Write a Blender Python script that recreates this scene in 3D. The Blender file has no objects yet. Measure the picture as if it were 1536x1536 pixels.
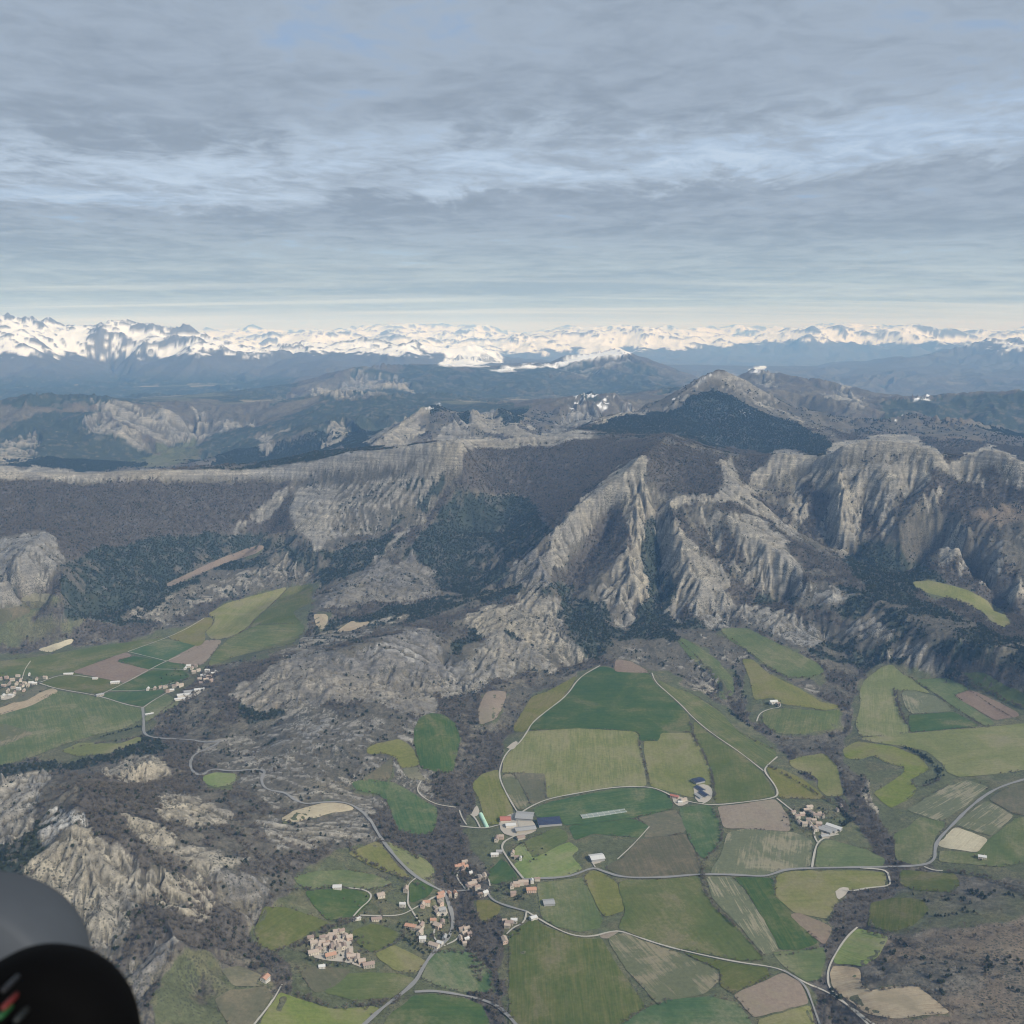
import bpy, bmesh, math, random
import numpy as np
from mathutils import Vector, Matrix, geometry
C = bpy.context
S = C.scene
R = math.radians

# ---------------------------------------------------------------- camera
F = 1540.0                      # focal length in photo pixels (1536 wide)
PITCH = R(9.69)
CAMZ = 1000.0
cam_d = bpy.data.cameras.new('camera')
cam = bpy.data.objects.new('camera', cam_d)
S.collection.objects.link(cam)
cam.location = (0, 0, CAMZ)
cam.rotation_euler = (R(90) - PITCH, 0, 0)
cam_d.sensor_width = 36.0
cam_d.lens = 36.0 * F / 1536.0
cam_d.clip_start = 0.02
cam_d.clip_end = 200000.0
cam_d.dof.use_dof = True
cam_d.dof.focus_distance = 3000.0
cam_d.dof.aperture_fstop = 15.0
S.camera = cam

# ---------------------------------------------------------------- sun, sky, exposure
SUN_EL, SUN_AZ = R(38), R(128)          # azimuth clockwise from the viewing direction (+Y)
sun_d = bpy.data.lights.new('sun', 'SUN')
sun_d.energy = 2.7
sun_d.angle = R(10)
sun_d.color = (1.0, 0.975, 0.94)
sun = bpy.data.objects.new('sun', sun_d)
S.collection.objects.link(sun)
_sv = Vector((math.sin(SUN_AZ) * math.cos(SUN_EL), math.cos(SUN_AZ) * math.cos(SUN_EL), math.sin(SUN_EL)))
sun.rotation_euler = _sv.to_track_quat('Z', 'Y').to_euler()
sun.location = (0, 0, 5000)

W = bpy.data.worlds.new('World')
S.world = W
W.use_nodes = True
wn = W.node_tree
wn.nodes.clear()


def N(tree, kind, **kw):
    n = tree.nodes.new(kind)
    for k, v in kw.items():
        if k.startswith('i_'):
            key = k[2:]
            n.inputs[int(key) if key.isdigit() else key.replace('_', ' ')].default_value = v
        else:
            setattr(n, k, v)
    return n


def M(tree, op, a, b=None, c=None, clamp=False):
    n = tree.nodes.new('ShaderNodeMath')
    n.operation = op
    n.use_clamp = clamp
    for i, v in enumerate((a, b, c)):
        if v is None:
            continue
        if isinstance(v, (int, float)):
            n.inputs[i].default_value = v
        else:
            tree.links.new(v, n.inputs[i])
    return n.outputs[0]


def MIX(tree, fac, a, b, mode='MIX'):
    n = tree.nodes.new('ShaderNodeMix')
    n.data_type = 'RGBA'
    n.blend_type = mode
    for sock, v in ((n.inputs[0], fac), (n.inputs[6], a), (n.inputs[7], b)):
        if isinstance(v, (int, float)):
            sock.default_value = v
        elif isinstance(v, tuple):
            sock.default_value = (v[0], v[1], v[2], 1)
        else:
            tree.links.new(v, sock)
    return n.outputs[2]


def RANGE(tree, v, a, b, c=0.0, d=1.0, smooth=True):
    n = tree.nodes.new('ShaderNodeMapRange')
    n.interpolation_type = 'SMOOTHSTEP' if smooth else 'LINEAR'
    tree.links.new(v, n.inputs[0])
    for i, x in enumerate((a, b, c, d)):
        n.inputs[i + 1].default_value = x
    return n.outputs[0]


sky = N(wn, 'ShaderNodeTexSky', sky_type='NISHITA', sun_disc=False, sun_elevation=SUN_EL, sun_rotation=SUN_AZ,
        altitude=2000.0, air_density=1.0, dust_density=1.0)
tc = N(wn, 'ShaderNodeTexCoord')
sep = N(wn, 'ShaderNodeSeparateXYZ')
wn.links.new(tc.outputs['Generated'], sep.inputs[0])
dx, dy, dz = sep.outputs
zz = M(wn, 'MAXIMUM', dz, 0.0)
den = M(wn, 'ADD', zz, 0.045)
px_ = M(wn, 'DIVIDE', dx, den)
py_ = M(wn, 'DIVIDE', dy, den)
comb = N(wn, 'ShaderNodeCombineXYZ')
wn.links.new(px_, comb.inputs[0]); wn.links.new(py_, comb.inputs[1])


def cloud_noise(scale, det, rough, loc, dist=0.0, rot=0.0):
    mp = N(wn, 'ShaderNodeMapping')
    mp.inputs['Scale'].default_value = scale
    mp.inputs['Location'].default_value = loc
    mp.inputs['Rotation'].default_value = (0, 0, rot)
    wn.links.new(comb.outputs[0], mp.inputs[0])
    n = N(wn, 'ShaderNodeTexNoise')
    n.inputs['Scale'].default_value = 1.0
    n.inputs['Detail'].default_value = det
    n.inputs['Roughness'].default_value = rough
    n.inputs['Distortion'].default_value = dist
    wn.links.new(mp.outputs[0], n.inputs['Vector'])
    return n.outputs[0]


big = cloud_noise((0.22, 0.30, 1), 5, 0.55, (3.1, 7.7, 0), 0.5, R(-12))     # broad sheets
mid = cloud_noise((1.35, 1.30, 1), 9, 0.62, (1.3, 2.2, 0), 0.9, R(-12))      # ragged edges
fine = cloud_noise((5.2, 4.6, 1), 7, 0.62, (8.3, 1.2, 0), 0.6, R(-14))
# a thin lane between two sheets runs across the sky about eight degrees up, rising gently to the right
mid2 = cloud_noise((0.9, 0.5, 1), 8, 0.66, (4.3, 9.2, 0), 0.6, R(-6))
lane_c = M(wn, 'ADD', M(wn, 'MULTIPLY', dx, 0.040), 0.134)
lane_d = M(wn, 'SUBTRACT', M(wn, 'ADD', dz, M(wn, 'MULTIPLY', M(wn, 'SUBTRACT', mid2, 0.5), 0.10)), lane_c)
lane_d = M(wn, 'ADD', lane_d, M(wn, 'MULTIPLY', M(wn, 'SUBTRACT', fine, 0.5), 0.03))
lane_lo = RANGE(wn, lane_d, -0.008, 0.006)                              # hard ragged lower edge
lane_hi = RANGE(wn, lane_d, 0.006, 0.075, 1.0, 0.0)                     # soft upper edge
lane = M(wn, 'MULTIPLY', lane_lo, lane_hi)
under = RANGE(wn, lane_d, -0.045, -0.004, 0.0, 1.0)
under = M(wn, 'MULTIPLY', under, M(wn, 'SUBTRACT', 1.0, lane_lo))       # thicker sheet just under the lane
v = M(wn, 'ADD', M(wn, 'MULTIPLY', big, 0.9), M(wn, 'ADD', M(wn, 'MULTIPLY', mid, 0.80), M(wn, 'MULTIPLY', fine, 0.52)))
v = M(wn, 'ADD', v, M(wn, 'MULTIPLY', under, 0.10))
v = M(wn, 'SUBTRACT', v, M(wn, 'MULTIPLY', lane, 0.20))
v = M(wn, 'SUBTRACT', v, M(wn, 'MULTIPLY', RANGE(wn, dx, 0.0, 0.5), 0.06))
cover = RANGE(wn, v, 0.78, 0.98)                                        # 1 = cloud
thick = RANGE(wn, v, 0.92, 1.28)
low = RANGE(wn, dz, 0.005, 0.125, 1.0, 0.0)                             # paler towards the horizon
G_ = lambda r, g, b: (r * 10.0, g * 10.15, b * 10.15)
blue_c = MIX(wn, low, G_(.190, .255, .370), G_(.33, .42, .50))
gap_c = MIX(wn, 0.10, blue_c, sky.outputs[0])
pale_c = MIX(wn, low, G_(.228, .270, .335), G_(.315, .385, .415))
dark_c = MIX(wn, low, G_(.170, .203, .252), G_(.235, .298, .345))
cloud_c = MIX(wn, thick, pale_c, dark_c)
sky_c = MIX(wn, cover, gap_c, cloud_c)
sky_c = MIX(wn, M(wn, 'MULTIPLY', lane, RANGE(wn, M(wn, 'ADD', M(wn, 'MULTIPLY', mid, .6), M(wn, 'MULTIPLY', fine, .4)), .38, .60, 1.0, .1)), sky_c, G_(.335, .405, .51))
# thin bright streaks low over the mountains, and a pale foot of the sky
st = cloud_noise((0.10, 0.75, 1), 7, 0.62, (5.0, 3.0, 0), 0.5, R(-3))
stm = M(wn, 'MULTIPLY', RANGE(wn, st, 0.44, 0.66), RANGE(wn, dz, 0.01, 0.085, 1.0, 0.0))
sky_c = MIX(wn, M(wn, 'MULTIPLY', stm, 0.75), sky_c, G_(.50, .55, .575))
foot = RANGE(wn, dz, 0.0, 0.035, 1.0, 0.0)
sky_c = MIX(wn, M(wn, 'MULTIPLY', foot, 0.8), sky_c, G_(.56, .585, .59))
# below the horizon: ground-coloured so nothing bright shines up from under the terrain
gnd = RANGE(wn, dz, -0.06, -0.005, 1.0, 0.0)
sky_c = MIX(wn, gnd, sky_c, (1.2, 1.5, 1.9))
bg = N(wn, 'ShaderNodeBackground')
bg.inputs['Strength'].default_value = 0.1
wn.links.new(sky_c, bg.inputs[0])
wo = N(wn, 'ShaderNodeOutputWorld')
wn.links.new(bg.outputs[0], wo.inputs[0])

S.view_settings.view_transform = 'Standard'
S.view_settings.look = 'None'
S.view_settings.exposure = 0.66
S.view_settings.gamma = 1.0
S.view_settings.use_curve_mapping = False
S.render.engine = 'CYCLES'
cy = S.cycles
cy.max_bounces = 5
cy.diffuse_bounces = 2
cy.glossy_bounces = 1
cy.transmission_bounces = 1
cy.volume_bounces = 1
cy.transparent_max_bounces = 4
cy.use_denoising = True
cy.denoiser = 'OPENIMAGEDENOISE'
cy.denoising_input_passes = 'RGB_ALBEDO_NORMAL'
cy.denoising_prefilter = 'ACCURATE'
cy.use_adaptive_sampling = False
cy.filter_width = 1.1
cy.caustics_reflective = cy.caustics_refractive = False

# ================================================================ terrain
rng = np.random.default_rng(7)
random.seed(7)
cp, sp = math.cos(PITCH), math.sin(PITCH)


def ray(px, py):
    xc, yc = (px - 768.0) / F, -(py - 768.0) / F
    return xc, cp + yc * sp, -sp + yc * cp            # world direction (x, y, z)


def proj(X, Y, Z):
    """world point -> photo pixel (used only to look up which mapped land cover lies there)"""
    dzz = Z - CAMZ
    fw = Y * cp - dzz * sp
    up = Y * sp + dzz * cp
    fw = np.maximum(fw, 1e-3)
    return 768.0 + F * X / fw, 768.0 - F * up / fw


def ctl(p):
    """control point -> (azimuth, distance, z)"""
    if p[0] == 'h':
        x, _, _ = ray(p[1], 505)
        return math.atan2(x, ray(p[1], 505)[1]), p[2], p[3]
    x, y, z = ray(p[0], p[1])
    az = math.atan2(x, y)
    t = -z / math.hypot(x, y)                         # drop per metre
    if len(p) == 4:
        return az, p[3], CAMZ - p[3] * t
    return az, (CAMZ - p[2]) / t, p[2]


D = lambda s: s
LINES = [
 # near edge, below the frame
 [('h', -900, 1050, 60), ('h', 0, 1050, 60), ('h', 500, 1050, 10), ('h', 1200, 1050, 0), ('h', 2400, 1050, 20)],
 # valley floor
 [(400, 1570, 25), (580, 1570, 5), (768, 1570, 0), (1000, 1570, 0), (1180, 1560, 0)],
 [(450, 1500, 22), (580, 1480, 3), (660, 1450, 0)], [(780, 1430, 0), (900, 1400, 0), (1100, 1450, 0), (1210, 1480, -2)],
 [(440, 1420, 24), (520, 1430, 18), (600, 1400, 12), (660, 1330, 10)], [(420, 1330, 55), (500, 1320, 32), (560, 1330, 22), (620, 1320, 16)],
 [(470, 1280, 45), (560, 1270, 24), (620, 1300, 16)],
 [(780, 1230, 8), (850, 1240, 8), (1000, 1200, 12), (1160, 1200, 20), (1220, 1250, 18)], [(1300, 1300, 12), (1400, 1290, 20), (1536, 1310, 35), (1640, 1320, 45)],
 [(760, 1330, 4), (900, 1310, 4), (1060, 1310, 6), (1220, 1305, 10)],
 [(780, 1100, 28), (900, 1100, 28), (1040, 1100, 28), (1140, 1160, 22)],
 [(900, 1005, 54), (980, 1010, 54), (1040, 1060, 40)],
 [(1290, 1110, 32), (1400, 1110, 38), (1536, 1100, 50), (1640, 1100, 60)], [(1310, 1005, 66), (1400, 1020, 65), (1536, 1060, 68)],
 [(1400, 1200, 28), (1536, 1180, 45)],
 [(1020, 965, 74), (1060, 1000, 62), (1090, 1040, 48)], [(1100, 945, 86), (1160, 980, 74), (1230, 1010, 64)], [(1120, 1000, 64), (1180, 1060, 48), (1250, 1085, 38)],
 [(1376, 875, 120), (1440, 890, 118), (1510, 935, 105)],
 [(1600, 1400, 60), (1536, 1400, 50), (1400, 1420, 30), (1300, 1480, 10)], [(1620, 1540, 50), (1500, 1540, 40), (1300, 1545, 4)],
 [(1400, 1350, 24), (1536, 1350, 46)],
 # streams
 [(735, 1560, -16), (720, 1460, -13), (700, 1390, -11), (690, 1340, -7), (645, 1285, 0), (600, 1240, 7), (560, 1190, 16)],
 [(650, 1290, -1), (700, 1215, 3), (735, 1150, 11), (752, 1110, 15), (790, 1050, 22), (850, 1000, 38), (900, 985, 52)],
 [(752, 1110, 15), (712, 1070, 32), (690, 1040, 40)],
 [(1240, 1560, -15), (1240, 1490, -11), (1265, 1420, -7), (1300, 1370, 0), (1340, 1335, 6), (1345, 1280, 9), (1310, 1250, 10), (1270, 1215, 12), (1240, 1190, 13), (1200, 1135, 15), (1130, 1090, 20), (1090, 1055, 30), (1060, 1020, 45), (1010, 985, 60)],
 [(1200, 1135, 15), (1270, 1100, 22), (1288, 1060, 36), (1290, 1010, 54), (1240, 960, 76)],
 # valley on the left
 [(-120, 1120, 0), (100, 1115, 0), (205, 1095, 0)], [(-120, 1040, 0), (100, 1030, 0), (250, 1040, 3)],
 [(-120, 985, 8), (150, 965, 9), (330, 945, 16), (400, 900, 36), (450, 890, 45)], [(330, 1000, 8), (380, 975, 18), (440, 960, 28)],
 ['h', ], 
 # wooded foot of the long ridge
 [(-120, 950, 25), (100, 935, 38), (250, 900, 62), (400, 850, 108), (470, 862, 96)],
 [(560, 915, 88), (640, 905, 100), (700, 895, 112), (745, 885, 120)],
 [(70, 796, 0, 4050), (30, 830, 0, 3850), (-5, 870, 0, 3650)], [(100, 850, 0, 3820), (80, 890, 0, 3600)],
 [(245, 878, 80), (330, 850, 100), (398, 820, 122)],
 # long ridge and its cliff
 [(-160, 700, 0, 4800), (-60, 701, 0, 4750), (100, 705, 0, 4750), (250, 706, 0, 4750), (400, 704, 0, 4730), (445, 700, 0, 4700), (470, 692, 0, 4660), (512, 684, 0, 4600), (560, 676, 0, 4530), (600, 670, 0, 4470), (640, 664, 0, 4400), (690, 658, 0, 4320)],
 [(-160, 719, 0, 4760), (-60, 720, 0, 4710), (100, 724, 0, 4710), (250, 725, 0, 4710), (400, 723, 0, 4690), (445, 728, 0, 4640), (512, 722, 0, 4530), (600, 712, 0, 4400), (660, 700, 0, 4310)],
 [('h', -200, 5200, 250), ('h', 0, 5200, 250), ('h', 200, 5200, 290), ('h', 640, 5200, 330)],
 [(250, 704, 0, 4860), (400, 692, 0, 4900), (480, 676, 0, 4900), (560, 670, 0, 4830), (620, 665, 0, 4720)],
 [('h', -200, 6000, 90), ('h', 300, 6000, 90), ('h', 560, 5600, 150), ('h', 700, 5600, 200), ('h', 860, 5500, 250)],
 [(445, 728, 0, 4640), (437, 760, 0, 4420), (434, 800, 0, 4200), (470, 822, 0, 4030), (505, 815, 0, 4060), (560, 802, 0, 4130), (620, 775, 0, 4210), (660, 740, 0, 4260), (692, 700, 0, 4290), (694, 672, 0, 4315)],
 [(400, 790, 0, 4230), (440, 842, 100)],
 # spur below the rock face
 [(640, 778, 0, 4180), (590, 830, 0, 3940), (540, 870, 0, 3690), (500, 895, 0, 3520), (465, 915, 84)], [(590, 830, 0, 3940), (640, 850, 0, 3830), (655, 885, 0, 3620)],
 # dark wooded bowl
 [(690, 658, 0, 4320), (697, 657, 0, 4750), (760, 655, 0, 4850), (850, 651, 0, 4900), (900, 652, 0, 4880), (940, 655, 0, 4800), (1000, 650, 0, 4700)],
 [(700, 671, 0, 4700), (760, 668, 0, 4800), (850, 664, 0, 4850), (890, 664, 0, 4840)],
 [(720, 720, 0, 4480), (800, 740, 0, 4360)], [(700, 800, 0, 4160), (770, 800, 0, 4100)], [(690, 860, 0, 3850), (745, 860, 0, 3760)],
 # central pyramid
 [(1010, 648, 0, 4700), (990, 662, 0, 4300), (965, 683, 0, 3950), (940, 705, 0, 3900), (890, 740, 0, 3830), (830, 795, 0, 3650), (808, 840, 0, 3500), (825, 880, 0, 3330)],
 [(820, 825, 0, 3560), (780, 848, 0, 3570), (750, 865, 0, 3540)],
 [(965, 683, 0, 3950), (967, 700, 0, 3915), (972, 728, 0, 3860), (960, 742, 0, 3800), (950, 780, 0, 3690), (946, 830, 0, 3550), (950, 870, 0, 3430), (932, 900, 0, 3360), (938, 940, 0, 3240)],
 [(950, 870, 0, 3430), (975, 885, 0, 3400)],
 [(910, 800, 0, 3790), (872, 850, 0, 3630), (848, 890, 0, 3440), (862, 930, 82)],
 [(983, 770, 0, 3860), (990, 850, 0, 3640), (985, 900, 0, 3450), (990, 940, 76)],
 [(960, 742, 0, 3800), (1000, 748, 0, 3800), (1030, 750, 0, 3850), (1070, 745, 0, 3850), (1100, 735, 0, 3950), (1085, 692, 0, 4150)],
 [(1010, 700, 0, 4120), (1030, 735, 0, 4010)], [(940, 690, 0, 4330), (900, 715, 0, 4180)],
 [(1005, 755, 0, 3780), (1012, 800, 0, 3640), (1035, 850, 0, 3470), (1060, 885, 0, 3360), (1038, 920, 0, 3270)],
 [(1050, 755, 0, 3820), (1090, 778, 0, 3720), (1140, 808, 0, 3610), (1190, 843, 0, 3490), (1215, 865, 0, 3430)],
 [(1060, 800, 0, 3730), (1085, 860, 0, 3500), (1130, 900, 0, 3400), (1180, 912, 108)],
 [(1085, 692, 0, 4150), (1110, 730, 0, 4000), (1150, 765, 0, 3900), (1200, 808, 0, 3780), (1260, 853, 0, 3620), (1320, 900, 0, 3320), (1400, 950, 0, 3070), (1480, 970, 0, 2960), (1600, 985, 0, 2900)],
 [(1200, 850, 0, 3560), (1260, 900, 0, 3330)],
 [(1060, 925, 96), (1130, 930, 104), (1200, 960, 92), (1290, 985, 76)],
 # right cirque
 [(1110, 722, 0, 4250), (1135, 700, 0, 4400), (1165, 676, 0, 4450), (1200, 684, 0, 4400), (1225, 690, 0, 4350), (1262, 662, 0, 4300), (1310, 657, 0, 4300), (1360, 660, 0, 4300), (1390, 670, 0, 4250), (1410, 685, 0, 4200), (1422, 702, 0, 4200), (1450, 685, 0, 4250), (1480, 668, 0, 4250), (1510, 675, 0, 4200), (1540, 705, 0, 4150), (1620, 720, 0, 4150)],
 [(1135, 738, 0, 4290), (1200, 716, 0, 4350), (1262, 695, 0, 4240), (1320, 688, 0, 4240), (1370, 694, 0, 4215), (1415, 716, 0, 4150), (1450, 716, 0, 4180), (1490, 704, 0, 4180), (1540, 730, 0, 4100)],
 [(1262, 700, 0, 4200), (1256, 760, 0, 3980), (1270, 815, 0, 3860)], [(1325, 695, 0, 4180), (1335, 750, 0, 4020), (1310, 800, 0, 3930)],
 [(1195, 725, 0, 4290), (1205, 780, 0, 4040)], [(1230, 760, 0, 4140), (1250, 820, 0, 3930)], [(1300, 740, 0, 4120), (1290, 800, 0, 3970)],
 [(1150, 745, 0, 4180), (1180, 790, 0, 3990), (1265, 834, 0, 3890), (1330, 860, 0, 3700), (1365, 880, 122)],
 [(1400, 705, 0, 4150), (1395, 725, 0, 4090), (1370, 760, 0, 3960), (1350, 790, 0, 3880)], [(1370, 730, 0, 4130), (1345, 770, 0, 4020)],
 [(1422, 722, 0, 4140), (1430, 745, 0, 4050), (1450, 768, 0, 3960), (1490, 782, 0, 3900), (1560, 800, 0, 3850), (1640, 805, 0, 3850)],
 [(1500, 750, 0, 4080), (1600, 770, 0, 4000)],
 [(1450, 775, 0, 3940), (1440, 820, 0, 3730), (1412, 850, 0, 3640)], [(1420, 800, 0, 3860), (1390, 850, 0, 3690)],
 [(1505, 800, 0, 3850), (1490, 850, 0, 3640), (1470, 878, 0, 3560)], [(1475, 810, 0, 3860), (1450, 870, 0, 3620)], [(1545, 830, 0, 3750), (1520, 890, 0, 3540)],
 [(1600, 930, 130), (1545, 935, 112)],
 [('h', 1120, 4900, 400), ('h', 1320, 4900, 430), ('h', 1640, 4900, 400)],
 # badland knolls
 [(708, 918, 0, 3300), (730, 909, 0, 3270), (755, 916, 0, 3220), (758, 935, 0, 3120), (745, 950, 0, 3060), (720, 975, 0, 2970), (695, 1010, 0, 2830), (670, 1030, 40)],
 [(745, 950, 0, 3060), (790, 975, 0, 2950), (830, 1000, 50)],
 [(770, 893, 0, 3360), (803, 882, 0, 3340), (835, 902, 0, 3260)], [(780, 900, 0, 3310), (800, 938, 0, 3110), (865, 962, 0, 3000), (888, 985, 66)],
 [(715, 940, 86), (690, 975, 66), (665, 1000, 50)],
 [(345, 1038, 52), (400, 1006, 84), (450, 986, 104), (500, 978, 120), (560, 960, 128), (610, 946, 130), (650, 950, 116), (680, 975, 88)],
 [(450, 1010, 108), (470, 1025, 96), (530, 1042, 84), (600, 1052, 72), (645, 1066, 54)], [(560, 962, 128), (600, 990, 100), (650, 1010, 66)],
 [(560, 1020, 72), (620, 1035, 56)], [(500, 1010, 92), (560, 1022, 72)],
 [(400, 975, 38), (480, 950, 62), (560, 935, 78), (640, 925, 94), (690, 905, 110)],
 # saddle with the mountain road
 [(220, 1106, 6), (330, 1112, 36), (290, 1150, 50), (330, 1158, 48), (395, 1160, 52), (400, 1188, 52), (460, 1205, 40), (530, 1205, 30), (570, 1250, 22), (640, 1320, 14)],
 [(420, 1060, 50), (390, 1090, 40), (380, 1120, 42)], [(430, 1110, 60), (500, 1120, 60), (560, 1090, 60), (550, 1130, 48)], [(600, 1190, 20), (575, 1180, 24)],
 [(742, 1040, 46), (735, 1085, 34)], [(655, 1075, 50), (655, 1155, 32)], [(700, 1180, 10), (690, 1120, 30)],
 # near hill on the left
 [(-140, 1190, 150), (0, 1166, 152), (60, 1156, 152), (120, 1160, 148), (180, 1150, 112), (230, 1142, 74), (290, 1165, 62)],
 [('h', -200, 2180, 0), ('h', 40, 2180, 0), ('h', 170, 2200, 2)],
 [(120, 1160, 148), (135, 1182, 190), (105, 1215, 190), (100, 1262, 183), (60, 1300, 165), (25, 1335, 150), (-60, 1400, 120)],
 [(135, 1182, 190), (200, 1200, 168), (260, 1238, 142), (330, 1285, 112), (395, 1318, 84)], [(200, 1255, 172), (100, 1262, 183)],
 [(200, 1255, 172), (240, 1300, 145), (225, 1330, 135)],
 [(-140, 1330, 80), (-30, 1290, 90), (30, 1240, 130), (50, 1200, 145)],
 [(190, 1400, 104), (165, 1450, 84), (130, 1560, 70)], [(130, 1330, 140), (150, 1380, 118)],
 [(265, 1400, 120), (250, 1460, 96), (215, 1560, 84)], [(230, 1345, 118), (265, 1400, 120)],
 [(300, 1350, 88), (350, 1400, 54), (390, 1440, 30)], [(300, 1480, 52), (330, 1560, 40)], [(370, 1360, 58), (385, 1400, 36)],
 # behind: far left hill and valley
 [(-160, 640, 0, 8200), (-60, 620, 0, 8300), (0, 611, 0, 8400), (48, 586, 0, 8600), (90, 590, 0, 8900), (140, 590, 0, 8800), (200, 604, 0, 8600), (250, 612, 0, 8500), (300, 622, 0, 8400), (370, 632, 0, 8300), (395, 630, 0, 8300)],
 [(-120, 700, 0, 6300), (0, 700, 0, 6300), (100, 700, 0, 6600), (210, 692, 0, 7000)], [(140, 605, 0, 8500), (200, 640, 0, 7700), (240, 665, 0, 7400)],
 [(215, 688, 0, 7100), (290, 655, 0, 8100), (300, 640, 0, 8500)],
 [(590, 585, 0, 8800), (540, 584, 0, 8700), (480, 605, 0, 8300), (430, 632, 0, 7800), (370, 662, 0, 7400), (300, 690, 0, 7000)],
 [(515, 616, 0, 7300), (470, 645, 0, 6900), (430, 680, 0, 6500)], [(515, 616, 0, 7300), (545, 645, 0, 6800)], [(560, 660, 0, 6900), (600, 640, 0, 7300)],
 [(540, 584, 0, 8700), (600, 589, 0, 8900), (680, 597, 0, 9000), (740, 608, 0, 9000), (800, 612, 0, 9000)],
 [(540, 668, 0, 5600), (600, 638, 0, 6000), (655, 605, 0, 6400), (675, 622, 0, 6300), (700, 650, 0, 6000)],
 [(700, 625, 0, 6200), (706, 617, 0, 6300), (745, 612, 0, 6400), (765, 630, 0, 6200), (790, 647, 0, 5900), (805, 660, 0, 5700)],
 [(815, 662, 0, 5900), (835, 625, 0, 6700), (852, 602, 0, 7200), (885, 584, 0, 7500), (915, 588, 0, 7500), (945, 610, 0, 7200)],
 [(870, 590, 0, 7300), (905, 625, 0, 6800)],
 [(850, 651, 0, 4800), (880, 636, 0, 5600), (930, 618, 0, 5900), (970, 611, 0, 6050), (985, 614, 0, 6080), (1010, 596, 0, 6200), (1040, 576, 0, 6350), (1068, 556, 0, 6480), (1082, 549, 0, 6520), (1100, 558, 0, 6550), (1125, 575, 0, 6500), (1180, 610, 0, 6300), (1225, 635, 0, 6000), (1262, 660, 0, 5700)],
 [(985, 614, 0, 6080), (1020, 642, 0, 5500), (1050, 662, 0, 5150)], [(1000, 657, 0, 5350), (1080, 684, 0, 5450), (1150, 676, 0, 5450), (1240, 670, 0, 5400)], [(1020, 630, 0, 5850), (1080, 637, 0, 5800), (1150, 635, 0, 5900)], [(1045, 598, 0, 6080), (1080, 596, 0, 6150), (1125, 600, 0, 6180)],
 [('h', 900, 6600, 380), ('h', 1000, 7200, 350), ('h', 1200, 7400, 380)],
 [(1145, 585, 0, 7600), (1165, 578, 0, 7800), (1240, 600, 0, 7600), (1310, 612, 0, 7500)],
 [(400, 605, 0, 10300), (430, 592, 0, 10700), (480, 575, 0, 11200), (530, 553, 0, 12000), (565, 543, 0, 12200), (620, 546, 0, 12500), (700, 546, 0, 12800), (760, 549, 0, 13000), (850, 547, 0, 13250), (900, 537, 0, 13300), (945, 530, 0, 13300), (1000, 556, 0, 13000), (1040, 570, 0, 12500)],
 [(800, 546, 0, 14300), (850, 531, 0, 14700), (885, 524, 0, 14800), (925, 520, 0, 14600), (945, 530, 0, 13300)],
 [(760, 553, 0, 12900), (850, 554, 0, 13130), (900, 545, 0, 13180), (945, 539, 0, 13150)],
 [(560, 572, 0, 11200), (620, 575, 0, 11000)], [(600, 592, 0, 10000), (700, 598, 0, 10000), (850, 592, 0, 10800), (980, 585, 0, 11000)],
 [(1020, 586, 0, 9600), (1040, 576, 0, 9800), (1090, 562, 0, 9800), (1142, 552, 0, 9600), (1165, 557, 0, 9500), (1200, 567, 0, 9500), (1262, 571, 0, 9300), (1290, 590, 0, 9000), (1312, 607, 0, 8600)],
 [(1312, 607, 0, 8000), (1360, 596, 0, 8300), (1420, 588, 0, 8500), (1540, 585, 0, 8700), (1640, 585, 0, 8700)], [('h', 1330, 7300, 380), ('h', 1640, 7300, 350)],
 [(1262, 660, 0, 5700), (1300, 640, 0, 6400), (1355, 625, 0, 6600), (1390, 622, 0, 6700), (1430, 628, 0, 6600), (1480, 650, 0, 6300), (1540, 672, 0, 6000), (1640, 690, 0, 5800)],
 [('h', 1020, 15000, 120), ('h', 1300, 15000, 90), ('h', 1640, 14500, 90)], [('h', 1100, 25000, 60), ('h', 1300, 26000, 60), ('h', 1640, 27000, 60)],
 [('h', 1350, 11000, 150), ('h', 1640, 11000, 150)],
 [(1215, 560, 0, 18000), (1262, 548, 0, 19000), (1310, 560, 0, 18000)], [(1330, 566, 0, 17000), (1380, 545, 0, 20000), (1425, 527, 0, 22000), (1480, 523, 0, 22500), (1640, 524, 0, 22500)],
 [(-120, 604, 0, 12500), (100, 598, 0, 13000), (300, 600, 0, 13500), (420, 596, 0, 13500)],
 # snowy mountains
 [(-160, 492, 0, 20000), (-20, 489, 0, 20000), (0, 487, 0, 20000), (18, 488, 0, 20000), (28, 492, 0, 20000), (60, 492, 0, 20200), (80, 496, 0, 20600), (165, 497, 0, 21000), (180, 498, 0, 20500), (200, 492, 0, 20200), (228, 489, 0, 20000), (238, 487, 0, 20000), (256, 497, 0, 19800), (290, 503, 0, 19500), (325, 512, 0, 19200), (380, 525, 0, 18800), (430, 534, 0, 18600)],
 [(75, 500, 0, 20000), (70, 530, 0, 18300), (60, 548, 0, 17300)], [(170, 556, 0, 18400), (190, 575, 0, 16000)], [(238, 488, 0, 20000), (215, 525, 0, 18400), (190, 545, 0, 17800)], [(290, 503, 0, 19500), (280, 535, 0, 17800), (340, 560, 0, 16500), (390, 580, 0, 15500)],
 [(-60, 560, 0, 16500), (60, 565, 0, 16000), (200, 580, 0, 15500), (300, 575, 0, 15600)],
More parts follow.
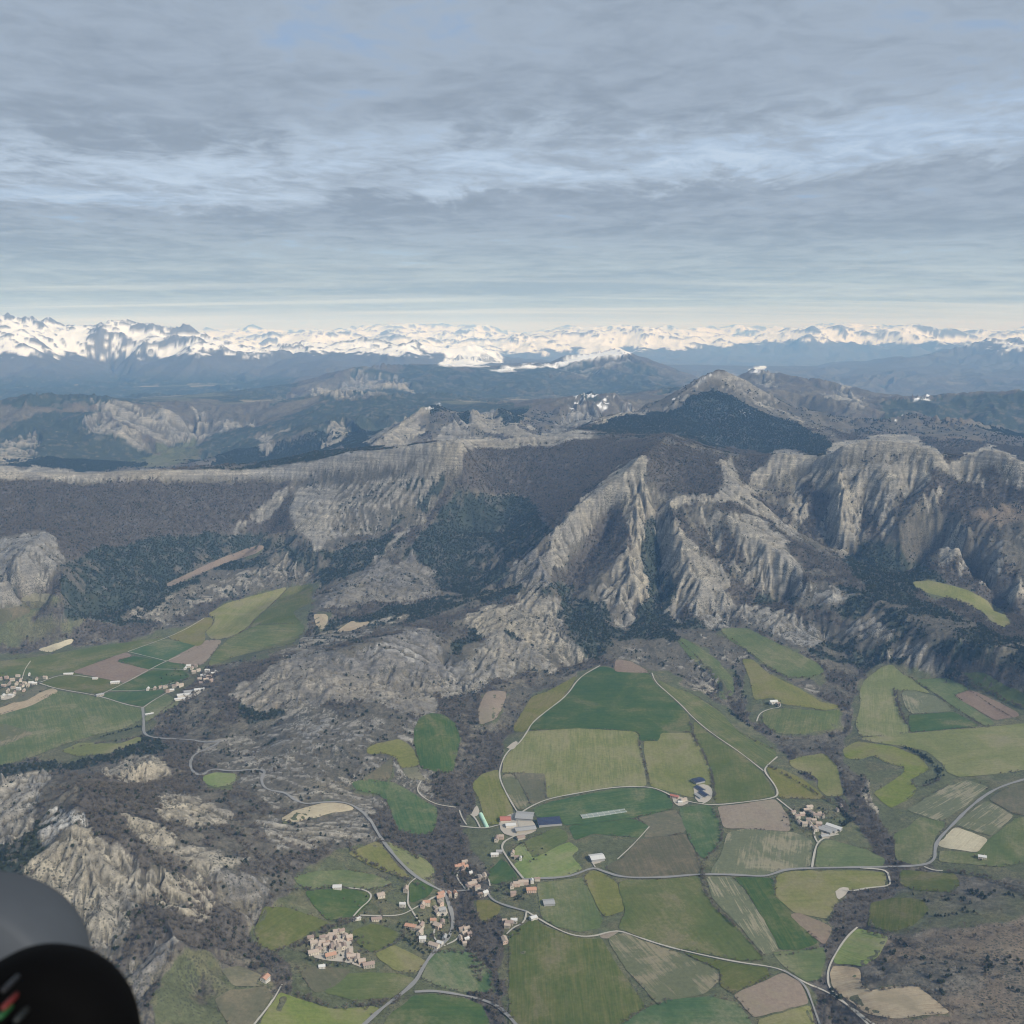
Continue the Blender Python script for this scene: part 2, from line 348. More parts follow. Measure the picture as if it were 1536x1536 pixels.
 [(430, 534, 0, 18600), (460, 527, 0, 19500), (480, 532, 0, 19500), (530, 527, 0, 20500), (565, 531, 0, 20000), (590, 521, 0, 20500), (625, 532, 0, 19500), (660, 534, 0, 18000), (690, 530, 0, 18000), (715, 534, 0, 18000), (740, 530, 0, 18200), (755, 536, 0, 18200)],
 [('h', 440, 16000, 500), ('h', 620, 16000, 520), ('h', 760, 16000, 520)], [('h', 300, 24000, 500), ('h', 760, 24000, 500), ('h', 960, 22000, 400)],
 [(250, 515, 0, 31000), (330, 510, 0, 32000), (400, 505, 0, 33000), (470, 512, 0, 31000), (530, 508, 0, 32000), (580, 512, 0, 31000), (622, 494, 0, 33000), (650, 500, 0, 33000), (690, 513, 0, 31000), (735, 512, 0, 31000), (775, 501, 0, 31500), (800, 508, 0, 31000), (830, 520, 0, 30000), (870, 512, 0, 31000), (950, 504, 0, 32000), (1000, 507, 0, 32000), (1065, 502, 0, 32000), (1125, 499, 0, 33000), (1180, 508, 0, 32000), (1230, 500, 0, 33000), (1290, 502, 0, 33000), (1350, 500, 0, 34000), (1390, 509, 0, 33000), (1450, 507, 0, 34000), (1540, 500, 0, 34000), (1640, 500, 0, 34000)],
 [('h', 300, 27500, 460), ('h', 700, 27500, 440), ('h', 1000, 28000, 420), ('h', 1300, 28500, 350), ('h', 1640, 28500, 400)],
 [('h', -200, 38000, 700), ('h', 1640, 39000, 750)],
 [(-160, 500, 0, 44000), (200, 500, 0, 44000), (300, 499, 0, 44000), (370, 497, 0, 44000), (405, 491, 0, 45000), (430, 496, 0, 45000), (455, 494, 0, 45000), (490, 498, 0, 45000), (530, 495, 0, 46000), (542, 488, 0, 46000), (552, 489, 0, 46000), (575, 497, 0, 46000), (598, 493, 0, 46000), (604, 488, 0, 46000), (616, 491, 0, 46000), (650, 495, 0, 46000), (702, 491, 0, 46000), (730, 497, 0, 46000), (770, 504, 0, 46000), (800, 498, 0, 46000), (835, 496, 0, 46000), (870, 500, 0, 46000), (940, 497, 0, 46000), (1000, 499, 0, 46000), (1060, 496, 0, 47000), (1110, 494, 0, 47000), (1150, 502, 0, 47000), (1170, 494, 0, 48000), (1200, 497, 0, 48000), (1233, 490, 0, 48000), (1260, 495, 0, 48000), (1330, 496, 0, 48000), (1380, 503, 0, 48000), (1430, 497, 0, 50000), (1500, 492, 0, 50000), (1640, 489, 0, 50000)],
 [('h', -200, 58000, 500), ('h', 1700, 58000, 500)],
]
LINES = [l for l in LINES if len(l) > 1 or isinstance(l[0], tuple)]

DA = 0.003
AZ0, NAZ = -0.62, 416
LD0, LD1 = math.log(1000.0), math.log(62000.0)
NLD = int((LD1 - LD0) / DA) // 16 * 16
fixed = np.zeros((NLD, NAZ)); cnt = np.zeros((NLD, NAZ))
for ln in LINES:
    P = [ctl(p) for p in ln]
    for a, b in zip(P[:-1], P[1:]):
        la, lb = math.log(a[1]), math.log(b[1])
        n = int(max(abs(a[0] - b[0]), abs(la - lb)) / DA * 2) + 2
        t = np.linspace(0, 1, n)
        az = a[0] + (b[0] - a[0]) * t
        ld = la + (lb - la) * t
        z = a[2] + (b[2] - a[2]) * t
        i = np.round((ld - LD0) / DA).astype(int); j = np.round((az - AZ0) / DA).astype(int)
        ok = (i >= 0) & (i < NLD) & (j >= 0) & (j < NAZ)
        np.add.at(fixed, (i[ok], j[ok]), z[ok]); np.add.at(cnt, (i[ok], j[ok]), 1)


def pool(a, k):
    h, w = a.shape
    return a.reshape(h // k, k, w // k, k).sum((1, 3))


def relax(u, fx, mk, n):
    for _ in range(n):
        p = np.pad(u, 1, mode='edge')
        v_ = 0.25 * (p[:-2, 1:-1] + p[2:, 1:-1] + p[1:-1, :-2] + p[1:-1, 2:])
        u = np.where(mk, fx, u + 1.0 * (v_ - u))
    return u


u = None
for k, its in ((16, 400), (8, 200), (4, 120), (2, 80), (1, 40)):
    fs, cs = pool(fixed, k), pool(cnt, k)
    mk = cs > 0
    fx = fs / np.maximum(cs, 1)
    if u is None:
        u = np.full(fx.shape, float(fx[mk].mean()))
    else:
        u = np.repeat(np.repeat(u, 2, 0), 2, 1)
    u = relax(np.where(mk, fx, u), fx, mk, its)


def blur(a, n):
    for _ in range(n):
        p = np.pad(a, 1, mode='edge')
        a = (p[:-2] + 2 * p[1:-1] + p[2:]) / 4
        a = (a[:, :-2] + 2 * a[:, 1:-1] + a[:, 2:]) / 4
    return a


COARSE = blur(u, 2)


def bil(A, fi, fj):
    fi = np.clip(fi, 0, A.shape[0] - 1.001); fj = np.clip(fj, 0, A.shape[1] - 1.001)
    i = fi.astype(int); j = fj.astype(int)
    a = fi - i; b = fj - j
    return (A[i, j] * (1 - a) * (1 - b) + A[i + 1, j] * a * (1 - b) + A[i, j + 1] * (1 - a) * b + A[i + 1, j + 1] * a * b)


# fine polar grid: denser where the picture needs it
AZF = np.linspace(R(-31.5), R(31.5), 1000)
side = np.linspace(0, 1, 86)[1:] ** 2.3
AZS = np.concatenate([AZF, AZF[-1] + side[:-1] * (math.pi - AZF[-1])])
AZS = np.concatenate([(-(AZF[-1] + side * (math.pi - AZF[-1])))[::-1], AZS])
segs = [np.exp(np.arange(math.log(120), math.log(1150), 0.11)), np.exp(np.arange(math.log(1150), math.log(6300), 0.0029)),
        np.exp(np.arange(math.log(6300), math.log(16000), 0.0044)), np.exp(np.arange(math.log(16000), math.log(60500), 0.0042))]
DS = np.concatenate(segs)
NR, NC = len(DS), len(AZS)
AZG, DG = np.meshgrid(AZS, DS)
X = DG * np.sin(AZG); Y = DG * np.cos(AZG)
LDG = np.log(DG)
Z = bil(COARSE, (LDG - LD0) / DA, (np.clip(AZG, AZ0, AZ0 + DA * (NAZ - 1)) - AZ0) / DA)
out = np.clip((np.abs(AZG) - 0.56) / 0.5, 0, 1)
Z = Z * (1 - out) + out * (60 + 260 * (0.5 + 0.5 * np.sin(X / 2300.0 + 1.0) * np.cos(Y / 1900.0)) * np.clip(DG / 4000, 0.1, 1))
# a slow fall toward the rim keeps the last row under the horizon
BASE = Z.copy()


def hash2(ix, iy, s):
    h = (ix * 374761393 + iy * 668265263 + s * 974634777) & 0x7fffffff
    h = ((h ^ (h >> 13)) * 1274126177) & 0x7fffffff
    h = (h ^ (h >> 16)) & 0xffff
    return h.astype(np.float32) / 65535.0


def vnoise(x, y, s=0):
    ix = np.floor(x).astype(np.int64); iy = np.floor(y).astype(np.int64)
    fx_ = (x - ix).astype(np.float32); fy_ = (y - iy).astype(np.float32)
    fx_ = fx_ * fx_ * (3 - 2 * fx_); fy_ = fy_ * fy_ * (3 - 2 * fy_)
    a = hash2(ix, iy, s); b = hash2(ix + 1, iy, s); c = hash2(ix, iy + 1, s); d = hash2(ix + 1, iy + 1, s)
    return (a * (1 - fx_) + b * fx_) * (1 - fy_) + (c * (1 - fx_) + d * fx_) * fy_


def fbm(x, y, octs, s=0):
    t = 0; amp = 0.5; tot = 0
    for o in range(octs):
        t = t + amp * vnoise(x * 2 ** o + 17.3 * o, y * 2 ** o - 9.1 * o, s + o)
        tot += amp; amp *= 0.5
    return t / tot


def lod(s0, octs, seed, kmin=-1, kmax=5):
    """fractal noise whose size doubles with every doubling of distance (rows of the grid are blended level by level)"""
    L = np.clip(np.log2(DS / 3000.0), kmin, kmax)
    res = np.zeros(X.shape, np.float32)
    for k in range(kmin, kmax + 1):
        w = np.clip(1 - np.abs(L - k), 0, 1)
        rr = np.where(w > 0)[0]
        if len(rr) == 0:
            continue
        sl = slice(rr[0], rr[-1] + 1)
        sc = s0 * 2.0 ** k
        res[sl] += fbm(X[sl] / sc, Y[sl] / sc, octs, seed) * w[sl, None]
    return res


def gradz(Zc):
    """world-space gradient of the polar height grid"""
    gd = np.gradient(Zc, axis=0) / np.gradient(DG, axis=0)
    ga = np.gradient(Zc, axis=1) / (np.gradient(AZG, axis=1) * DG)
    s_, c_ = np.sin(AZG), np.cos(AZG)
    return gd * s_ + ga * c_, gd * c_ - ga * s_


def gully(x, y, dxn, dyn, s):
    """ridged ripples that run down the slope: (dxn, dyn) is the unit direction across the slope"""
    ix = np.floor(x); iy = np.floor(y)
    fx_ = (x - ix).astype(np.float32); fy_ = (y - iy).astype(np.float32)
    ix = ix.astype(np.int64); iy = iy.astype(np.int64)
    va = np.zeros(x.shape, np.float32); wt = np.zeros(x.shape, np.float32)
    for i in range(-1, 3):
        for j in range(-1, 3):
            hx = hash2(ix + i, iy + j, s) * 0.7 - 0.1
            hy = hash2(ix + i, iy + j, s + 11) * 0.7 - 0.1
            ax = fx_ - i - hx + 0.3; ay = fy_ - j - hy + 0.3
            w = np.exp(-2.2 * (ax * ax + ay * ay))
            va += w * np.cos((ax * dxn + ay * dyn) * 6.2832)
            wt += w
    return va / wt

# ---------------------------------------------------------------- survey of the farmland: outlines in photo pixels, later set down on the built ground
# kinds: a deep green, b mid green, c olive green, d lime, e ploughed brown, f pale tan, g olive brown, h pale stubble
FIELDS = [
 ('b', 0, [(-90, 1018), (-90, 1000), (0, 993), (45, 988), (150, 970), (248, 957), (190, 977), (110, 1006), (75, 1014), (35, 1012), (0, 1016)], 'long green field beside the wooded foot of the ridge'),
 ('e', 0, [(110, 1008), (190, 979), (199, 985), (173, 993), (224, 1005), (188, 1024)], 'ploughed brown field between the two villages on the left'),
 ('a', 0, [(192, 978), (249, 959), (300, 970), (249, 992)], 'deep green field beyond the ploughed one'),
 ('a', 0, [(176, 992), (200, 985), (247, 993), (226, 1004)], 'small deep green field at the corner of the ploughed one'),
 ('e', 0, [(251, 992), (310, 961), (333, 961), (322, 975), (305, 996), (285, 998)], 'brown field above the second village'),
 ('a', 0, [(229, 1004), (250, 994), (285, 999), (262, 1005)], 'narrow green field above the second village'),
 ('c', 0, [(252, 957), (309, 927), (320, 928), (319, 938), (306, 946), (308, 961), (298, 969)], 'olive field under the scrubby slope'),
 ('c', 1, [(312, 922), (340, 906), (384, 894), (431, 881), (410, 904), (384, 926), (371, 942), (345, 956), (318, 959), (309, 949), (310, 944), (321, 938), (322, 926)], 'light green field running up to the woods'),
 ('b', 0, [(433, 882), (469, 877), (466, 903), (438, 917), (444, 930), (453, 935), (386, 937), (374, 943), (387, 926), (411, 906)], 'blue green field at the head of the left valley'),
 ('b', 1, [(372, 945), (384, 938), (455, 937), (456, 946), (440, 965), (384, 977), (350, 985), (312, 1000), (321, 980), (346, 958)], 'green field sloping to the stream woods'),
 ('b', 0, [(60, 1026), (97, 1012), (110, 1011), (186, 1026), (148, 1040), (85, 1032)], 'green field between the farm tracks'),
 ('a', 0, [(166, 1036), (188, 1026), (226, 1007), (270, 1005), (285, 1014), (278, 1020), (240, 1030), (222, 1035)], 'deep green field beside the second village'),
 ('a', 0, [(152, 1044), (162, 1040), (222, 1038), (248, 1036), (215, 1059), (182, 1053)], 'green triangle between three tracks'),
 ('b', 1, [(-90, 1090), (0, 1074), (42, 1061), (84, 1037), (148, 1047), (211, 1064), (213, 1078), (190, 1091), (150, 1100), (100, 1114), (50, 1134), (0, 1149), (-90, 1160)], 'wide green field in front of the left valley road'),
 ('f', 0, [(-90, 1100), (-90, 1080), (0, 1063), (79, 1033), (87, 1037), (44, 1059), (0, 1072)], 'long pale tan strip field'),
 ('h', 0, [(-90, 1125), (-60, 1090), (8, 1087), (50, 1100), (0, 1120)], 'yellowing patch of meadow'),
 ('c', 0, [(92, 1127), (120, 1115), (180, 1117), (208, 1106), (214, 1110), (165, 1129), (120, 1134)], 'olive meadow enclosed by hedges'),
 ('b', 0, [(219, 1060), (248, 1041), (268, 1053), (265, 1059), (218, 1082)], 'green paddock under the second village'),
 ('g', 0, [(20, 1054), (56, 1029), (72, 1031), (40, 1050)], 'dull brown field beside the left village'),
 ('e', 0, [(247, 878), (330, 839), (384, 819), (397, 820), (385, 829), (320, 851), (257, 879)], 'pinkish brown field on a bench in the woods'),
 ('g', 0, [(30, 898), (50, 891), (85, 893), (91, 898), (75, 903), (36, 901)], 'dull clearing in the woods'),
 ('g', 0, [(0, 914), (44, 910), (45, 919), (0, 936)], 'rough pasture at the edge of the woods'),
 ('f', 0, [(57, 975), (108, 959), (110, 963), (76, 978)], 'pale strip below the woods'),
 ('f', 1, [(470, 922), (490, 922), (492, 930), (484, 945), (476, 940)], 'bright tan clearing'),
 ('f', 0, [(506, 947), (530, 931), (534, 936), (556, 933), (530, 945)], 'tan clearing like a leaf'),
 ('a', 1, [(621, 1095), (630, 1078), (645, 1071), (665, 1073), (682, 1085), (690, 1108), (686, 1125), (680, 1155), (668, 1160), (632, 1152), (625, 1130)], 'rounded green field alone in the scrub'),
 ('c', 0, [(551, 1124), (565, 1116), (600, 1110), (614, 1118), (622, 1130), (629, 1148), (602, 1152), (595, 1136), (580, 1130), (552, 1131)], 'olive field beside the rounded green one'),
 ('g', 0, [(603, 1154), (627, 1151), (631, 1163), (640, 1170), (615, 1169)], 'small brown plot'),
 ('g', 0, [(542, 1170), (560, 1160), (584, 1141), (589, 1137), (587, 1164), (573, 1173)], 'brown plot under the scrub'),
 ('e', 0, [(718, 1064), (728, 1041), (736, 1037), (759, 1038), (756, 1055), (744, 1078), (720, 1087)], 'light brown field hemmed in by trees'),
 ('a', 1, [(527, 1176), (547, 1169), (590, 1175), (610, 1185), (640, 1205), (655, 1213), (654, 1238), (645, 1251), (620, 1251), (597, 1244), (590, 1225), (581, 1200), (566, 1190), (540, 1187)], 'long striped green field'),
 ('c', 1, [(708, 1178), (722, 1163), (747, 1155), (750, 1178), (757, 1192), (768, 1212), (770, 1232), (748, 1236), (728, 1236), (722, 1205)], 'olive striped field above the farm'),
 ('f', 0, [(421, 1230), (440, 1218), (490, 1204), (518, 1207), (532, 1214), (500, 1219), (470, 1226), (445, 1233)], 'tan field beside the mountain road'),
 ('c', 1, [(769, 1096), (771, 1090), (798, 1046), (820, 1039), (857, 1019), (864, 1014), (858, 1026), (845, 1046), (819, 1066), (795, 1087), (787, 1098)], 'light green slip along the stream trees'),
 ('a', 0, [(900, 1001), (918, 1003), (922, 1009), (974, 1011), (980, 1025), (1000, 1040), (1010, 1052), (1020, 1060), (1034, 1078), (1036, 1098), (990, 1099), (988, 1111), (960, 1111), (955, 1097), (870, 1092), (793, 1095), (800, 1086), (822, 1067), (850, 1046), (868, 1019)], 'huge deep green field in the middle of the valley'),
 ('e', 0, [(924, 990), (945, 993), (974, 1009), (922, 1007)], 'grey brown plot at the top of the huge green field'),
 ('c', 1, [(757, 1138), (772, 1122), (792, 1098), (870, 1094), (946, 1098), (956, 1100), (962, 1130), (969, 1179), (925, 1179), (870, 1188), (821, 1197), (817, 1161), (770, 1158), (753, 1160)], 'huge olive field with faint tractor lines'),
 ('g', 0, [(771, 1160), (817, 1162), (820, 1196), (797, 1207), (782, 1176)], 'dark olive corner field'),
 ('h', 0, [(753, 1163), (770, 1162), (778, 1174), (794, 1208), (781, 1216), (770, 1204), (757, 1182)], 'pale strip beside the track'),
 ('c', 0, [(965, 1113), (989, 1113), (991, 1101), (1036, 1100), (1041, 1112), (1054, 1130), (1066, 1163), (1063, 1183), (1042, 1182), (1042, 1196), (1015, 1190), (976, 1179)], 'striped olive field with a pale worn corner'),
 ('b', 1, [(984, 1019), (1008, 1031), (1040, 1043), (1080, 1069), (1107, 1098), (1150, 1118), (1165, 1129), (1164, 1134), (1145, 1152), (1110, 1127), (1067, 1097), (1042, 1076), (1027, 1060), (1005, 1040)], 'green field along the wooded stream'),
 ('b', 0, [(1042, 1082), (1060, 1100), (1110, 1132), (1141, 1157), (1163, 1194), (1112, 1202), (1074, 1205), (1070, 1160), (1055, 1124), (1041, 1104)], 'dull green field left of the white track junction'),
 ('b', 0, [(1016, 961), (1025, 958), (1045, 970), (1075, 990), (1086, 1005), (1100, 1020), (1100, 1040), (1087, 1050), (1077, 1045), (1081, 1030), (1065, 1010), (1035, 986)], 'narrow curved green field under the spurs'),
 ('b', 0, [(1081, 944), (1120, 943), (1150, 958), (1190, 978), (1225, 995), (1237, 1008), (1220, 1014), (1185, 1017), (1150, 1000), (1120, 975), (1090, 956)], 'green field high under the right spurs'),
 ('c', 0, [(1113, 989), (1130, 991), (1150, 1010), (1180, 1025), (1200, 1034), (1230, 1054), (1260, 1060), (1240, 1065), (1172, 1055), (1160, 1045), (1132, 1050), (1126, 1020)], 'olive field behind the lonely white farm'),
 ('b', 1, [(1142, 1076), (1150, 1066), (1175, 1064), (1240, 1068), (1260, 1065), (1254, 1092), (1200, 1101), (1165, 1099), (1146, 1086)], 'green field in front of the lonely white farm'),
 ('c', 0, [(1368, 874), (1395, 872), (1430, 880), (1455, 888), (1485, 905), (1505, 918), (1515, 936), (1505, 941), (1490, 933), (1470, 915), (1440, 901), (1400, 891), (1380, 885)], 'green clearing in the dark woods on the right'),
 ('c', 1, [(1297, 1021), (1325, 1001), (1338, 998), (1350, 1010), (1368, 1020), (1394, 1040), (1370, 1034), (1350, 1036), (1343, 1031), (1345, 1060), (1358, 1085), (1364, 1099), (1330, 1104), (1290, 1104), (1284, 1085), (1292, 1060), (1290, 1040)], 'light green field pointing up the valley'),
 ('h', 0, [(1352, 1039), (1370, 1036), (1390, 1043), (1405, 1045), (1428, 1066), (1370, 1071), (1361, 1065)], 'pale brown field behind a hedge'),
 ('a', 0, [(1363, 1074), (1430, 1069), (1468, 1089), (1366, 1098)], 'deep green strip below the pale brown field'),
 ('b', 0, [(1371, 1021), (1420, 1018), (1453, 1034), (1430, 1043), (1492, 1086), (1478, 1089), (1432, 1060), (1397, 1036)], 'green field along the diagonal track'),
 ('e', 0, [(1432, 1044), (1456, 1036), (1480, 1046), (1525, 1069), (1529, 1074), (1493, 1080)], 'ploughed rectangle on the right'),
 ('b', 0, [(1445, 1010), (1475, 1010), (1510, 1030), (1560, 1052), (1560, 1070), (1510, 1054), (1470, 1031)], 'green field behind the hedge on the far right'),
 ('c', 0, [(1291, 1108), (1364, 1101), (1490, 1091), (1560, 1084), (1600, 1100), (1600, 1145), (1500, 1160), (1440, 1165), (1421, 1158), (1414, 1145), (1390, 1126), (1355, 1119), (1320, 1114)], 'broad mottled green field on the right'),
 ('d', 0, [(1264, 1125), (1286, 1113), (1340, 1121), (1378, 1136), (1394, 1154), (1385, 1159), (1363, 1170), (1374, 1184), (1370, 1194), (1336, 1212), (1322, 1202), (1311, 1190), (1335, 1175), (1357, 1160), (1358, 1150), (1330, 1144), (1308, 1132), (1290, 1139), (1270, 1137)], 'winding yellow green field round the scrubby knoll'),
 ('c', 0, [(1182, 1143), (1205, 1136), (1235, 1131), (1255, 1150), (1264, 1194), (1240, 1194), (1226, 1181), (1230, 1170), (1215, 1160), (1190, 1151)], 'olive field curled along the stream'),
 ('c', 0, [(1150, 1150), (1175, 1156), (1205, 1171), (1222, 1184), (1238, 1198), (1171, 1197), (1166, 1188)], 'olive field above the right hamlet'),
 ('h', 1, [(1361, 1215), (1420, 1181), (1450, 1171), (1482, 1181), (1440, 1214), (1412, 1232), (1385, 1223)], 'green field with many pale stripes'),
 ('b', 0, [(1361, 1243), (1379, 1227), (1400, 1231), (1420, 1235), (1402, 1255), (1399, 1285), (1380, 1298), (1345, 1290), (1341, 1252)], 'green field inside the bend of the road'),
 ('h', 1, [(1432, 1236), (1480, 1202), (1520, 1224), (1487, 1254)], 'striped field outside the bend of the road'),
 ('f', 1, [(1406, 1268), (1433, 1241), (1460, 1251), (1482, 1260), (1466, 1278), (1420, 1272)], 'pale straw coloured field by the road bend'),
 ('g', 0, [(1484, 1199), (1505, 1187), (1560, 1172), (1560, 1226), (1524, 1221)], 'brownish field above the far road'),
 ('b', 0, [(1487, 1257), (1525, 1228), (1580, 1226), (1580, 1285), (1500, 1300), (1408, 1292), (1410, 1277), (1466, 1281)], 'grazed green field right of the bend'),
 ('a', 1, [(800, 1213), (830, 1203), (880, 1193), (925, 1184), (975, 1184), (996, 1191), (1007, 1201), (1008, 1214), (960, 1225), (880, 1235), (846, 1238), (842, 1227), (806, 1226)], 'dark green striped field behind the farm'),
 ('b', 0, [(786, 1263), (838, 1242), (850, 1251), (851, 1261), (802, 1287), (794, 1277)], 'green field in front of the farm'),
 ('a', 0, [(854, 1240), (880, 1237), (950, 1229), (974, 1240), (961, 1257), (940, 1254), (890, 1250), (862, 1260)], 'deep green field right of the farm'),
 ('d', 0, [(771, 1296), (800, 1287), (854, 1264), (869, 1274), (856, 1285), (874, 1303), (850, 1314), (800, 1316), (787, 1317)], 'bright lime green field'),
 ('d', 1, [(769, 1276), (785, 1265), (799, 1287), (775, 1293)], 'small bright green meadow'),
 ('g', 0, [(956, 1226), (1013, 1216), (1030, 1240), (1024, 1250), (990, 1254), (966, 1256), (976, 1241)], 'brown green field with a round trough'),
 ('a', 0, [(1019, 1213), (1060, 1208), (1069, 1213), (1083, 1245), (1074, 1270), (1055, 1288), (1045, 1279), (1031, 1250)], 'green field tapering between two ditches'),
 ('g', 1, [(907, 1302), (932, 1290), (960, 1260), (1028, 1252), (1048, 1290), (1050, 1309), (1000, 1314), (937, 1315)], 'mottled brown and green field'),
 ('e', 0, [(1077, 1211), (1112, 1207), (1163, 1200), (1183, 1225), (1184, 1247), (1120, 1242), (1087, 1242)], 'ploughed field left of the right hamlet'),
 ('h', 0, [(1066, 1310), (1085, 1276), (1091, 1250), (1120, 1244), (1190, 1250), (1218, 1262), (1215, 1299), (1170, 1304), (1142, 1313), (1100, 1310)], 'pale streaked field below the ploughed one'),
 ('b', 0, [(1227, 1272), (1240, 1260), (1300, 1276), (1328, 1290), (1322, 1299), (1223, 1300)], 'green field in front of the right hamlet'),
 ('b', 0, [(806, 1326), (850, 1321), (874, 1317), (884, 1340), (903, 1377), (900, 1392), (870, 1398), (835, 1390), (812, 1376)], 'green field with dark streaks'),
 ('c', 0, [(876, 1316), (890, 1306), (903, 1311), (925, 1325), (935, 1365), (907, 1376), (888, 1342)], 'yellow green strip between darker fields'),
 ('b', 0, [(936, 1322), (1000, 1320), (1048, 1315), (1054, 1340), (1069, 1361), (1098, 1386), (1146, 1440), (1110, 1441), (1060, 1431), (1000, 1418), (950, 1401), (928, 1393), (938, 1366), (928, 1326)], 'broad green pasture in the middle'),
 ('h', 1, [(1059, 1317), (1098, 1317), (1115, 1333), (1148, 1386), (1168, 1424), (1146, 1432), (1107, 1386), (1071, 1350)], 'pale striped field beside a ditch'),
 ('a', 1, [(1101, 1317), (1158, 1318), (1161, 1341), (1187, 1372), (1226, 1414), (1200, 1424), (1171, 1424), (1151, 1386), (1120, 1335)], 'bright green wedge of winter wheat'),
 ('c', 0, [(1163, 1317), (1178, 1309), (1216, 1307), (1298, 1307), (1328, 1311), (1328, 1328), (1300, 1331), (1265, 1336), (1250, 1362), (1240, 1378), (1190, 1368), (1165, 1345)], 'worn olive field below the road'),
 ('e', 0, [(1186, 1373), (1196, 1370), (1225, 1381), (1246, 1391), (1244, 1405), (1236, 1417), (1211, 1397)], 'small brown field tapering to the stream'),
 ('b', 0, [(1350, 1306), (1400, 1310), (1430, 1311), (1440, 1325), (1428, 1338), (1370, 1335), (1350, 1325)], 'green field right of the stream bridge'),
 ('b', 1, [(1307, 1356), (1340, 1348), (1383, 1350), (1393, 1365), (1370, 1388), (1335, 1398), (1302, 1388)], 'rounded green field below the stream woods'),
 ('d', 1, [(1288, 1394), (1333, 1406), (1320, 1430), (1296, 1449), (1251, 1444), (1254, 1430), (1272, 1406)], 'green field with mown lines'),
 ('f', 1, [(1249, 1450), (1289, 1453), (1290, 1475), (1305, 1488), (1340, 1481), (1378, 1482), (1400, 1500), (1424, 1519), (1340, 1528), (1300, 1520), (1252, 1484), (1246, 1470)], 'bare pale tan field at the lower right'),
 ('b', 1, [(764, 1402), (800, 1380), (822, 1393), (868, 1409), (903, 1410), (925, 1450), (968, 1510), (905, 1550), (764, 1550)], 'big green field at the foot of the picture'),
 ('h', 0, [(912, 1408), (935, 1401), (990, 1421), (1020, 1431), (1074, 1456), (1080, 1470), (1060, 1489), (988, 1507), (940, 1455)], 'brownish striped field'),
 ('a', 0, [(974, 1512), (1000, 1502), (1060, 1496), (1108, 1506), (1135, 1550), (910, 1550)], 'deep green field at the bottom edge'),
 ('b', 0, [(1027, 1430), (1060, 1438), (1110, 1448), (1150, 1453), (1153, 1466), (1098, 1490), (1082, 1480), (1081, 1455)], 'green field below the winding track'),
 ('e', 0, [(1101, 1493), (1160, 1467), (1174, 1460), (1200, 1474), (1213, 1505), (1131, 1526)], 'ploughed field at the bottom'),
 ('c', 1, [(1138, 1530), (1214, 1509), (1224, 1550), (1138, 1550)], 'olive striped corner field'),
 ('b', 0, [(1160, 1430), (1210, 1426), (1236, 1422), (1238, 1440), (1230, 1468), (1210, 1472), (1178, 1451)], 'green plot beside the stream wood'),
 ('e', 0, [(899, 1403), (930, 1396), (916, 1406), (905, 1409)], 'bare earth beside the track bend'),
 ('a', 0, [(642, 1436), (665, 1426), (710, 1431), (738, 1460), (737, 1488), (700, 1489), (660, 1480), (634, 1468)], 'dark green field inside the road fork'),
 ('a', 0, [(588, 1520), (622, 1495), (650, 1492), (700, 1500), (722, 1508), (740, 1550), (566, 1550)], 'dark green field below the road fork'),
 ('d', 0, [(380, 1550), (388, 1537), (420, 1490), (470, 1506), (500, 1516), (556, 1511), (568, 1513), (553, 1528), (535, 1550)], 'yellow green field at the bottom left'),
 ('c', 0, [(523, 1280), (545, 1271), (568, 1262), (596, 1300), (615, 1316), (598, 1314), (560, 1301), (537, 1288)], 'olive field left of the winding road'),
 ('c', 0, [(577, 1262), (600, 1272), (640, 1292), (652, 1305), (645, 1322), (625, 1314), (602, 1292)], 'olive slope right of the winding road'),
 ('b', 0, [(440, 1318), (470, 1309), (520, 1306), (560, 1313), (588, 1325), (560, 1334), (500, 1329), (460, 1334)], 'green meadow above a white house'),
 ('a', 0, [(458, 1338), (500, 1334), (553, 1339), (556, 1350), (533, 1374), (492, 1380), (472, 1360)], 'green meadow below a white house'),
 ('b', 0, [(396, 1361), (430, 1363), (478, 1378), (496, 1388), (465, 1400), (412, 1428), (392, 1418), (382, 1400)], 'green pasture left of the old hamlet'),
 ('a', 0, [(614, 1327), (628, 1320), (652, 1332), (640, 1345), (616, 1354)], 'small dark green field by the road'),
 ('b', 0, [(532, 1396), (560, 1386), (598, 1400), (588, 1415), (556, 1429), (542, 1420), (528, 1406)], 'green field right of the old hamlet'),
 ('c', 0, [(562, 1432), (590, 1419), (640, 1443), (622, 1459), (590, 1454)], 'olive field between hedges and the road'),
 ('b', 0, [(505, 1462), (545, 1460), (600, 1461), (621, 1470), (590, 1496), (530, 1500), (488, 1489)], 'green orchard meadow under the old hamlet'),
 ('g', 0, [(450, 1458), (480, 1448), (525, 1457), (502, 1480), (472, 1488)], 'brownish meadow under the old hamlet'),
 ('c', 0, [(716, 1350), (734, 1352), (752, 1360), (746, 1372), (728, 1386), (716, 1372)], 'olive plot by the stream trees'),
 ('a', 0, [(736, 1306), (752, 1288), (766, 1302), (777, 1318), (742, 1326), (732, 1322)], 'dark green field below the farm'),
 ('g', 0, [(322, 1500), (346, 1486), (400, 1482), (408, 1492), (380, 1536), (344, 1540)], 'rough olive field by the lower track'),
 ('g', 0, [(332, 1456), (360, 1450), (392, 1464), (412, 1478), (400, 1480), (350, 1478)], 'rough field behind the red roofed house'),
 ('d', 0, [(304, 1166), (322, 1160), (356, 1162), (350, 1176), (322, 1181), (308, 1175)], 'pale green glade inside the hairpin'),
]
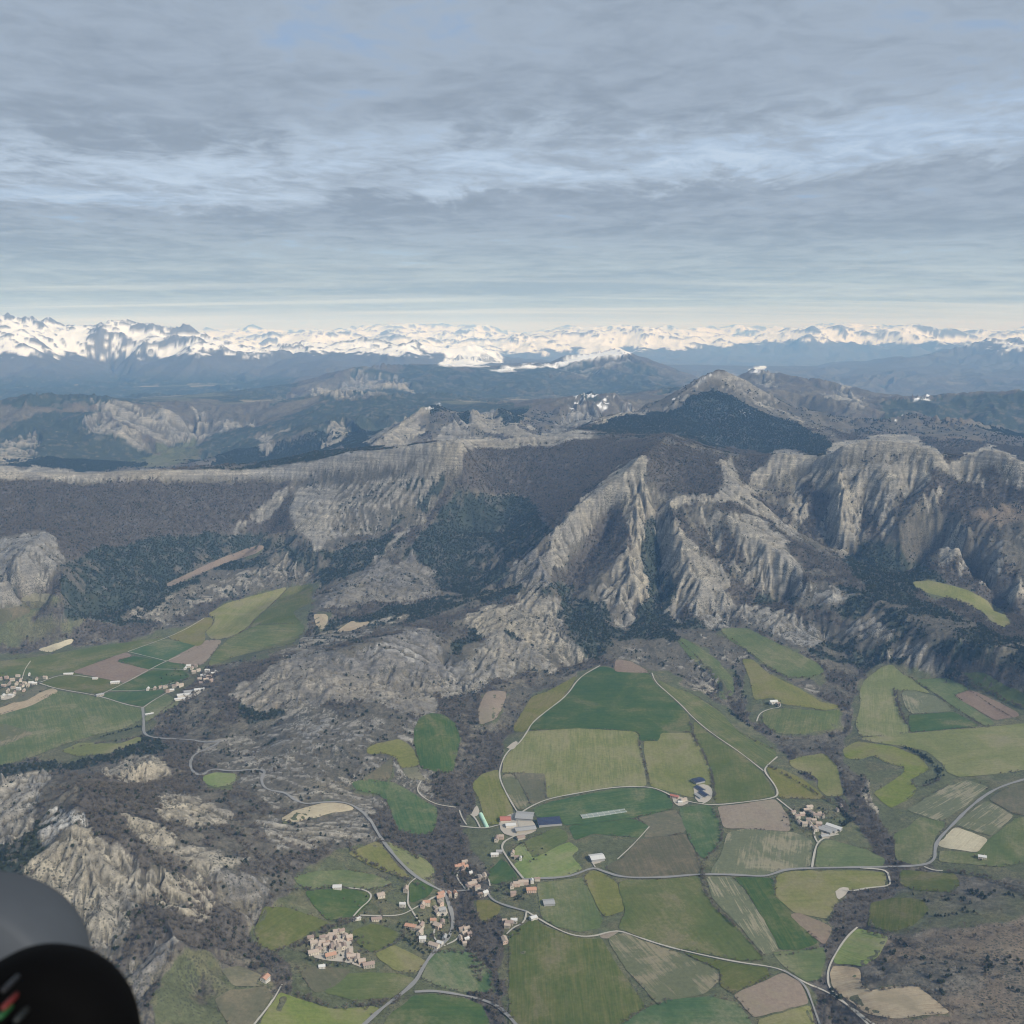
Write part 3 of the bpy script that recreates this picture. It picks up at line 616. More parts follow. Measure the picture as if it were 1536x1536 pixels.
# roads and tracks: width in metres, kind (r tarred road, t pale track), points
ROADS = [
 (7.5, 'r', [(214, 1062), (216, 1085), (215, 1100), (224, 1106), (250, 1109), (288, 1110), (303, 1114), (318, 1114), (329, 1112)], 'road leaving the left valley for the pass'),
 (7.0, 'r', [(329, 1112), (326, 1117), (310, 1124), (290, 1133), (285, 1145), (287, 1157), (298, 1164), (308, 1162), (313, 1156), (325, 1154), (345, 1158), (375, 1155), (399, 1156), (395, 1163), (392, 1171), (395, 1180), (402, 1186), (430, 1190), (440, 1200), (455, 1206), (467, 1207)], 'hairpin road winding over the scrubby pass'),
 (7.5, 'r', [(467, 1206), (500, 1203), (520, 1205), (537, 1213), (555, 1229), (566, 1250), (580, 1270), (600, 1294), (622, 1315), (650, 1331), (666, 1339), (673, 1355), (679, 1375), (680, 1390), (673, 1408), (660, 1420), (645, 1436), (633, 1455), (626, 1470), (610, 1486), (590, 1501), (570, 1516), (550, 1535), (530, 1552)], 'main road running down through the village'),
 (6.0, 'r', [(622, 1489), (650, 1487), (690, 1493), (730, 1502), (755, 1516), (780, 1545)], 'road forking right at the foot of the village'),
 (7.0, 'r', [(1600, 1150), (1536, 1170), (1503, 1180), (1480, 1192), (1452, 1214), (1430, 1237), (1407, 1260), (1402, 1275), (1403, 1290), (1386, 1300), (1300, 1302), (1220, 1303), (1178, 1305), (1160, 1312), (1145, 1316), (1100, 1313), (1050, 1312), (1000, 1317), (936, 1318), (905, 1308), (890, 1302), (870, 1310), (850, 1317), (800, 1319), (786, 1320)], 'valley road crossing between the fields'),
 (5.0, 't', [(786, 1320), (768, 1298), (756, 1280), (752, 1271), (757, 1262), (775, 1254), (780, 1246), (778, 1232), (779, 1222)], 'pale lane climbing to the big farm'),
 (5.0, 't', [(779, 1222), (795, 1211), (822, 1199), (870, 1190), (925, 1181), (975, 1181), (995, 1188), (1015, 1199), (1045, 1206), (1070, 1209), (1110, 1205), (1165, 1198), (1167, 1188), (1160, 1175), (1145, 1157), (1152, 1148), (1166, 1136)], 'white track from the farm to the stream'),
 (4.0, 't', [(1145, 1157), (1110, 1129), (1065, 1099), (1038, 1076), (1024, 1060), (1003, 1041), (983, 1024), (978, 1010)], 'pale track beside the huge green field'),
 (4.5, 't', [(1165, 1198), (1180, 1210), (1198, 1224)], 'track into the right hamlet'),
 (4.5, 't', [(900, 999), (868, 1017), (851, 1044), (820, 1067), (798, 1085), (790, 1100), (778, 1117), (768, 1122), (757, 1134), (750, 1152), (749, 1166), (755, 1182), (768, 1206), (778, 1222)], 'track following the stream trees down to the farm'),
 (5.0, 't', [(1218, 1302), (1221, 1282), (1226, 1264), (1240, 1256), (1258, 1252)], 'lane up to the right hamlet'),
 (4.0, 't', [(1226, 1264), (1220, 1253), (1224, 1243), (1232, 1240)], 'loop lane in the right hamlet'),
 (5.0, 't', [(1290, 1303), (1322, 1305), (1332, 1309), (1334, 1320), (1337, 1330), (1300, 1333), (1280, 1338), (1264, 1336)], 'track down to the pale gravel pit'),
 (4.0, 't', [(1386, 1301), (1400, 1307), (1414, 1307)], 'short track off the valley road'),
 (4.5, 't', [(790, 1368), (803, 1376), (828, 1391), (860, 1405), (890, 1406), (912, 1399), (930, 1397), (952, 1405), (1000, 1421), (1060, 1435), (1110, 1445), (1150, 1450), (1175, 1456), (1210, 1477), (1240, 1488), (1270, 1508), (1320, 1545)], 'long winding track through the lower fields'),
 (5.0, 'r', [(668, 1340), (700, 1336), (730, 1334), (736, 1350), (757, 1359), (790, 1368)], 'village lane over the stream'),
 (4.0, 't', [(790, 1368), (787, 1385), (770, 1392), (760, 1402)], 'drive to the houses by the stream'),
 (5.0, 't', [(58, 1025), (85, 1034), (148, 1044), (190, 1058), (214, 1062)], 'road along the left valley'),
 (4.0, 't', [(58, 1025), (95, 1011), (145, 1018)], 'farm track from the left village'),
 (4.0, 't', [(150, 1043), (190, 1024), (226, 1004), (250, 992), (270, 984)], 'straight farm track in the left valley'), (3.5, 't', [(192, 978), (251, 957), (280, 944), (306, 928)], 'track under the scrubby slope in the left valley'), (3.0, 't', [(192, 978), (225, 986), (250, 992)], 'short link between two left valley tracks'),
 (4.0, 't', [(165, 1037), (210, 1037), (232, 1033), (262, 1024)], 'track to the second village'),
 (4.5, 't', [(215, 1062), (232, 1050), (250, 1040)], 'lane from the junction to the second village'),
 (3.5, 't', [(226, 1004), (275, 1005)], 'upper track to the second village'), (3.5, 't', [(33, 1020), (37, 1005), (46, 992)], 'short track behind the left village'),
 (4.0, 't', [(521, 1333), (545, 1335), (558, 1342), (555, 1352), (542, 1362), (530, 1376)], 'drive to the white house in the meadow'),
 (4.0, 't', [(540, 1374), (560, 1375), (600, 1375), (618, 1366), (650, 1347), (668, 1342)], 'lane joining the hamlet and the village'),
 (3.5, 't', [(618, 1366), (611, 1357), (613, 1340), (611, 1328), (625, 1317)], 'lane past the round walled house'),
 (3.5, 't', [(618, 1367), (625, 1378), (634, 1390)], 'drive between the upper village houses'),
 (3.5, 't', [(670, 1418), (684, 1412), (690, 1403), (702, 1394)], 'drive right of the main road'), (3.5, 't', [(668, 1420), (654, 1413), (650, 1403), (652, 1395)], 'drive left of the main road'),
 (5.0, 't', [(690, 1240), (715, 1243), (732, 1243), (748, 1238), (775, 1236)], 'pale farm yard track past the greenhouse'), (4.0, 't', [(706, 1222), (714, 1229), (720, 1242)], 'track round the greenhouse'),
 (3.5, 't', [(380, 1540), (410, 1502), (423, 1478)], 'track at the bottom left'),
 (4.0, 't', [(1310, 1545), (1262, 1500), (1243, 1484), (1241, 1462), (1246, 1444), (1268, 1408), (1286, 1392)], 'track round the pale tan field'),
 (4.0, 'r', [(1175, 1456), (1208, 1477), (1218, 1505), (1232, 1545)], 'lane down beside the ploughed field'),
 (4.0, 't', [(1135, 1083), (1139, 1070), (1158, 1063), (1172, 1062), (1170, 1056)], 'drive to the lonely white farm'),
 (3.0, 't', [(926, 1290), (950, 1268), (974, 1241)], 'path to the round trough'), (3.0, 't', [(893, 1302), (887, 1292)], 'stub of drive to the white barn'),
 (3.5, 't', [(632, 1172), (624, 1186), (636, 1198), (655, 1208), (684, 1212)], 'path through the scrub'),
 (3.5, 't', [(689, 1216), (693, 1228), (700, 1238)], 'path from the scrub to the farm'), (4.5, 't', [(1052, 1207), (1066, 1200), (1068, 1190), (1062, 1182)], 'yard track round the dark barns'),
 (3.5, 't', [(700, 1336), (690, 1325), (684, 1314), (690, 1306)], 'lane to the tiled houses'), (3.5, 't', [(735, 1330), (733, 1318), (722, 1312), (712, 1314)], 'loop lane behind the long house'),
]

# ---------------------------------------------------------------- land cover map (world attributes looked up where the place was surveyed)
MS = 0.5                                   # survey map cells per photo pixel
MO = 120                                   # margin in photo pixels
MW = int((1536 + 2 * MO) * MS)


def raster(poly, A=None):
    P = (np.array(poly, float) + MO) * MS
    x0, y0 = np.floor(P.min(0)).astype(int); x1, y1 = np.ceil(P.max(0)).astype(int)
    x0, y0 = max(x0, 0), max(y0, 0); x1, y1 = min(x1, MW), min(y1, MW)
    if x1 <= x0 or y1 <= y0:
        return None
    gx, gy = np.meshgrid(np.arange(x0, x1) + 0.5, np.arange(y0, y1) + 0.5)
    ins = np.zeros(gx.shape, bool)
    Q = np.roll(P, -1, 0)
    for (ax, ay), (bx, by) in zip(P, Q):
        if ay == by:
            continue
        c = ((ay > gy) != (by > gy)) & (gx < (bx - ax) * (gy - ay) / (by - ay) + ax)
        ins ^= c
    return (slice(y0, y1), slice(x0, x1)), ins


CL = {k: np.zeros((MW, MW), np.float32) for k in ('rock', 'tone', 'cliff', 'ever', 'wood', 'grass', 'red')}
CL['wood'][:] = 0.5
CL['tone'][:] = 0.4


def paint(kind, s, poly, tone=None):
    r = raster(poly)
    if r is None:
        return
    sl, ins = r
    for k in ('rock', 'cliff', 'ever', 'wood', 'grass', 'red'):
        A = CL[k][sl]
        if k == kind:
            A[ins] = np.maximum(A[ins], s) if k != 'wood' else s
        elif not (kind == 'cliff' and k == 'rock'):
            A[ins] = A[ins] * (1 - s)
    if tone is not None:
        CL['tone'][sl][ins] = tone


B = -100; E = 1640
# bare purple-brown woods
paint('wood', 0.95, [(B, 722), (440, 722), (430, 800), (250, 850), (100, 860), (B, 850)])
paint('wood', 0.95, [(695, 668), (890, 664), (960, 655), (1085, 685), (1080, 745), (975, 745), (965, 690), (890, 735), (830, 790), (780, 760), (700, 720)])
paint('wood', 0.9, [(1095, 745), (1190, 800), (1290, 870), (1250, 880), (1180, 830), (1090, 770)])
paint('wood', 0.9, [(1300, 620), (1400, 620), (E, 660), (E, 800), (1430, 770), (1390, 760), (1370, 700), (1420, 705), (1440, 690), (1400, 665), (1262, 660)])
paint('wood', 0.9, [(840, 860), (905, 780), (935, 760), (945, 800), (900, 860), (860, 900)])
paint('wood', 0.95, [(130, 1170), (230, 1165), (240, 1230), (200, 1270), (160, 1260), (110, 1220)])
paint('wood', 0.95, [(200, 1350), (300, 1330), (390, 1400), (430, 1450), (350, 1430), (280, 1420), (190, 1420)])
paint('wood', 0.6, [(270, 1140), (400, 1120), (640, 1060), (640, 1250), (500, 1290), (380, 1330), (240, 1240)])
paint('wood', 0.8, [(B, 880), (180, 860), (400, 880), (330, 930), (100, 960), (B, 1000)])
paint('wood', 0.8, [(1100, 880), (1300, 830), (E, 860), (E, 1010), (1300, 1000), (1100, 940)])
# brown heath
paint('red', 0.8, [(1450, 765), (1500, 755), (E, 770), (E, 800), (1500, 785)])
paint('red', 0.5, [(1262, 662), (1350, 626), (1430, 628), (1500, 650), (1440, 670), (1330, 650)])
paint('red', 0.45, [(1360, 950), (1536, 985), (E, 1005), (1400, 975)])
paint('red', 0.5, [(0, 610), (60, 592), (160, 600), (150, 630), (60, 640), (0, 660)])
paint('wood', 0.05, [(1380, 1380), (1440, 1345), (E, 1340), (E, E), (1240, E), (1300, 1480), (1300, 1420)])
paint('red', 0.5, [(1380, 1380), (1440, 1345), (E, 1340), (E, E), (1240, E), (1300, 1480), (1300, 1420)])
# evergreens
paint('ever', 0.85, [(690, 735), (790, 745), (830, 795), (770, 840), (750, 870), (700, 890), (660, 885), (640, 850), (600, 838), (640, 790)])
paint('ever', 0.8, [(90, 840), (240, 800), (430, 800), (500, 826), (560, 810), (620, 800), (550, 850), (470, 890), (430, 880), (330, 900), (200, 940), (90, 925)])
paint('ever', 0.9, [(850, 890), (905, 900), (930, 945), (945, 900), (975, 895), (965, 860), (962, 780), (985, 780), (988, 830), (1010, 890), (1005, 930), (1040, 930), (1110, 945), (1000, 965), (920, 960), (900, 990), (860, 960), (840, 910)])
paint('ever', 1.0, [(985, 622), (1040, 592), (1072, 576), (1110, 592), (1180, 632), (1262, 666), (1220, 690), (1130, 678), (1060, 665), (1010, 650)])
paint('ever', 0.95, [(870, 646), (930, 626), (985, 620), (1020, 645), (960, 655), (900, 652)])
paint('ever', 0.9, [(1265, 838), (1300, 805), (1345, 812), (1385, 850), (1430, 880), (1480, 900), (1500, 925), (1380, 872), (1370, 905), (1300, 890)])
paint('ever', 0.75, [(1200, 870), (1376, 900), (1500, 950), (E, 1000), (1480, 990), (1330, 960), (1250, 915), (1130, 900)])
paint('ever', 0.75, [(640, 900), (700, 888), (860, 870), (850, 900), (760, 895), (700, 910), (560, 952), (470, 972), (470, 940)])
paint('ever', 0.7, [(1240, 990), (1290, 1000), (1400, 1010), (1450, 1010), (1350, 960), (1240, 940), (1100, 930)])
paint('ever', 0.85, [(355, 1055), (430, 1060), (425, 1105), (380, 1095)])
paint('ever', 0.9, [(B, 1200), (B, 1165), (100, 1132), (190, 1108), (225, 1098), (260, 1120), (170, 1138), (120, 1152), (60, 1158)])
paint('ever', 1.0, [(150, 706), (300, 703), (430, 690), (490, 670), (560, 666), (640, 664), (560, 677), (500, 688), (440, 699), (400, 703)])
paint('ever', 0.6, [(B, 660), (80, 636), (130, 645), (190, 690), (230, 700), (B, 700)])
paint('ever', 0.6, [(240, 660), (400, 630), (500, 600), (590, 585), (720, 600), (760, 620), (700, 625), (560, 620), (420, 665), (290, 695)])
paint('ever', 0.9, [(755, 955), (775, 960), (790, 945), (765, 930)])
paint('ever', 0.9, [(665, 1010), (700, 975), (725, 950), (700, 935), (690, 960), (668, 985)])
paint('ever', 0.7, [(B, 1260), (40, 1230), (100, 1215), (60, 1290), (20, 1330), (B, 1350)])
paint('ever', 0.85, [(-20, 650), (60, 620), (140, 610), (160, 640), (240, 692), (150, 704), (-20, 700)])
paint('ever', 0.8, [(230, 692), (330, 665), (430, 625), (540, 590), (600, 592), (740, 604), (800, 614), (770, 640), (700, 622), (655, 604), (600, 640), (550, 668), (440, 684), (350, 694)])
paint('ever', 0.7, [(400, 606), (480, 578), (540, 553), (640, 549), (760, 553), (945, 540), (1040, 574), (1000, 590), (850, 594), (700, 600), (560, 596)])
paint('ever', 0.6, [(1320, 606), (1420, 590), (1600, 588), (1600, 655), (1480, 645), (1390, 622), (1330, 630)])
paint('ever', 0.8, [(0, 560), (100, 548), (300, 545), (450, 560), (420, 600), (200, 600), (0, 604)])
# rock: grey marl and limestone
RK = [
 (0.95, .35, [(445, 722), (512, 690), (600, 676), (688, 662), (695, 705), (664, 745), (622, 778), (570, 803), (520, 806), (492, 812), (474, 824), (440, 800), (433, 770), (440, 745)]),
 (-1, .3, [(505, 728), (560, 722), (640, 716), (675, 712), (640, 765), (570, 800), (500, 803)]),
 (0.8, .3, [(694, 708), (640, 775), (560, 840), (540, 850), (600, 800), (664, 745)]),
 (0.9, .3, [(B, 830), (0, 808), (40, 793), (75, 796), (96, 830), (80, 862), (45, 892), (20, 906), (B, 930)]),
 (0.9, .45, [(330, 808), (365, 775), (372, 790)]), (0.9, .45, [(372, 782), (395, 755), (432, 728), (450, 720), (425, 748), (405, 772), (385, 780)]),
 (0.7, .15, [(466, 918), (520, 868), (580, 833), (592, 850), (622, 828), (650, 865), (662, 892), (630, 900), (600, 905), (560, 900), (520, 912)]),
 (0.95, .75, [(690, 937), (703, 918), (735, 907), (757, 916), (764, 940), (745, 948), (720, 955)]),
 (0.95, .65, [(755, 912), (775, 900), (800, 877), (835, 903), (848, 925), (835, 945), (860, 960), (885, 978), (890, 992), (860, 997), (840, 985), (810, 975), (780, 947), (758, 935)]),
 (1.0, .25, [(735, 950), (760, 945), (790, 960), (815, 980), (842, 1000), (820, 1010), (790, 1005), (765, 1015), (740, 1022), (720, 1037), (700, 1042), (662, 1048), (662, 1020), (700, 990)]),
 (1.0, .12, [(340, 1042), (400, 1002), (440, 984), (480, 976), (540, 973), (570, 960), (610, 943), (642, 948), (670, 970), (682, 1000), (665, 1032), (640, 1045), (657, 1062), (620, 1070), (560, 1050), (500, 1046), (470, 1062), (430, 1055), (400, 1072), (350, 1050)]),
 (0.6, .5, [(425, 1062), (470, 1050), (512, 1070), (480, 1105), (440, 1108)]),
 (1.0, .55, [(965, 681), (925, 703), (890, 733), (830, 793), (820, 815), (824, 846), (840, 850), (872, 810), (907, 775), (935, 750), (966, 735), (974, 713)]),
 (0.95, .15, [(748, 862), (775, 845), (800, 830), (822, 822), (832, 860), (820, 878), (790, 878)]),
 (1.0, .62, [(933, 752), (965, 733), (1010, 748), (1060, 742), (1078, 752), (1012, 758), (990, 766), (967, 772), (963, 800), (963, 852), (976, 870), (973, 895), (952, 908), (952, 937), (940, 947), (924, 937), (930, 907), (900, 902), (886, 902), (914, 866), (936, 830), (944, 800), (934, 770)]),
 (1.0, .33, [(988, 772), (1010, 778), (1037, 808), (1057, 833), (1092, 853), (1102, 870), (1087, 890), (1107, 910), (1122, 925), (1070, 938), (1045, 922), (1030, 902), (1022, 935), (1003, 915), (1008, 880), (998, 850), (986, 820), (984, 795)]),
 (0.9, .5, [(1053, 763), (1078, 768), (1082, 800), (1087, 835), (1075, 818), (1060, 790)]),
 (1.0, .4, [(1088, 768), (1130, 773), (1168, 800), (1198, 835), (1204, 862), (1170, 866), (1130, 846), (1105, 820), (1095, 790)]),
 (0.7, .4, [(1095, 835), (1130, 850), (1200, 868), (1280, 892), (1260, 907), (1190, 895), (1150, 890), (1120, 880)]),
 (0.8, .35, [(1105, 905), (1150, 910), (1215, 933), (1242, 950), (1225, 972), (1190, 967), (1130, 937), (1098, 917)]),
 (0.95, .4, [(1073, 688), (1097, 688), (1112, 720), (1142, 750), (1196, 797), (1200, 810), (1150, 778), (1110, 754), (1073, 748), (1084, 720)]),
 (1.0, .42, [(1108, 742), (1140, 703), (1165, 673), (1180, 670), (1205, 683), (1230, 686), (1262, 660), (1320, 653), (1370, 658), (1402, 672), (1422, 702), (1412, 712), (1376, 690), (1396, 705), (1391, 722), (1360, 745), (1350, 737), (1335, 765), (1345, 787), (1325, 802), (1315, 770), (1300, 747), (1300, 777), (1287, 800), (1275, 832), (1245, 817), (1234, 790), (1243, 740), (1222, 714), (1180, 718), (1137, 728), (1120, 748)]),
 (0.9, .4, [(1192, 715), (1205, 730), (1216, 760), (1202, 795), (1190, 790), (1184, 755)]),
 (1.0, .5, [(1416, 704), (1450, 680), (1480, 666), (1507, 670), (1532, 700), (1560, 715), (1560, 745), (1510, 727), (1496, 702), (1478, 707), (1477, 732), (1450, 717), (1425, 714)]),
 (0.85, .55, [(1385, 737), (1415, 732), (1407, 757), (1390, 767)]),
 (0.75, .6, [(1430, 785), (1452, 790), (1442, 825), (1410, 852), (1403, 838)]), (0.75, .6, [(1498, 803), (1508, 830), (1482, 872), (1465, 872), (1490, 835)]),
 (0.6, .55, [(1460, 830), (1470, 835), (1440, 865), (1425, 870)]), (0.7, .6, [(1500, 882), (1545, 850), (1560, 880), (1515, 897)]),
 (0.75, .5, [(1263, 942), (1290, 925), (1347, 940), (1332, 957), (1280, 957)]),
 (0.9, .25, [(1318, 978), (1350, 963), (1382, 970), (1422, 1006), (1390, 1020), (1355, 1002), (1362, 987)]),
 (0.7, .4, [(1200, 1030), (1222, 1014), (1242, 1030), (1222, 1042)]),
 (0.45, .6, [(180, 927), (215, 905), (260, 888), (330, 860), (400, 845), (420, 828), (480, 862), (400, 880), (330, 900), (250, 932)]),
 (0.40, .55, [(920, 958), (990, 953), (1040, 988), (1090, 1030), (1060, 1042), (1000, 1022), (930, 1000)]),
 (0.45, .6, [(1010, 945), (1060, 945), (1150, 1000), (1200, 1050), (1100, 1000), (1040, 975)]),
 (0.45, .35, [(290, 1110), (430, 1070), (650, 1075), (650, 1200), (500, 1225), (400, 1200), (300, 1130)]),
 (0.5, .4, [(380, 1225), (500, 1215), (560, 1215), (640, 1290), (540, 1260), (420, 1280)]),
 (0.45, .5, [(170, 905), (350, 1000), (470, 945), (560, 930), (640, 915), (560, 955), (420, 985)]),
 (0.5, .6, [(1310, 1130), (1380, 1150), (1350, 1200), (1340, 1240), (1290, 1190)]),
 (1.0, .5, [(B, 1200), (0, 1170), (40, 1153), (78, 1160), (62, 1190), (47, 1240), (20, 1267), (B, 1290)]),
 (1.0, .78, [(20, 1330), (68, 1265), (100, 1253), (112, 1228), (150, 1255), (202, 1288), (217, 1330), (207, 1360), (182, 1395), (162, 1418), (130, 1407), (100, 1402), (75, 1380), (50, 1352)]),
 (0.9, .75, [(178, 1218), (230, 1233), (270, 1263), (330, 1273), (385, 1290), (340, 1302), (312, 1313), (285, 1302), (250, 1277), (213, 1262)]),
 (1.0, -.3, [(53, 1243), (90, 1208), (130, 1214), (123, 1242), (95, 1247), (60, 1264)]),
 (0.9, .8, [(148, 1152), (200, 1128), (242, 1138), (254, 1166), (200, 1172), (165, 1167)]),
 (0.7, .75, [(233, 1192), (270, 1183), (312, 1203), (355, 1225), (342, 1242), (280, 1237), (238, 1217)]),
 (1.0, .95, [(118, 1372), (150, 1338), (167, 1380), (167, 1402), (128, 1402)]),
 (0.9, .05, [(186, 1450), (242, 1398), (258, 1408), (242, 1452), (212, 1515), (198, 1490)]),
 (0.7, .1, [(305, 1308), (392, 1312), (404, 1345), (386, 1392), (368, 1372), (338, 1342)]),
 (0.45, .75, [(205, 1300), (300, 1310), (330, 1345), (320, 1385), (270, 1370), (215, 1345)]),
 (0.5, .5, [(B, 700), (0, 660), (60, 640), (50, 690), (10, 700)]),
 (0.8, .45, [(118, 628), (150, 622), (220, 655), (215, 675), (180, 660), (130, 645)]),
 (0.6, .5, [(140, 598), (200, 608), (260, 625), (320, 650), (290, 662), (230, 645), (160, 622)]),
 (0.8, .55, [(220, 608), (245, 620), (300, 630), (280, 605), (320, 632), (380, 622), (390, 632), (330, 642), (250, 630)]),
 (0.8, .5, [(465, 580), (540, 556), (600, 560), (628, 588), (560, 585), (470, 600)]),
 (0.6, .6, [(480, 655), (500, 632), (515, 620), (530, 640), (515, 655), (490, 670)]), (0.6, .5, [(385, 650), (415, 638), (440, 645), (410, 655), (390, 680)]),
 (0.9, .7, [(548, 668), (580, 640), (640, 612), (660, 605), (650, 615), (620, 640), (640, 648), (610, 668)]),
 (0.8, .4, [(655, 660), (705, 615), (745, 612), (790, 640), (808, 660), (770, 650), (720, 640), (700, 660)]),
 (0.8, .45, [(820, 660), (855, 612), (880, 605), (905, 630), (860, 645), (830, 660)]),
 (0.7, .6, [(985, 615), (1040, 576), (1075, 556), (1105, 558), (1150, 592), (1262, 662), (1180, 620), (1110, 588), (1072, 574), (1040, 590), (1000, 620), (940, 626), (880, 645), (930, 618)]),
 (0.7, .3, [(1135, 575), (1145, 552), (1165, 560), (1160, 580)]), (0.7, .4, [(1230, 590), (1262, 572), (1275, 580), (1300, 606), (1270, 600)]),
 (0.4, .4, [(820, 556), (880, 548), (940, 533), (945, 540), (880, 558), (820, 562)]),
]
for s, t, p in RK:
    if s < 0:
        CL['rock'][raster(p)[0]][raster(p)[1]] = .5
        CL['ever'][raster(p)[0]][raster(p)[1]] = .45
        continue
    paint('rock', s, p, t)
# walls and slopes without deep ravines
CALM = np.zeros((MW, MW), np.float32)
for s, p in ((1.0, [(-110, 690), (450, 690), (560, 655), (700, 640), (700, 690), (640, 712), (520, 728), (450, 738), (-110, 740)]),
             (.75, [(-110, 738), (450, 738), (430, 800), (300, 840), (100, 800), (-110, 790)]),
             (.92, [(440, 725), (560, 715), (690, 700), (660, 750), (600, 790), (520, 812), (470, 826), (430, 800)]),
             (1.0, [(690, 645), (900, 645), (900, 680), (690, 685)]), (.6, [(700, 680), (950, 680), (880, 740), (800, 790), (700, 860), (640, 870), (620, 800)]),
             (.85, [(1105, 745), (1140, 695), (1260, 655), (1420, 650), (1560, 650), (1560, 740), (1420, 725), (1300, 700), (1200, 720)]), (.6, [(985, 690), (1075, 690), (1075, 740), (985, 745)]), (.6, [(965, 681), (925, 703), (890, 733), (830, 793), (820, 846), (840, 850), (872, 810), (935, 750), (974, 713)]), (.45, [(988, 772), (1037, 808), (1092, 853), (1107, 910), (1030, 935), (1000, 860)]), (.45, [(1088, 768), (1168, 800), (1204, 862), (1130, 846), (1095, 790)]), (.85, [(960, 620), (1040, 570), (1075, 545), (1105, 548), (1280, 665), (1180, 690), (1000, 670)]), (.5, [(540, 670), (650, 600), (720, 600), (810, 640), (810, 665)])):
    r = raster(p)
    CALM[r[0]][r[1]] = s
for p in ([(B, 702), (250, 706), (400, 704), (445, 700), (512, 684), (600, 669), (690, 656), (693, 690), (600, 706), (512, 716), (445, 722), (400, 722), (250, 725), (B, 720)],
          [(690, 656), (760, 653), (850, 650), (895, 652), (887, 664), (800, 667), (760, 671), (690, 672)],
          [(1105, 745), (1140, 701), (1165, 673), (1205, 681), (1230, 686), (1262, 659), (1320, 654), (1370, 657), (1404, 670), (1425, 702), (1418, 712), (1370, 696), (1320, 692), (1262, 698), (1200, 718), (1135, 740)],
          [(1420, 704), (1450, 681), (1480, 664), (1510, 672), (1560, 712), (1560, 730), (1490, 704), (1450, 717)]):
    paint('cliff', 1.0, p)
    paint('rock', 1.0, p, .42)
# rough grass
GR = [(0.8, [(B, 1100), (B, 985), (200, 960), (330, 930), (400, 885), (480, 870), (460, 940), (400, 985), (320, 1000), (250, 1060), (215, 1100), (100, 1145)]),
      (0.85, [(B, 930), (60, 925), (130, 930), (90, 960), (B, 975)]),
      (0.7, [(0, 905), (60, 890), (90, 900), (30, 925), (0, 925)]),
      (0.7, [(240, 680), (215, 665), (300, 655), (290, 690), (240, 700), (170, 697)]),
      (0.9, [(760, 1100), (870, 1010), (1000, 1005), (1100, 1070), (1180, 1130), (1240, 1160), (1300, 1240), (1340, 1300), (1320, 1350), (1250, 1400), (1230, 1560), (760, 1560), (740, 1400), (740, 1330), (690, 1240), (720, 1180), (755, 1150)]),
      (0.9, [(1290, 1020), (1320, 995), (1400, 1010), (E, 1060), (E, 1330), (1420, 1310), (1340, 1260), (1300, 1170), (1260, 1130)]),
      (0.8, [(400, 1380), (440, 1310), (540, 1260), (620, 1310), (680, 1350), (700, 1480), (720, 1570), (380, 1570), (440, 1470)]),
      (0.7, [(265, 1420), (310, 1420), (330, 1450), (400, 1450), (400, 1560), (220, 1560), (240, 1470)]),
      (0.7, [(1060, 945), (1110, 940), (1240, 1010), (1230, 1030), (1150, 990), (1100, 965)]),
      (0.8, [(1110, 990), (1180, 1020), (1260, 1060), (1260, 1095), (1190, 1100), (1130, 1080)]),
      (0.6, [(1300, 1330), (1400, 1330), (E, 1310), (E, 1360), (1380, 1400), (1290, 1400)])]
for s, p in GR:
    paint('grass', s, p)


# near river woods are repainted over the grass
for p in ([(600, 1230), (640, 1250), (700, 1180), (720, 1130), (760, 1100), (750, 1150), (700, 1230), (700, 1290), (730, 1330), (760, 1400), (750, 1470), (740, 1560), (710, 1560), (700, 1480), (690, 1400), (660, 1330), (600, 1290), (540, 1220)],
          [(1190, 1120), (1240, 1170), (1290, 1230), (1350, 1260), (1370, 1300), (1345, 1340), (1340, 1380), (1300, 1420), (1260, 1470), (1250, 1560), (1205, 1560), (1220, 1480), (1240, 1390), (1270, 1340), (1320, 1300), (1290, 1240), (1240, 1190), (1180, 1140)]):
    paint('wood', 0.9, p)

for kind_, st_, poly_, lab_ in FIELDS:
    paint('grass', 1.0, poly_)

PX, PY = proj(X, Y, Z)
# warp the lookup a little in world space so that borders are ragged, not drawn
wx = (lod(70, 4, 31) - 0.5) * 34
wy = (lod(70, 4, 37) - 0.5) * 26
front = (np.abs(AZG) < R(34)) & (DG > 1050)
# what the surveyor could see: elevation angle above everything nearer on the same bearing
el = np.arctan2(Z - CAMZ, DG)
run = np.maximum.accumulate(el, axis=0)
vis = front & (el > run - 0.004)
cov = {}
fi, fj = (PY + wy + MO) * MS - 0.5, (PX + wx + MO) * MS - 0.5
DEF = {'rock': 0.15, 'tone': 0.4, 'cliff': 0.0, 'ever': 0.3, 'wood': 0.6, 'grass': 0.1, 'red': 0.1}
for k, A in CL.items():
    cov[k] = np.where(vis, bil(A, fi, fj), DEF[k]).astype(np.float32)
for k in cov:                                       # soften by one cell
    cov[k] = blur(cov[k], 1)

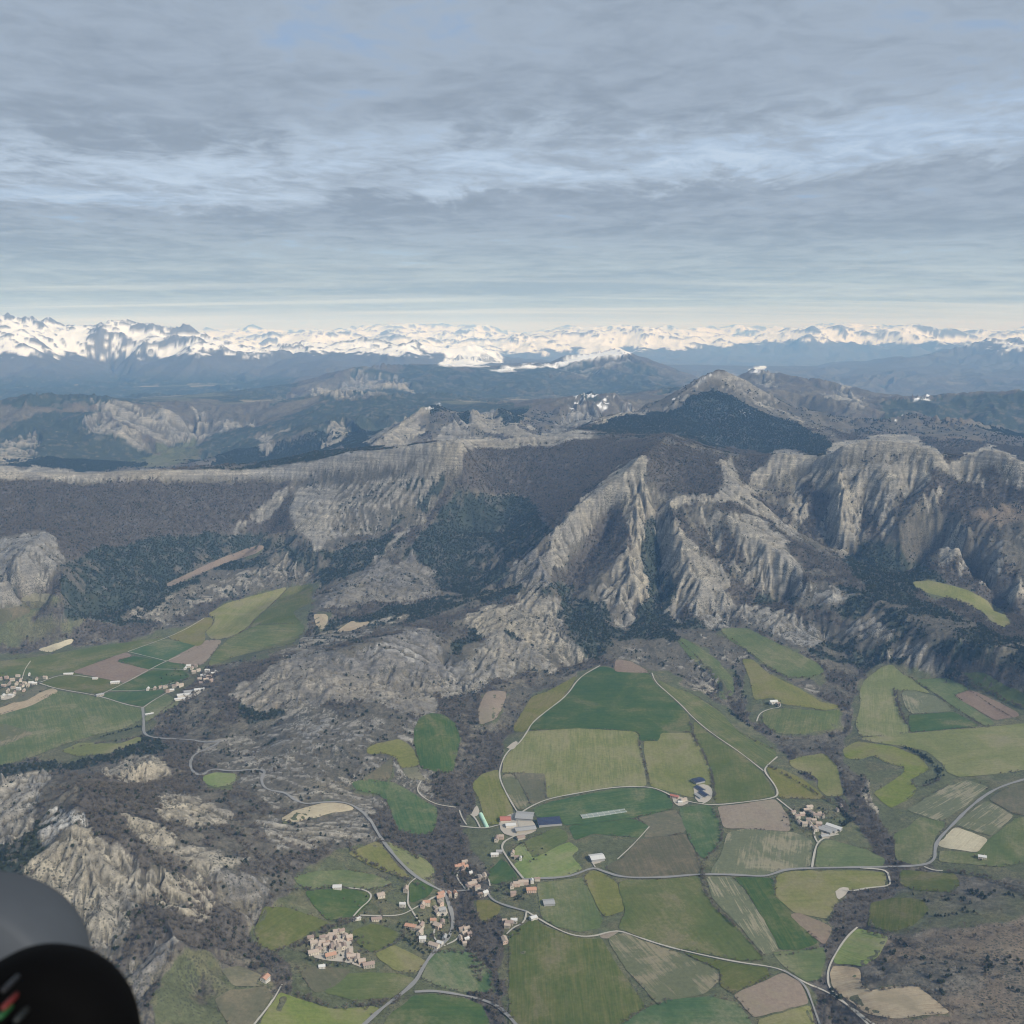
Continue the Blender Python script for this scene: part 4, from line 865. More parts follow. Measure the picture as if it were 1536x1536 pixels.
# ---------------------------------------------------------------- erosion: gullies that follow the slope, from large to small
gx, gy = gradz(blur(Z, 3))
slope0 = np.hypot(gx, gy)
hilly = np.clip((slope0 - 0.07) / 0.16, 0, 1) * (1 - 0.85 * cov['grass'] * (DG < 6500))
hilly = np.maximum(hilly, np.clip(cov['rock'] * 1.2, 0, 1) * (slope0 > .02) * (1 - cov['grass']))
midd = np.clip((DG - 5600) / 1200, 0, 1) * np.clip((slope0 - .02) / .05, 0, 1)
hilly = np.maximum(hilly, midd)
calm = bil(CALM, (PY + MO) * MS - .5, (PX + MO) * MS - .5) * vis
calm = blur(calm.astype(np.float32), 3)
cell = DG * 0.00135
Zb = Z.copy()
for o, wl in enumerate((2400, 1250, 640, 330, 170, 88, 46, 24, 13)):
    fade = np.clip((wl / cell - 2.3) / 2.8, 0, 1)
    near = np.clip(wl / (DG * 0.050), 0, 1) ** 2     # keep big ripples out of the surveyed near relief
    big_ok = 1 - np.clip((wl / (DG * np.where(DG > 6000, 0.11, 0.055)) - 1.0) / 1.0, 0, 1)
    m = hilly * fade * big_ok
    rows = np.where((m > 0.01).any(1))[0]
    if len(rows) == 0:
        continue
    r0, r1 = rows[0], rows[-1] + 1
    sl = slice(r0, r1)
    g1, g2 = gradz(blur(Z, 2))
    gl = np.hypot(g1, g2) + 1e-4
    cx, cyy = (-g2 / gl)[sl], (g1 / gl)[sl]
    wq = fbm(X[sl] / (wl * 2.3), Y[sl] / (wl * 2.3), 2, 150 + o)
    we = fbm(X[sl] / (wl * 2.3), Y[sl] / (wl * 2.3), 2, 170 + o)
    gval = gully(X[sl] / wl + (wq - .5) * 2.2, Y[sl] / wl + (we - .5) * 2.2, cx.astype(np.float32), cyy.astype(np.float32), 50 + o)
    amp = wl * (0.036 if wl > 120 else (0.085 if wl > 60 else 0.17)) * (1 + (0.1 if wl > 120 else 0.7) * cov['rock'][sl] * (wl < 700)) * np.where(DG[sl] < 6000, 1 - .94 * np.clip(np.maximum(cov['cliff'][sl] * 1.6, calm[sl] * (1.0 if wl > 60 else (.8 if wl > 30 else .4))), 0, 1), (2.6 if wl > 300 else 1.5) * (1 - .9 * calm[sl])) * np.clip(slope0[sl] * 1.8, 0.15 + .45 * cov['rock'][sl] + .3 * midd[sl], 1.15)
    ridge = 1 - 2 * np.sqrt(np.abs(0.5 - 0.5 * gval) + 1e-3)                                # sharper crests
    tri = 1 - 2 * np.arccos(np.clip(gval, -1, 1)) / np.pi
    amp = amp * (0.45 + 1.15 * np.clip((fbm(X[sl] / (wl * 5), Y[sl] / (wl * 5), 2, 190 + o) - .5) * 2.2 + .5, 0, 1))
    Z[sl] += m[sl] * amp * (0.6 * tri + 0.4 * ridge)
    Z[sl] += m[sl] * wl * 0.035 * (fbm(X[sl] / wl * 1.3, Y[sl] / wl * 1.3, 2, 90 + o) - 0.5) * 2
# limestone benches in the cliffs
cl = cov['cliff'] * front
step = 14.0
q = (Z + 5 * fbm(X / 90, Y / 90, 2, 5)) / step
Z = Z + cl * step * 0.8 * (np.floor(q) + np.clip((q - np.floor(q) - 0.5) * 2.5 + 0.5, 0, 1) - q)
# soft swell in the farmland
flat = (1 - hilly)
Z += flat * (fbm(X / 260, Y / 260, 3, 77) - 0.5) * 9 * np.clip(DG / 1500, 0, 1) * (DG < 9000)
# far ranges: jagged summits
far = np.clip((DG - 15500) / 3000, 0, 1) * np.clip((Zb - 420) / 350, 0, 1)
rs_, wgt = 0.0, 1.0
for o in range(7):
    sc_ = 3400.0 / 1.95 ** o
    vv_ = 1 - np.abs(2 * vnoise(X / sc_ + 3.7 * o, Y / sc_ * 1.15 - 2.1 * o, 61 + o) - 1)
    vv_ = vv_ * vv_ * wgt
    rs_ = rs_ + vv_ * 0.60 ** o
    wgt = np.clip(vv_ * 2.2, 0.25, 1)
Z += far * 330 * (rs_ - 0.70) * np.interp(DG, [24000, 30000], [.8, .7])
relief = (Z - Zb)
print('terrain', NR, NC, NR * NC, float(Z.min()), float(Z.max()))

# ---------------------------------------------------------------- what grows or lies on every part of the ground
def sm(x, a, b):
    t = np.clip((x - a) / (b - a), 0, 1)
    return (t * t * (3 - 2 * t)).astype(np.float32)


def mix(a, b, m):
    return a + (np.asarray(b, np.float32) - a) * m[..., None]


g1, g2 = gradz(Z)
SL = np.hypot(g1, g2)
conc = (Z - blur(Z, 8)) / np.maximum(cell * 2.0, 4.0)                   # <0 in gully bottoms
conc2 = (Z - blur(Z, 2)) / np.maximum(cell, 3.0)
n1 = lod(60, 5, 3)
n2 = lod(260, 5, 13)
n3 = lod(24, 3, 23)
n4 = lod(9, 2, 29)
n1, n2, n3 = (np.clip((q_ - .5) * 2.1 + .5, 0, 1) for q_ in (n1, n2, n3))
n4 = np.clip((n4 - .5) * 1.7 + .5, 0, 1)
edge = lambda c_: 0.42 + 0.58 * 4 * np.clip(c_, 0, 1) * (1 - np.clip(c_, 0, 1))
rock = sm(cov['rock'] * (1.14 + .3 * sm(DG, 6000, 7500)) + ((n1 - 0.5) * 0.55 + (n2 - .5) * 0.35 + (n3 - .5) * .35 + (n4 - .5) * .30) * edge(cov['rock']) + (np.clip(conc, -0.5, 0.4) * 1.5 + np.clip(conc2, -.3, .3) * 1.2) * np.clip(cov['rock'] * 1.6, .15, 1), 0.50, 0.72)
rock = np.maximum(rock, sm(cov['cliff'], 0.4, 0.7) * sm(SL, 0.30, 0.6))
rock *= 1 - 0.9 * sm(cov['grass'], 0.5, 0.8)
ever = sm(cov['ever'] * 1.1 + .34 * sm(DG, 6200, 7500) + ((n1 - 0.5) * 1.0 + (n2 - .5) * .7 + (n4 - .5) * .4) * edge(cov['ever']) - np.clip(conc, -.6, .6) * .35, 0.52, 0.72)
wood = sm(cov['wood'] * 1.1 + ((n1 - 0.5) * 0.9 + (n2 - .5) * .7 + (n4 - .5) * .5) * edge(cov['wood']) - np.clip(conc, -.6, .6) * .25, 0.45, 0.75)
grass = sm(cov['grass'] + (n2 - .5) * .3, 0.45, 0.7)
red = sm(cov['red'] + (n2 - .5) * .8 + (n1 - .5) * .3, 0.2, 0.8)
tone = cov['tone'] + (n2 - 0.5) * 0.7 + (n3 - .5) * .3
K = lambda *c: np.array(c, np.float32)
col = np.broadcast_to(K(0.118, 0.108, 0.086), X.shape + (3,)).copy()
col = mix(col, K(0.155, 0.140, 0.106), sm(n2, .45, .7))
col = mix(col, K(0.066, 0.064, 0.054), sm(n4 * .6 + n3 * .5, .52, .70) * .75)
col = mix(col, K(0.215, 0.196, 0.160), sm(n4 * .5 + n1 * .5 - conc2 * .1, .60, .78) * .7)
col = mix(col, K(0.180, 0.142, 0.104), red * .85)
col = mix(col, K(0.098, 0.108, 0.058), grass)
col = mix(col, K(0.135, 0.128, 0.075), grass * sm(n1, .48, .66) * .7)
col = mix(col, K(0.088, 0.078, 0.068), wood * .85)
col = mix(col, K(0.034, 0.048, 0.036), ever * .9)
col = mix(col, K(0.150, 0.138, 0.110), ever * sm(n4 * .6 + n3 * .5, .66, .78) * .5)
rc = mix(mix(np.broadcast_to(K(0.150, 0.145, 0.138), X.shape + (3,)).copy(), K(0.222, 0.218, 0.206), np.maximum(sm(cov['tone'], .10, .36), (cov['tone'] < -.05) * 1.0)), K(0.305, 0.274, 0.212), np.clip(tone, 0, 1))
rc = mix(rc, K(0.46, 0.45, 0.42), np.clip(-tone * 3, 0, 1))
zb_ = Z + 16 * fbm(X / 260, Y / 260, 3, 8)
band = np.clip(0.5 + 0.62 * np.sin(zb_ / 2.9) + .45 * np.sin(zb_ / 7.1 + 1.3) + (n4 - .5) * .9, 0, 1)                      # strata
bw = np.clip(cov['cliff'] * 1.1 + .22 + .35 * np.clip(calm, 0, 1), 0, 1)
rc = mix(rc, K(0.30, 0.292, 0.262), cov['cliff'] * .7)
rc = rc * (0.66 + 0.56 * (band * bw + (1 - bw) * (n3 * .6 + n4 * .4)))[..., None]
col = mix(col, rc, rock)
# pale farmland strips and villages on the far plains
plain = sm(DG, 5500, 7500) * (1 - sm(SL, 0.03, 0.09))
pv = hash2(np.floor((X + 0.4 * Y) / 420).astype(np.int64), np.floor((Y - 0.4 * X) / 300).astype(np.int64), 3)
col = mix(col, K(0.16, 0.16, 0.10), plain * (pv > .55) * .6)
col = mix(col, K(0.28, 0.24, 0.17), plain * (pv > .86) * .8)
# snow
SNOW = [[(733, 552), (830, 546), (850, 533), (880, 526), (930, 518), (947, 529), (900, 537), (850, 548), (745, 555)],
        [(655, 543), (670, 532), (695, 527), (715, 532), (745, 527), (757, 535), (735, 547), (690, 545)],
        [(660, 545), (735, 546), (735, 549), (660, 548)],
        [(990, 610), (1040, 576), (1072, 558), (1074, 562), (1040, 582), (1000, 606)],
        [(850, 605), (870, 588), (885, 582), (910, 590), (890, 592), (872, 600), (858, 615)], [(893, 605), (915, 592), (925, 600), (905, 612)], [(925, 612), (940, 604), (945, 612), (930, 620)],
        [(1122, 555), (1145, 549), (1150, 553), (1130, 557)], [(1368, 600), (1390, 590), (1400, 594), (1380, 600)], 
        [(1330, 628), (1355, 623), (1362, 626), (1340, 632)], [(640, 615), (658, 604), (664, 608), (650, 616)], [(1100, 618), (1145, 605), (1150, 610), (1110, 622)], [(1095, 592), (1112, 600), (1120, 625), (1108, 612)],
        [(1160, 590), (1185, 596), (1210, 602), (1180, 602)]]
SM = np.zeros((MW, MW), np.float32)
for p in SNOW:
    r = raster(p)
    SM[r[0]][r[1]] = 1
snow = bil(SM, (PY + wy * .12 + MO) * MS - .5, (PX + wx * .3 + MO) * MS - .5) * vis * (DG > 5000)
snow = snow * sm(n1 * .6 + n4 * .5 + .65 * sm(DG, 11000, 12500), .62, .72)
snow *= 1 - .75 * sm(SL, .5, .9)
sline = np.interp(DG.ravel(), [15000, 20000, 26000, 32000, 45000], [880, 610, 600, 590, 540]).reshape(DG.shape)
sf = sm(Z + (n1 - .5) * 220 + (n3 - .5) * 120 + (n4 - .5) * 60 - sline - 230 * sm(AZG, .04, .30), -20, 30) * sm(DG, 14500, 15500)
sf *= 1 - .92 * sm(SL * .78 + (n3 - .5) * .34 + (n4 - .5) * .30 + np.clip(conc, -.6, .6) * .8, .54, .76)
# the left massif holds its snow in gullies below the walls
snow = np.clip(snow + sf, 0, 1)
farrock = sm(DG, 14000, 17000)
col = mix(col, K(0.105, 0.105, 0.105), farrock * (1 - .3 * n1) * sm(Z, 300, 500))
col = mix(col, K(0.82, 0.83, 0.85), snow)
AL = np.clip(rock * 0.5 + ever * 0.0 + snow * 1.0, 0, 1)
RGBA = np.concatenate([col, AL[..., None]], -1).astype(np.float32)


def hgt(x, y):
    """height of the built ground at world x, y (arrays), by the same facets as the mesh rows"""
    x = np.asarray(x, float); y = np.asarray(y, float)
    d = np.hypot(x, y); a = np.arctan2(x, y)
    fi_ = np.interp(np.log(d), np.log(DS), np.arange(NR))
    fj_ = np.interp(a, AZS, np.arange(NC))
    return bil(Z, fi_, fj_)


def at(A, x, y):
    d = np.hypot(x, y); a = np.arctan2(x, y)
    return bil(A, np.interp(np.log(d), np.log(DS), np.arange(NR)), np.interp(a, AZS, np.arange(NC)))


def ground(px, py):
    """where the sight line through a photo pixel meets the built ground (arrays)"""
    px = np.atleast_1d(np.asarray(px, float)); py = np.atleast_1d(np.asarray(py, float))
    xc, yc = (px - 768.0) / F, -(py - 768.0) / F
    rx, ry, rz = xc, cp + yc * sp, -sp + yc * cp
    h = np.hypot(rx, ry); rx, ry, rz = rx / h, ry / h, rz / h
    lo = np.full(px.shape, 1100.0); done = np.zeros(px.shape, bool); hi = np.full(px.shape, 9000.0)
    d = 1100.0
    while d < 9000:
        z = hgt(rx * d, ry * d)
        hit = (~done) & (CAMZ + rz * d <= z)
        hi[hit] = d; lo[hit] = d / 1.01; done |= hit
        d *= 1.01
    for _ in range(12):
        m = (lo + hi) / 2
        below = CAMZ + rz * m <= hgt(rx * m, ry * m)
        hi = np.where(below, m, hi); lo = np.where(below, lo, m)
    m = (lo + hi) / 2
    return rx * m, ry * m, hgt(rx * m, ry * m)


far_side = np.clip((np.abs(AZG) - R(33)) / .3, 0, 1)[..., None]
col = col * (1 - .8 * far_side) + (K(0.105, 0.102, 0.078) * (.7 + .6 * n2[..., None])) * .8 * far_side
RGBA[..., :3] = col
STRATA = np.clip(np.clip(cov['cliff'] * 1.2, 0, 1) + .45 * rock * (1 - np.clip(tone - .5, 0, 1)), 0, 1) * sm(SL, .15, .5)


def mesh_np(name, V, Q, rgba=None):
    me = bpy.data.meshes.new(name)
    me.vertices.add(len(V)); me.vertices.foreach_set('co', np.ascontiguousarray(V, np.float32).ravel())
    k = Q.shape[1]
    me.loops.add(Q.size); me.loops.foreach_set('vertex_index', Q.astype(np.int32).ravel())
    me.polygons.add(len(Q))
    me.polygons.foreach_set('loop_start', np.arange(0, Q.size, k, dtype=np.int32))
    me.polygons.foreach_set('loop_total', np.full(len(Q), k, np.int32))
    me.polygons.foreach_set('use_smooth', np.ones(len(Q), bool))
    if rgba is not None:
        at_ = me.attributes.new('cover', 'FLOAT_COLOR', 'POINT')
        at_.data.foreach_set('color', rgba.astype(np.float32).ravel())
    me.update(calc_edges=True)
    return me


def link(o, parent=None, kind=None, label=None, cat=None, group=None):
    S.collection.objects.link(o)
    if parent is not None:
        o.parent = parent
    if kind:
        o['kind'] = kind
    if label:
        o['label'] = label
    if cat:
        o['category'] = cat
    if group:
        o['group'] = group
    return o


def bsdf(mat, rough=0.9, spec=0.15):
    mat.use_nodes = True
    t = mat.node_tree
    b = t.nodes['Principled BSDF']
    b.inputs['Roughness'].default_value = rough
    b.inputs['Specular IOR Level'].default_value = spec
    return t, b


def noise(t, scale, det=3.0, rough=0.6, vec=None, dist=0.0):
    n = t.nodes.new('ShaderNodeTexNoise')
    n.inputs['Scale'].default_value = scale
    n.inputs['Detail'].default_value = det
    n.inputs['Roughness'].default_value = rough
    n.inputs['Distortion'].default_value = dist
    if vec is not None:
        t.links.new(vec, n.inputs['Vector'])
    return n.outputs[0]


def terrain_mat():
    m = bpy.data.materials.new('ground_cover')
    t, b = bsdf(m, 0.95, 0.05)
    a = N(t, 'ShaderNodeVertexColor', layer_name='cover')
    g = N(t, 'ShaderNodeNewGeometry')
    pos = g.outputs['Position']
    f1 = noise(t, 0.11, 5, 0.7, pos)
    f2 = noise(t, 0.35, 3, 0.6, pos)
    f3 = noise(t, 0.018, 4, 0.65, pos)
    br = M(t, 'ADD', M(t, 'MULTIPLY', f1, 0.9), M(t, 'ADD', M(t, 'MULTIPLY', f2, 0.5), M(t, 'MULTIPLY', f3, 0.5)))
    br = M(t, 'MULTIPLY_ADD', M(t, 'SUBTRACT', br, 0.95), 1.7, 1.0)
    br = M(t, 'MAXIMUM', br, 0.35)
    snowy = RANGE(t, a.outputs['Alpha'], 0.55, 0.9)
    br = M(t, 'ADD', M(t, 'MULTIPLY', br, M(t, 'SUBTRACT', 1.0, snowy)), snowy)
    sc = N(t, 'ShaderNodeVectorMath', operation='SCALE')
    t.links.new(a.outputs['Color'], sc.inputs[0]); t.links.new(br, sc.inputs['Scale'])
    # bedding planes in the limestone and marl
    sa = N(t, 'ShaderNodeAttribute', attribute_name='strata')
    mp = N(t, 'ShaderNodeMapping')
    mp.inputs['Scale'].default_value = (0.0035, 0.0035, 0.16)
    t.links.new(pos, mp.inputs[0])
    b1 = noise(t, 1.0, 4, 0.7, mp.outputs[0], 0.25)
    b1 = RANGE(t, b1, 0.36, 0.62, 0.42, 1.22)
    b1 = M(t, 'ADD', M(t, 'MULTIPLY', sa.outputs['Fac'], b1), M(t, 'SUBTRACT', 1.0, sa.outputs['Fac']))
    sc2 = N(t, 'ShaderNodeVectorMath', operation='SCALE')
    t.links.new(sc.outputs[0], sc2.inputs[0]); t.links.new(b1, sc2.inputs['Scale'])
    sc = sc2
    # low juniper and box bushes speckle the rock
    vo = N(t, 'ShaderNodeTexVoronoi')
    vo.inputs['Scale'].default_value = 0.21
    t.links.new(pos, vo.inputs['Vector'])
    dens = noise(t, 0.009, 4, 0.6, pos)
    thr = M(t, 'MULTIPLY_ADD', dens, 1.3, -0.40)
    bush = M(t, 'LESS_THAN', vo.outputs['Distance'], thr)
    bush = M(t, 'MULTIPLY', bush, M(t, 'SUBTRACT', 1.0, snowy))
    bush = M(t, 'MULTIPLY', bush, 0.75)
    c = MIX(t, bush, sc.outputs[0], (0.058, 0.060, 0.045))
    t.links.new(c, b.inputs['Base Color'])
    bp = N(t, 'ShaderNodeBump')
    bp.inputs['Strength'].default_value = 0.55
    bp.inputs['Distance'].default_value = 3.0
    t.links.new(M(t, 'ADD', f1, M(t, 'MULTIPLY', f2, .4)), bp.inputs['Height'])
    t.links.new(bp.outputs[0], b.inputs['Normal'])
    return m


MT = terrain_mat()
V = np.stack([X, Y, Z], -1)
rows = [('valley_terrain', 0, int(np.searchsorted(DS, 6300)), 'rolling valley, badlands and wooded ridges under the aircraft'),
        ('mountains', int(np.searchsorted(DS, 6300)), int(np.searchsorted(DS, 15600)), 'middle distance hills and mountains behind the cliffs'),
        ('snowy_mountains', int(np.searchsorted(DS, 15600)), NR - 1, 'far snow covered ranges along the horizon')]
for name, a, b, lab in rows:
    sub = V[a:b + 1].reshape(-1, 3)
    h_, w_ = b + 1 - a, NC
    idx = np.arange(h_ * w_).reshape(h_, w_)
    Q = np.stack([idx[:-1, :-1], idx[:-1, 1:], idx[1:, 1:], idx[1:, :-1]], -1).reshape(-1, 4)
    me = mesh_np(name, sub, Q, RGBA[a:b + 1].reshape(-1, 4))
    me.attributes.new('strata', 'FLOAT', 'POINT').data.foreach_set('value', STRATA[a:b + 1].astype(np.float32).ravel())
    me.materials.append(MT)
    link(bpy.data.objects.new(name, me), kind='structure', label=lab)
# the patch of ground straight below, and the far rim
bmz = bmesh.new()
vs = [bmz.verts.new((X[0, j], Y[0, j], Z[0, j])) for j in range(0, NC, 3)]
cvt = bmz.verts.new((0, 0, float(Z[0].mean())))
for i in range(len(vs)):
    bmz.faces.new((cvt, vs[(i + 1) % len(vs)], vs[i]))
me = bpy.data.meshes.new('ground_below'); bmz.to_mesh(me); bmz.free()
me.attributes.new('cover', 'FLOAT_COLOR', 'POINT').data.foreach_set('color', np.tile(np.array([.1, .11, .06, 0], np.float32), len(me.vertices)))
me.materials.append(MT)
link(bpy.data.objects.new('ground', me), kind='structure', label='field ground straight below the aircraft')

# ---------------------------------------------------------------- air
hz = bpy.data.meshes.new('haze')
bm = bmesh.new()
bmesh.ops.create_cube(bm, size=1)
bm.to_mesh(hz); bm.free()
hzo = bpy.data.objects.new('haze', hz)
ztop = max(float(Z.max()), CAMZ) + 60.0
hzo.scale = (124000, 124000, ztop + 22 - float(min(Z.min(), -20)))
hzo.location = (0, 0, (ztop + float(min(Z.min(), -20)) - 22) / 2)
mh = bpy.data.materials.new('air')
mh.use_nodes = True
mh.cycles.volume_sampling = 'DISTANCE'
th = mh.node_tree
th.nodes.clear()
pv_ = N(th, 'ShaderNodeVolumePrincipled')
pv_.inputs['Color'].default_value = (0.27, 0.54, 1.0, 1)
pv_.inputs['Absorption Color'].default_value = (1, 1, 1, 1)
pv_.inputs['Density'].default_value = 5.2e-5
pv_.inputs['Anisotropy'].default_value = 0.0
ho = N(th, 'ShaderNodeOutputMaterial')
th.links.new(pv_.outputs[0], ho.inputs['Volume'])
hz.materials.append(mh)
link(hzo, kind='stuff', label='thin blue haze filling the air over the valley and mountains')

# ================================================================ fields and roads
def rot2(v, a):
    return (v[0] * math.cos(a) - v[1] * math.sin(a), v[0] * math.sin(a) + v[1] * math.cos(a))


FCOL = {'a': ((.048, .090, .034), (.084, .116, .044)), 'b': ((.080, .106, .036), (.130, .138, .058)), 'c': ((.134, .148, .050), (.192, .186, .082)),
        'd': ((.128, .170, .046), (.180, .198, .074)), 'e': ((.205, .165, .128), (.240, .200, .155)), 'f': ((.345, .295, .205), (.42, .375, .27)),
        'g': ((.105, .108, .068), (.150, .138, .092)), 'h': ((.120, .130, .074), (.235, .215, .145))}


def field_mat(kind, striped):
    m = bpy.data.materials.new('field_' + {'a': 'deep_green', 'b': 'green', 'c': 'olive', 'd': 'lime', 'e': 'ploughed', 'f': 'tan', 'g': 'dull', 'h': 'stubble'}[kind] + ('_striped' if striped else ''))
    t, b = bsdf(m, 0.95, 0.05)
    at_ = N(t, 'ShaderNodeAttribute', attribute_name='rows')
    g = N(t, 'ShaderNodeNewGeometry')
    mp = N(t, 'ShaderNodeMapping')
    t.links.new(at_.outputs['Vector'], mp.inputs[0])
    mp.inputs['Scale'].default_value = (0.006, 0.11, 1)
    s1 = noise(t, 1.0, 4, 0.65, mp.outputs[0])
    mp2 = N(t, 'ShaderNodeMapping')
    t.links.new(at_.outputs['Vector'], mp2.inputs[0])
    mp2.inputs['Scale'].default_value = (0.02, 0.33, 1)
    s2 = noise(t, 1.0, 2, 0.5, mp2.outputs[0])
    big_ = noise(t, 0.009, 5, 0.62, g.outputs['Position'], 0.6)
    fin = noise(t, 0.14, 4, 0.7, g.outputs['Position'])
    c0, c1 = FCOL[kind]
    k = 1.25 if striped else 0.6
    mixf = M(t, 'ADD', M(t, 'MULTIPLY', M(t, 'SUBTRACT', s1, .5), 2.0 * k), M(t, 'MULTIPLY', M(t, 'SUBTRACT', big_, .5), 3.8))
    mixf = M(t, 'ADD', mixf, M(t, 'ADD', M(t, 'MULTIPLY', M(t, 'SUBTRACT', s2, .5), 1.9 * k), 0.5), clamp=True)
    if kind == 'h':
        c = MIX(t, RANGE(t, mixf, .35, .9), c0, c1)
    else:
        c = MIX(t, mixf, c0, c1)
    # worn, thin places
    worn = RANGE(t, M(t, 'ADD', big_, M(t, 'ADD', M(t, 'MULTIPLY', fin, .25), M(t, 'MULTIPLY', s1, .16))), .70, .92)
    c = MIX(t, M(t, 'MULTIPLY', worn, .55), c, (.19, .17, .11))
    tint = M(t, 'MULTIPLY_ADD', fin, 0.80, 0.62)
    sc = N(t, 'ShaderNodeVectorMath', operation='SCALE')
    t.links.new(c, sc.inputs[0]); t.links.new(tint, sc.inputs['Scale'])
    # every field a shade of its own
    sx = N(t, 'ShaderNodeSeparateXYZ')
    t.links.new(at_.outputs['Vector'], sx.inputs[0])
    hs = N(t, 'ShaderNodeHueSaturation')
    t.links.new(sc.outputs[0], hs.inputs['Color'])
    t.links.new(M(t, 'MULTIPLY_ADD', sx.outputs[2], 0.30, 0.85), hs.inputs['Value'])
    t.links.new(M(t, 'MULTIPLY_ADD', sx.outputs[2], -0.30, 1.18), hs.inputs['Saturation'])
    t.links.new(M(t, 'MULTIPLY_ADD', sx.outputs[2], 0.030, 0.482), hs.inputs['Hue'])
    t.links.new(hs.outputs[0], b.inputs['Base Color'])
    bp = N(t, 'ShaderNodeBump')
    bp.inputs['Strength'].default_value = 0.25
    bp.inputs['Distance'].default_value = 0.6
    t.links.new(M(t, 'ADD', fin, s2), bp.inputs['Height'])
    t.links.new(bp.outputs[0], b.inputs['Normal'])
    return m


FM = {}
OUTLINES = []
FIELD_MASK = np.zeros((MW, MW), np.float32)     # where no woods may stand
for n_, (kind, striped, poly, lab) in enumerate(FIELDS):
    # the outline, closely stepped in the photo, then set on the ground
    pts = []
    for a, b in zip(poly, poly[1:] + poly[:1]):
        k = max(2, int(math.hypot(a[0] - b[0], a[1] - b[1]) / 4))
        for i in range(k):
            s_ = i / k
            pts.append((a[0] + (b[0] - a[0]) * s_, a[1] + (b[1] - a[1]) * s_))
    P = np.array(pts)
    # real corners are rounded and edges waver a little
    P = (np.roll(P, 1, 0) + 2 * P + np.roll(P, -1, 0)) / 4
    tg = np.roll(P, -1, 0) - np.roll(P, 1, 0)
    ar = np.sum(P[:, 0] * np.roll(P[:, 1], -1) - np.roll(P[:, 0], -1) * P[:, 1])
    nr = np.stack([tg[:, 1], -tg[:, 0]], -1) * np.sign(ar) / (np.linalg.norm(tg, axis=1)[:, None] + 1e-6)
    P = P + nr * 1.0
    r = raster([tuple(p) for p in P])
    if r is not None:
        FIELD_MASK[r[0]][r[1]] = 1
    xs, ys, zs = ground(P[:, 0], P[:, 1])
    wv = (vnoise(xs / 14.0, ys / 14.0, 5) - .5) * 3.0
    xs = xs + wv; ys = ys + (vnoise(xs / 14.0, ys / 14.0, 9) - .5) * 3.0
    cxm, cym = xs.mean(), ys.mean()
    OUTLINES.append((np.r_[xs, xs[:1]], np.r_[ys, ys[:1]]))
    # row direction: the longest straight side
    best = (0, 0)
    PW = [ground(p[0], p[1]) for p in poly]
    for a, b in zip(PW, PW[1:] + PW[:1]):
        L = math.hypot(float(a[0][0] - b[0][0]), float(a[1][0] - b[1][0]))
        if L > best[0]:
            best = (L, math.atan2(float(b[1][0] - a[1][0]), float(b[0][0] - a[0][0])))
    ang = best[1]
    step_ = 16.0 if len(xs) < 400 else 22.0
    gxs, gys = np.meshgrid(np.arange(xs.min(), xs.max(), step_), np.arange(ys.min(), ys.max(), step_))
    cand = [(Vector((float(x - cxm), float(y - cym)))) for x, y in zip(gxs.ravel(), gys.ravel())]
    vb = [Vector((float(x - cxm), float(y - cym))) for x, y in zip(xs, ys)]
    if len(cand) > 3000:
        cand = cand[::2]
    nb = len(vb)
    # keep only points inside (even-odd)
    cx_ = np.array([c[0] for c in cand]); cy_ = np.array([c[1] for c in cand])
    ins = np.zeros(len(cand), bool)
    bx_ = xs - cxm; by_ = ys - cym
    for i in range(nb):
        ax, ay = bx_[i], by_[i]; bx2, by2 = bx_[(i + 1) % nb], by_[(i + 1) % nb]
        if ay != by2:
            ins ^= ((ay > cy_) != (by2 > cy_)) & (cx_ < (bx2 - ax) * (cy_ - ay) / (by2 - ay) + ax)
    allp = vb + [c for c, q in zip(cand, ins) if q]
    vo_, ed, fa, *_r = geometry.delaunay_2d_cdt(allp, [], [list(range(nb))], 1, 0.05)
    if not fa:
        continue
    vx = np.array([v_[0] for v_ in vo_]) + cxm; vy = np.array([v_[1] for v_ in vo_]) + cym
    vz = hgt(vx, vy) + 0.7 + 0.02 * (n_ % 13)
    me = bpy.data.meshes.new('field')
    base = np.array([cxm, cym, float(hgt(cxm, cym))])
    me.from_pydata([(float(a - base[0]), float(b - base[1]), float(c - base[2])) for a, b, c in zip(vx, vy, vz)], [], [list(f) for f in fa])
    for p in me.polygons:
        p.use_smooth = True
    # all faces up
    if me.polygons[0].normal.z < 0:
        me.flip_normals()
    rr = random.random()
    A = me.attributes.new('rows', 'FLOAT_VECTOR', 'POINT')
    ca, sa = math.cos(ang), math.sin(ang)
    uu = (vx - cxm) * ca + (vy - cym) * sa; vv = -(vx - cxm) * sa + (vy - cym) * ca
    A.data.foreach_set('vector', np.stack([uu + 300 * rr, vv + 100 * rr, np.full(len(uu), rr)], -1).astype(np.float32).ravel())
    if (kind, striped) not in FM:
        FM[(kind, striped)] = field_mat(kind, striped)
    me.materials.append(FM[(kind, striped)])
    o = link(bpy.data.objects.new('field', me), kind='structure', label=lab)
    o.location = base


def road_mat(name, c0, c1):
    m = bpy.data.materials.new(name)
    t, b = bsdf(m, 0.9, 0.15)
    g = N(t, 'ShaderNodeNewGeometry')
    f = noise(t, 0.12, 4, 0.6, g.outputs['Position'])
    f2 = noise(t, 0.9, 3, 0.6, g.outputs['Position'])
    t.links.new(MIX(t, M(t, 'ADD', M(t, 'MULTIPLY', f, .7), M(t, 'MULTIPLY', f2, .3)), c0, c1), b.inputs['Base Color'])
    return m


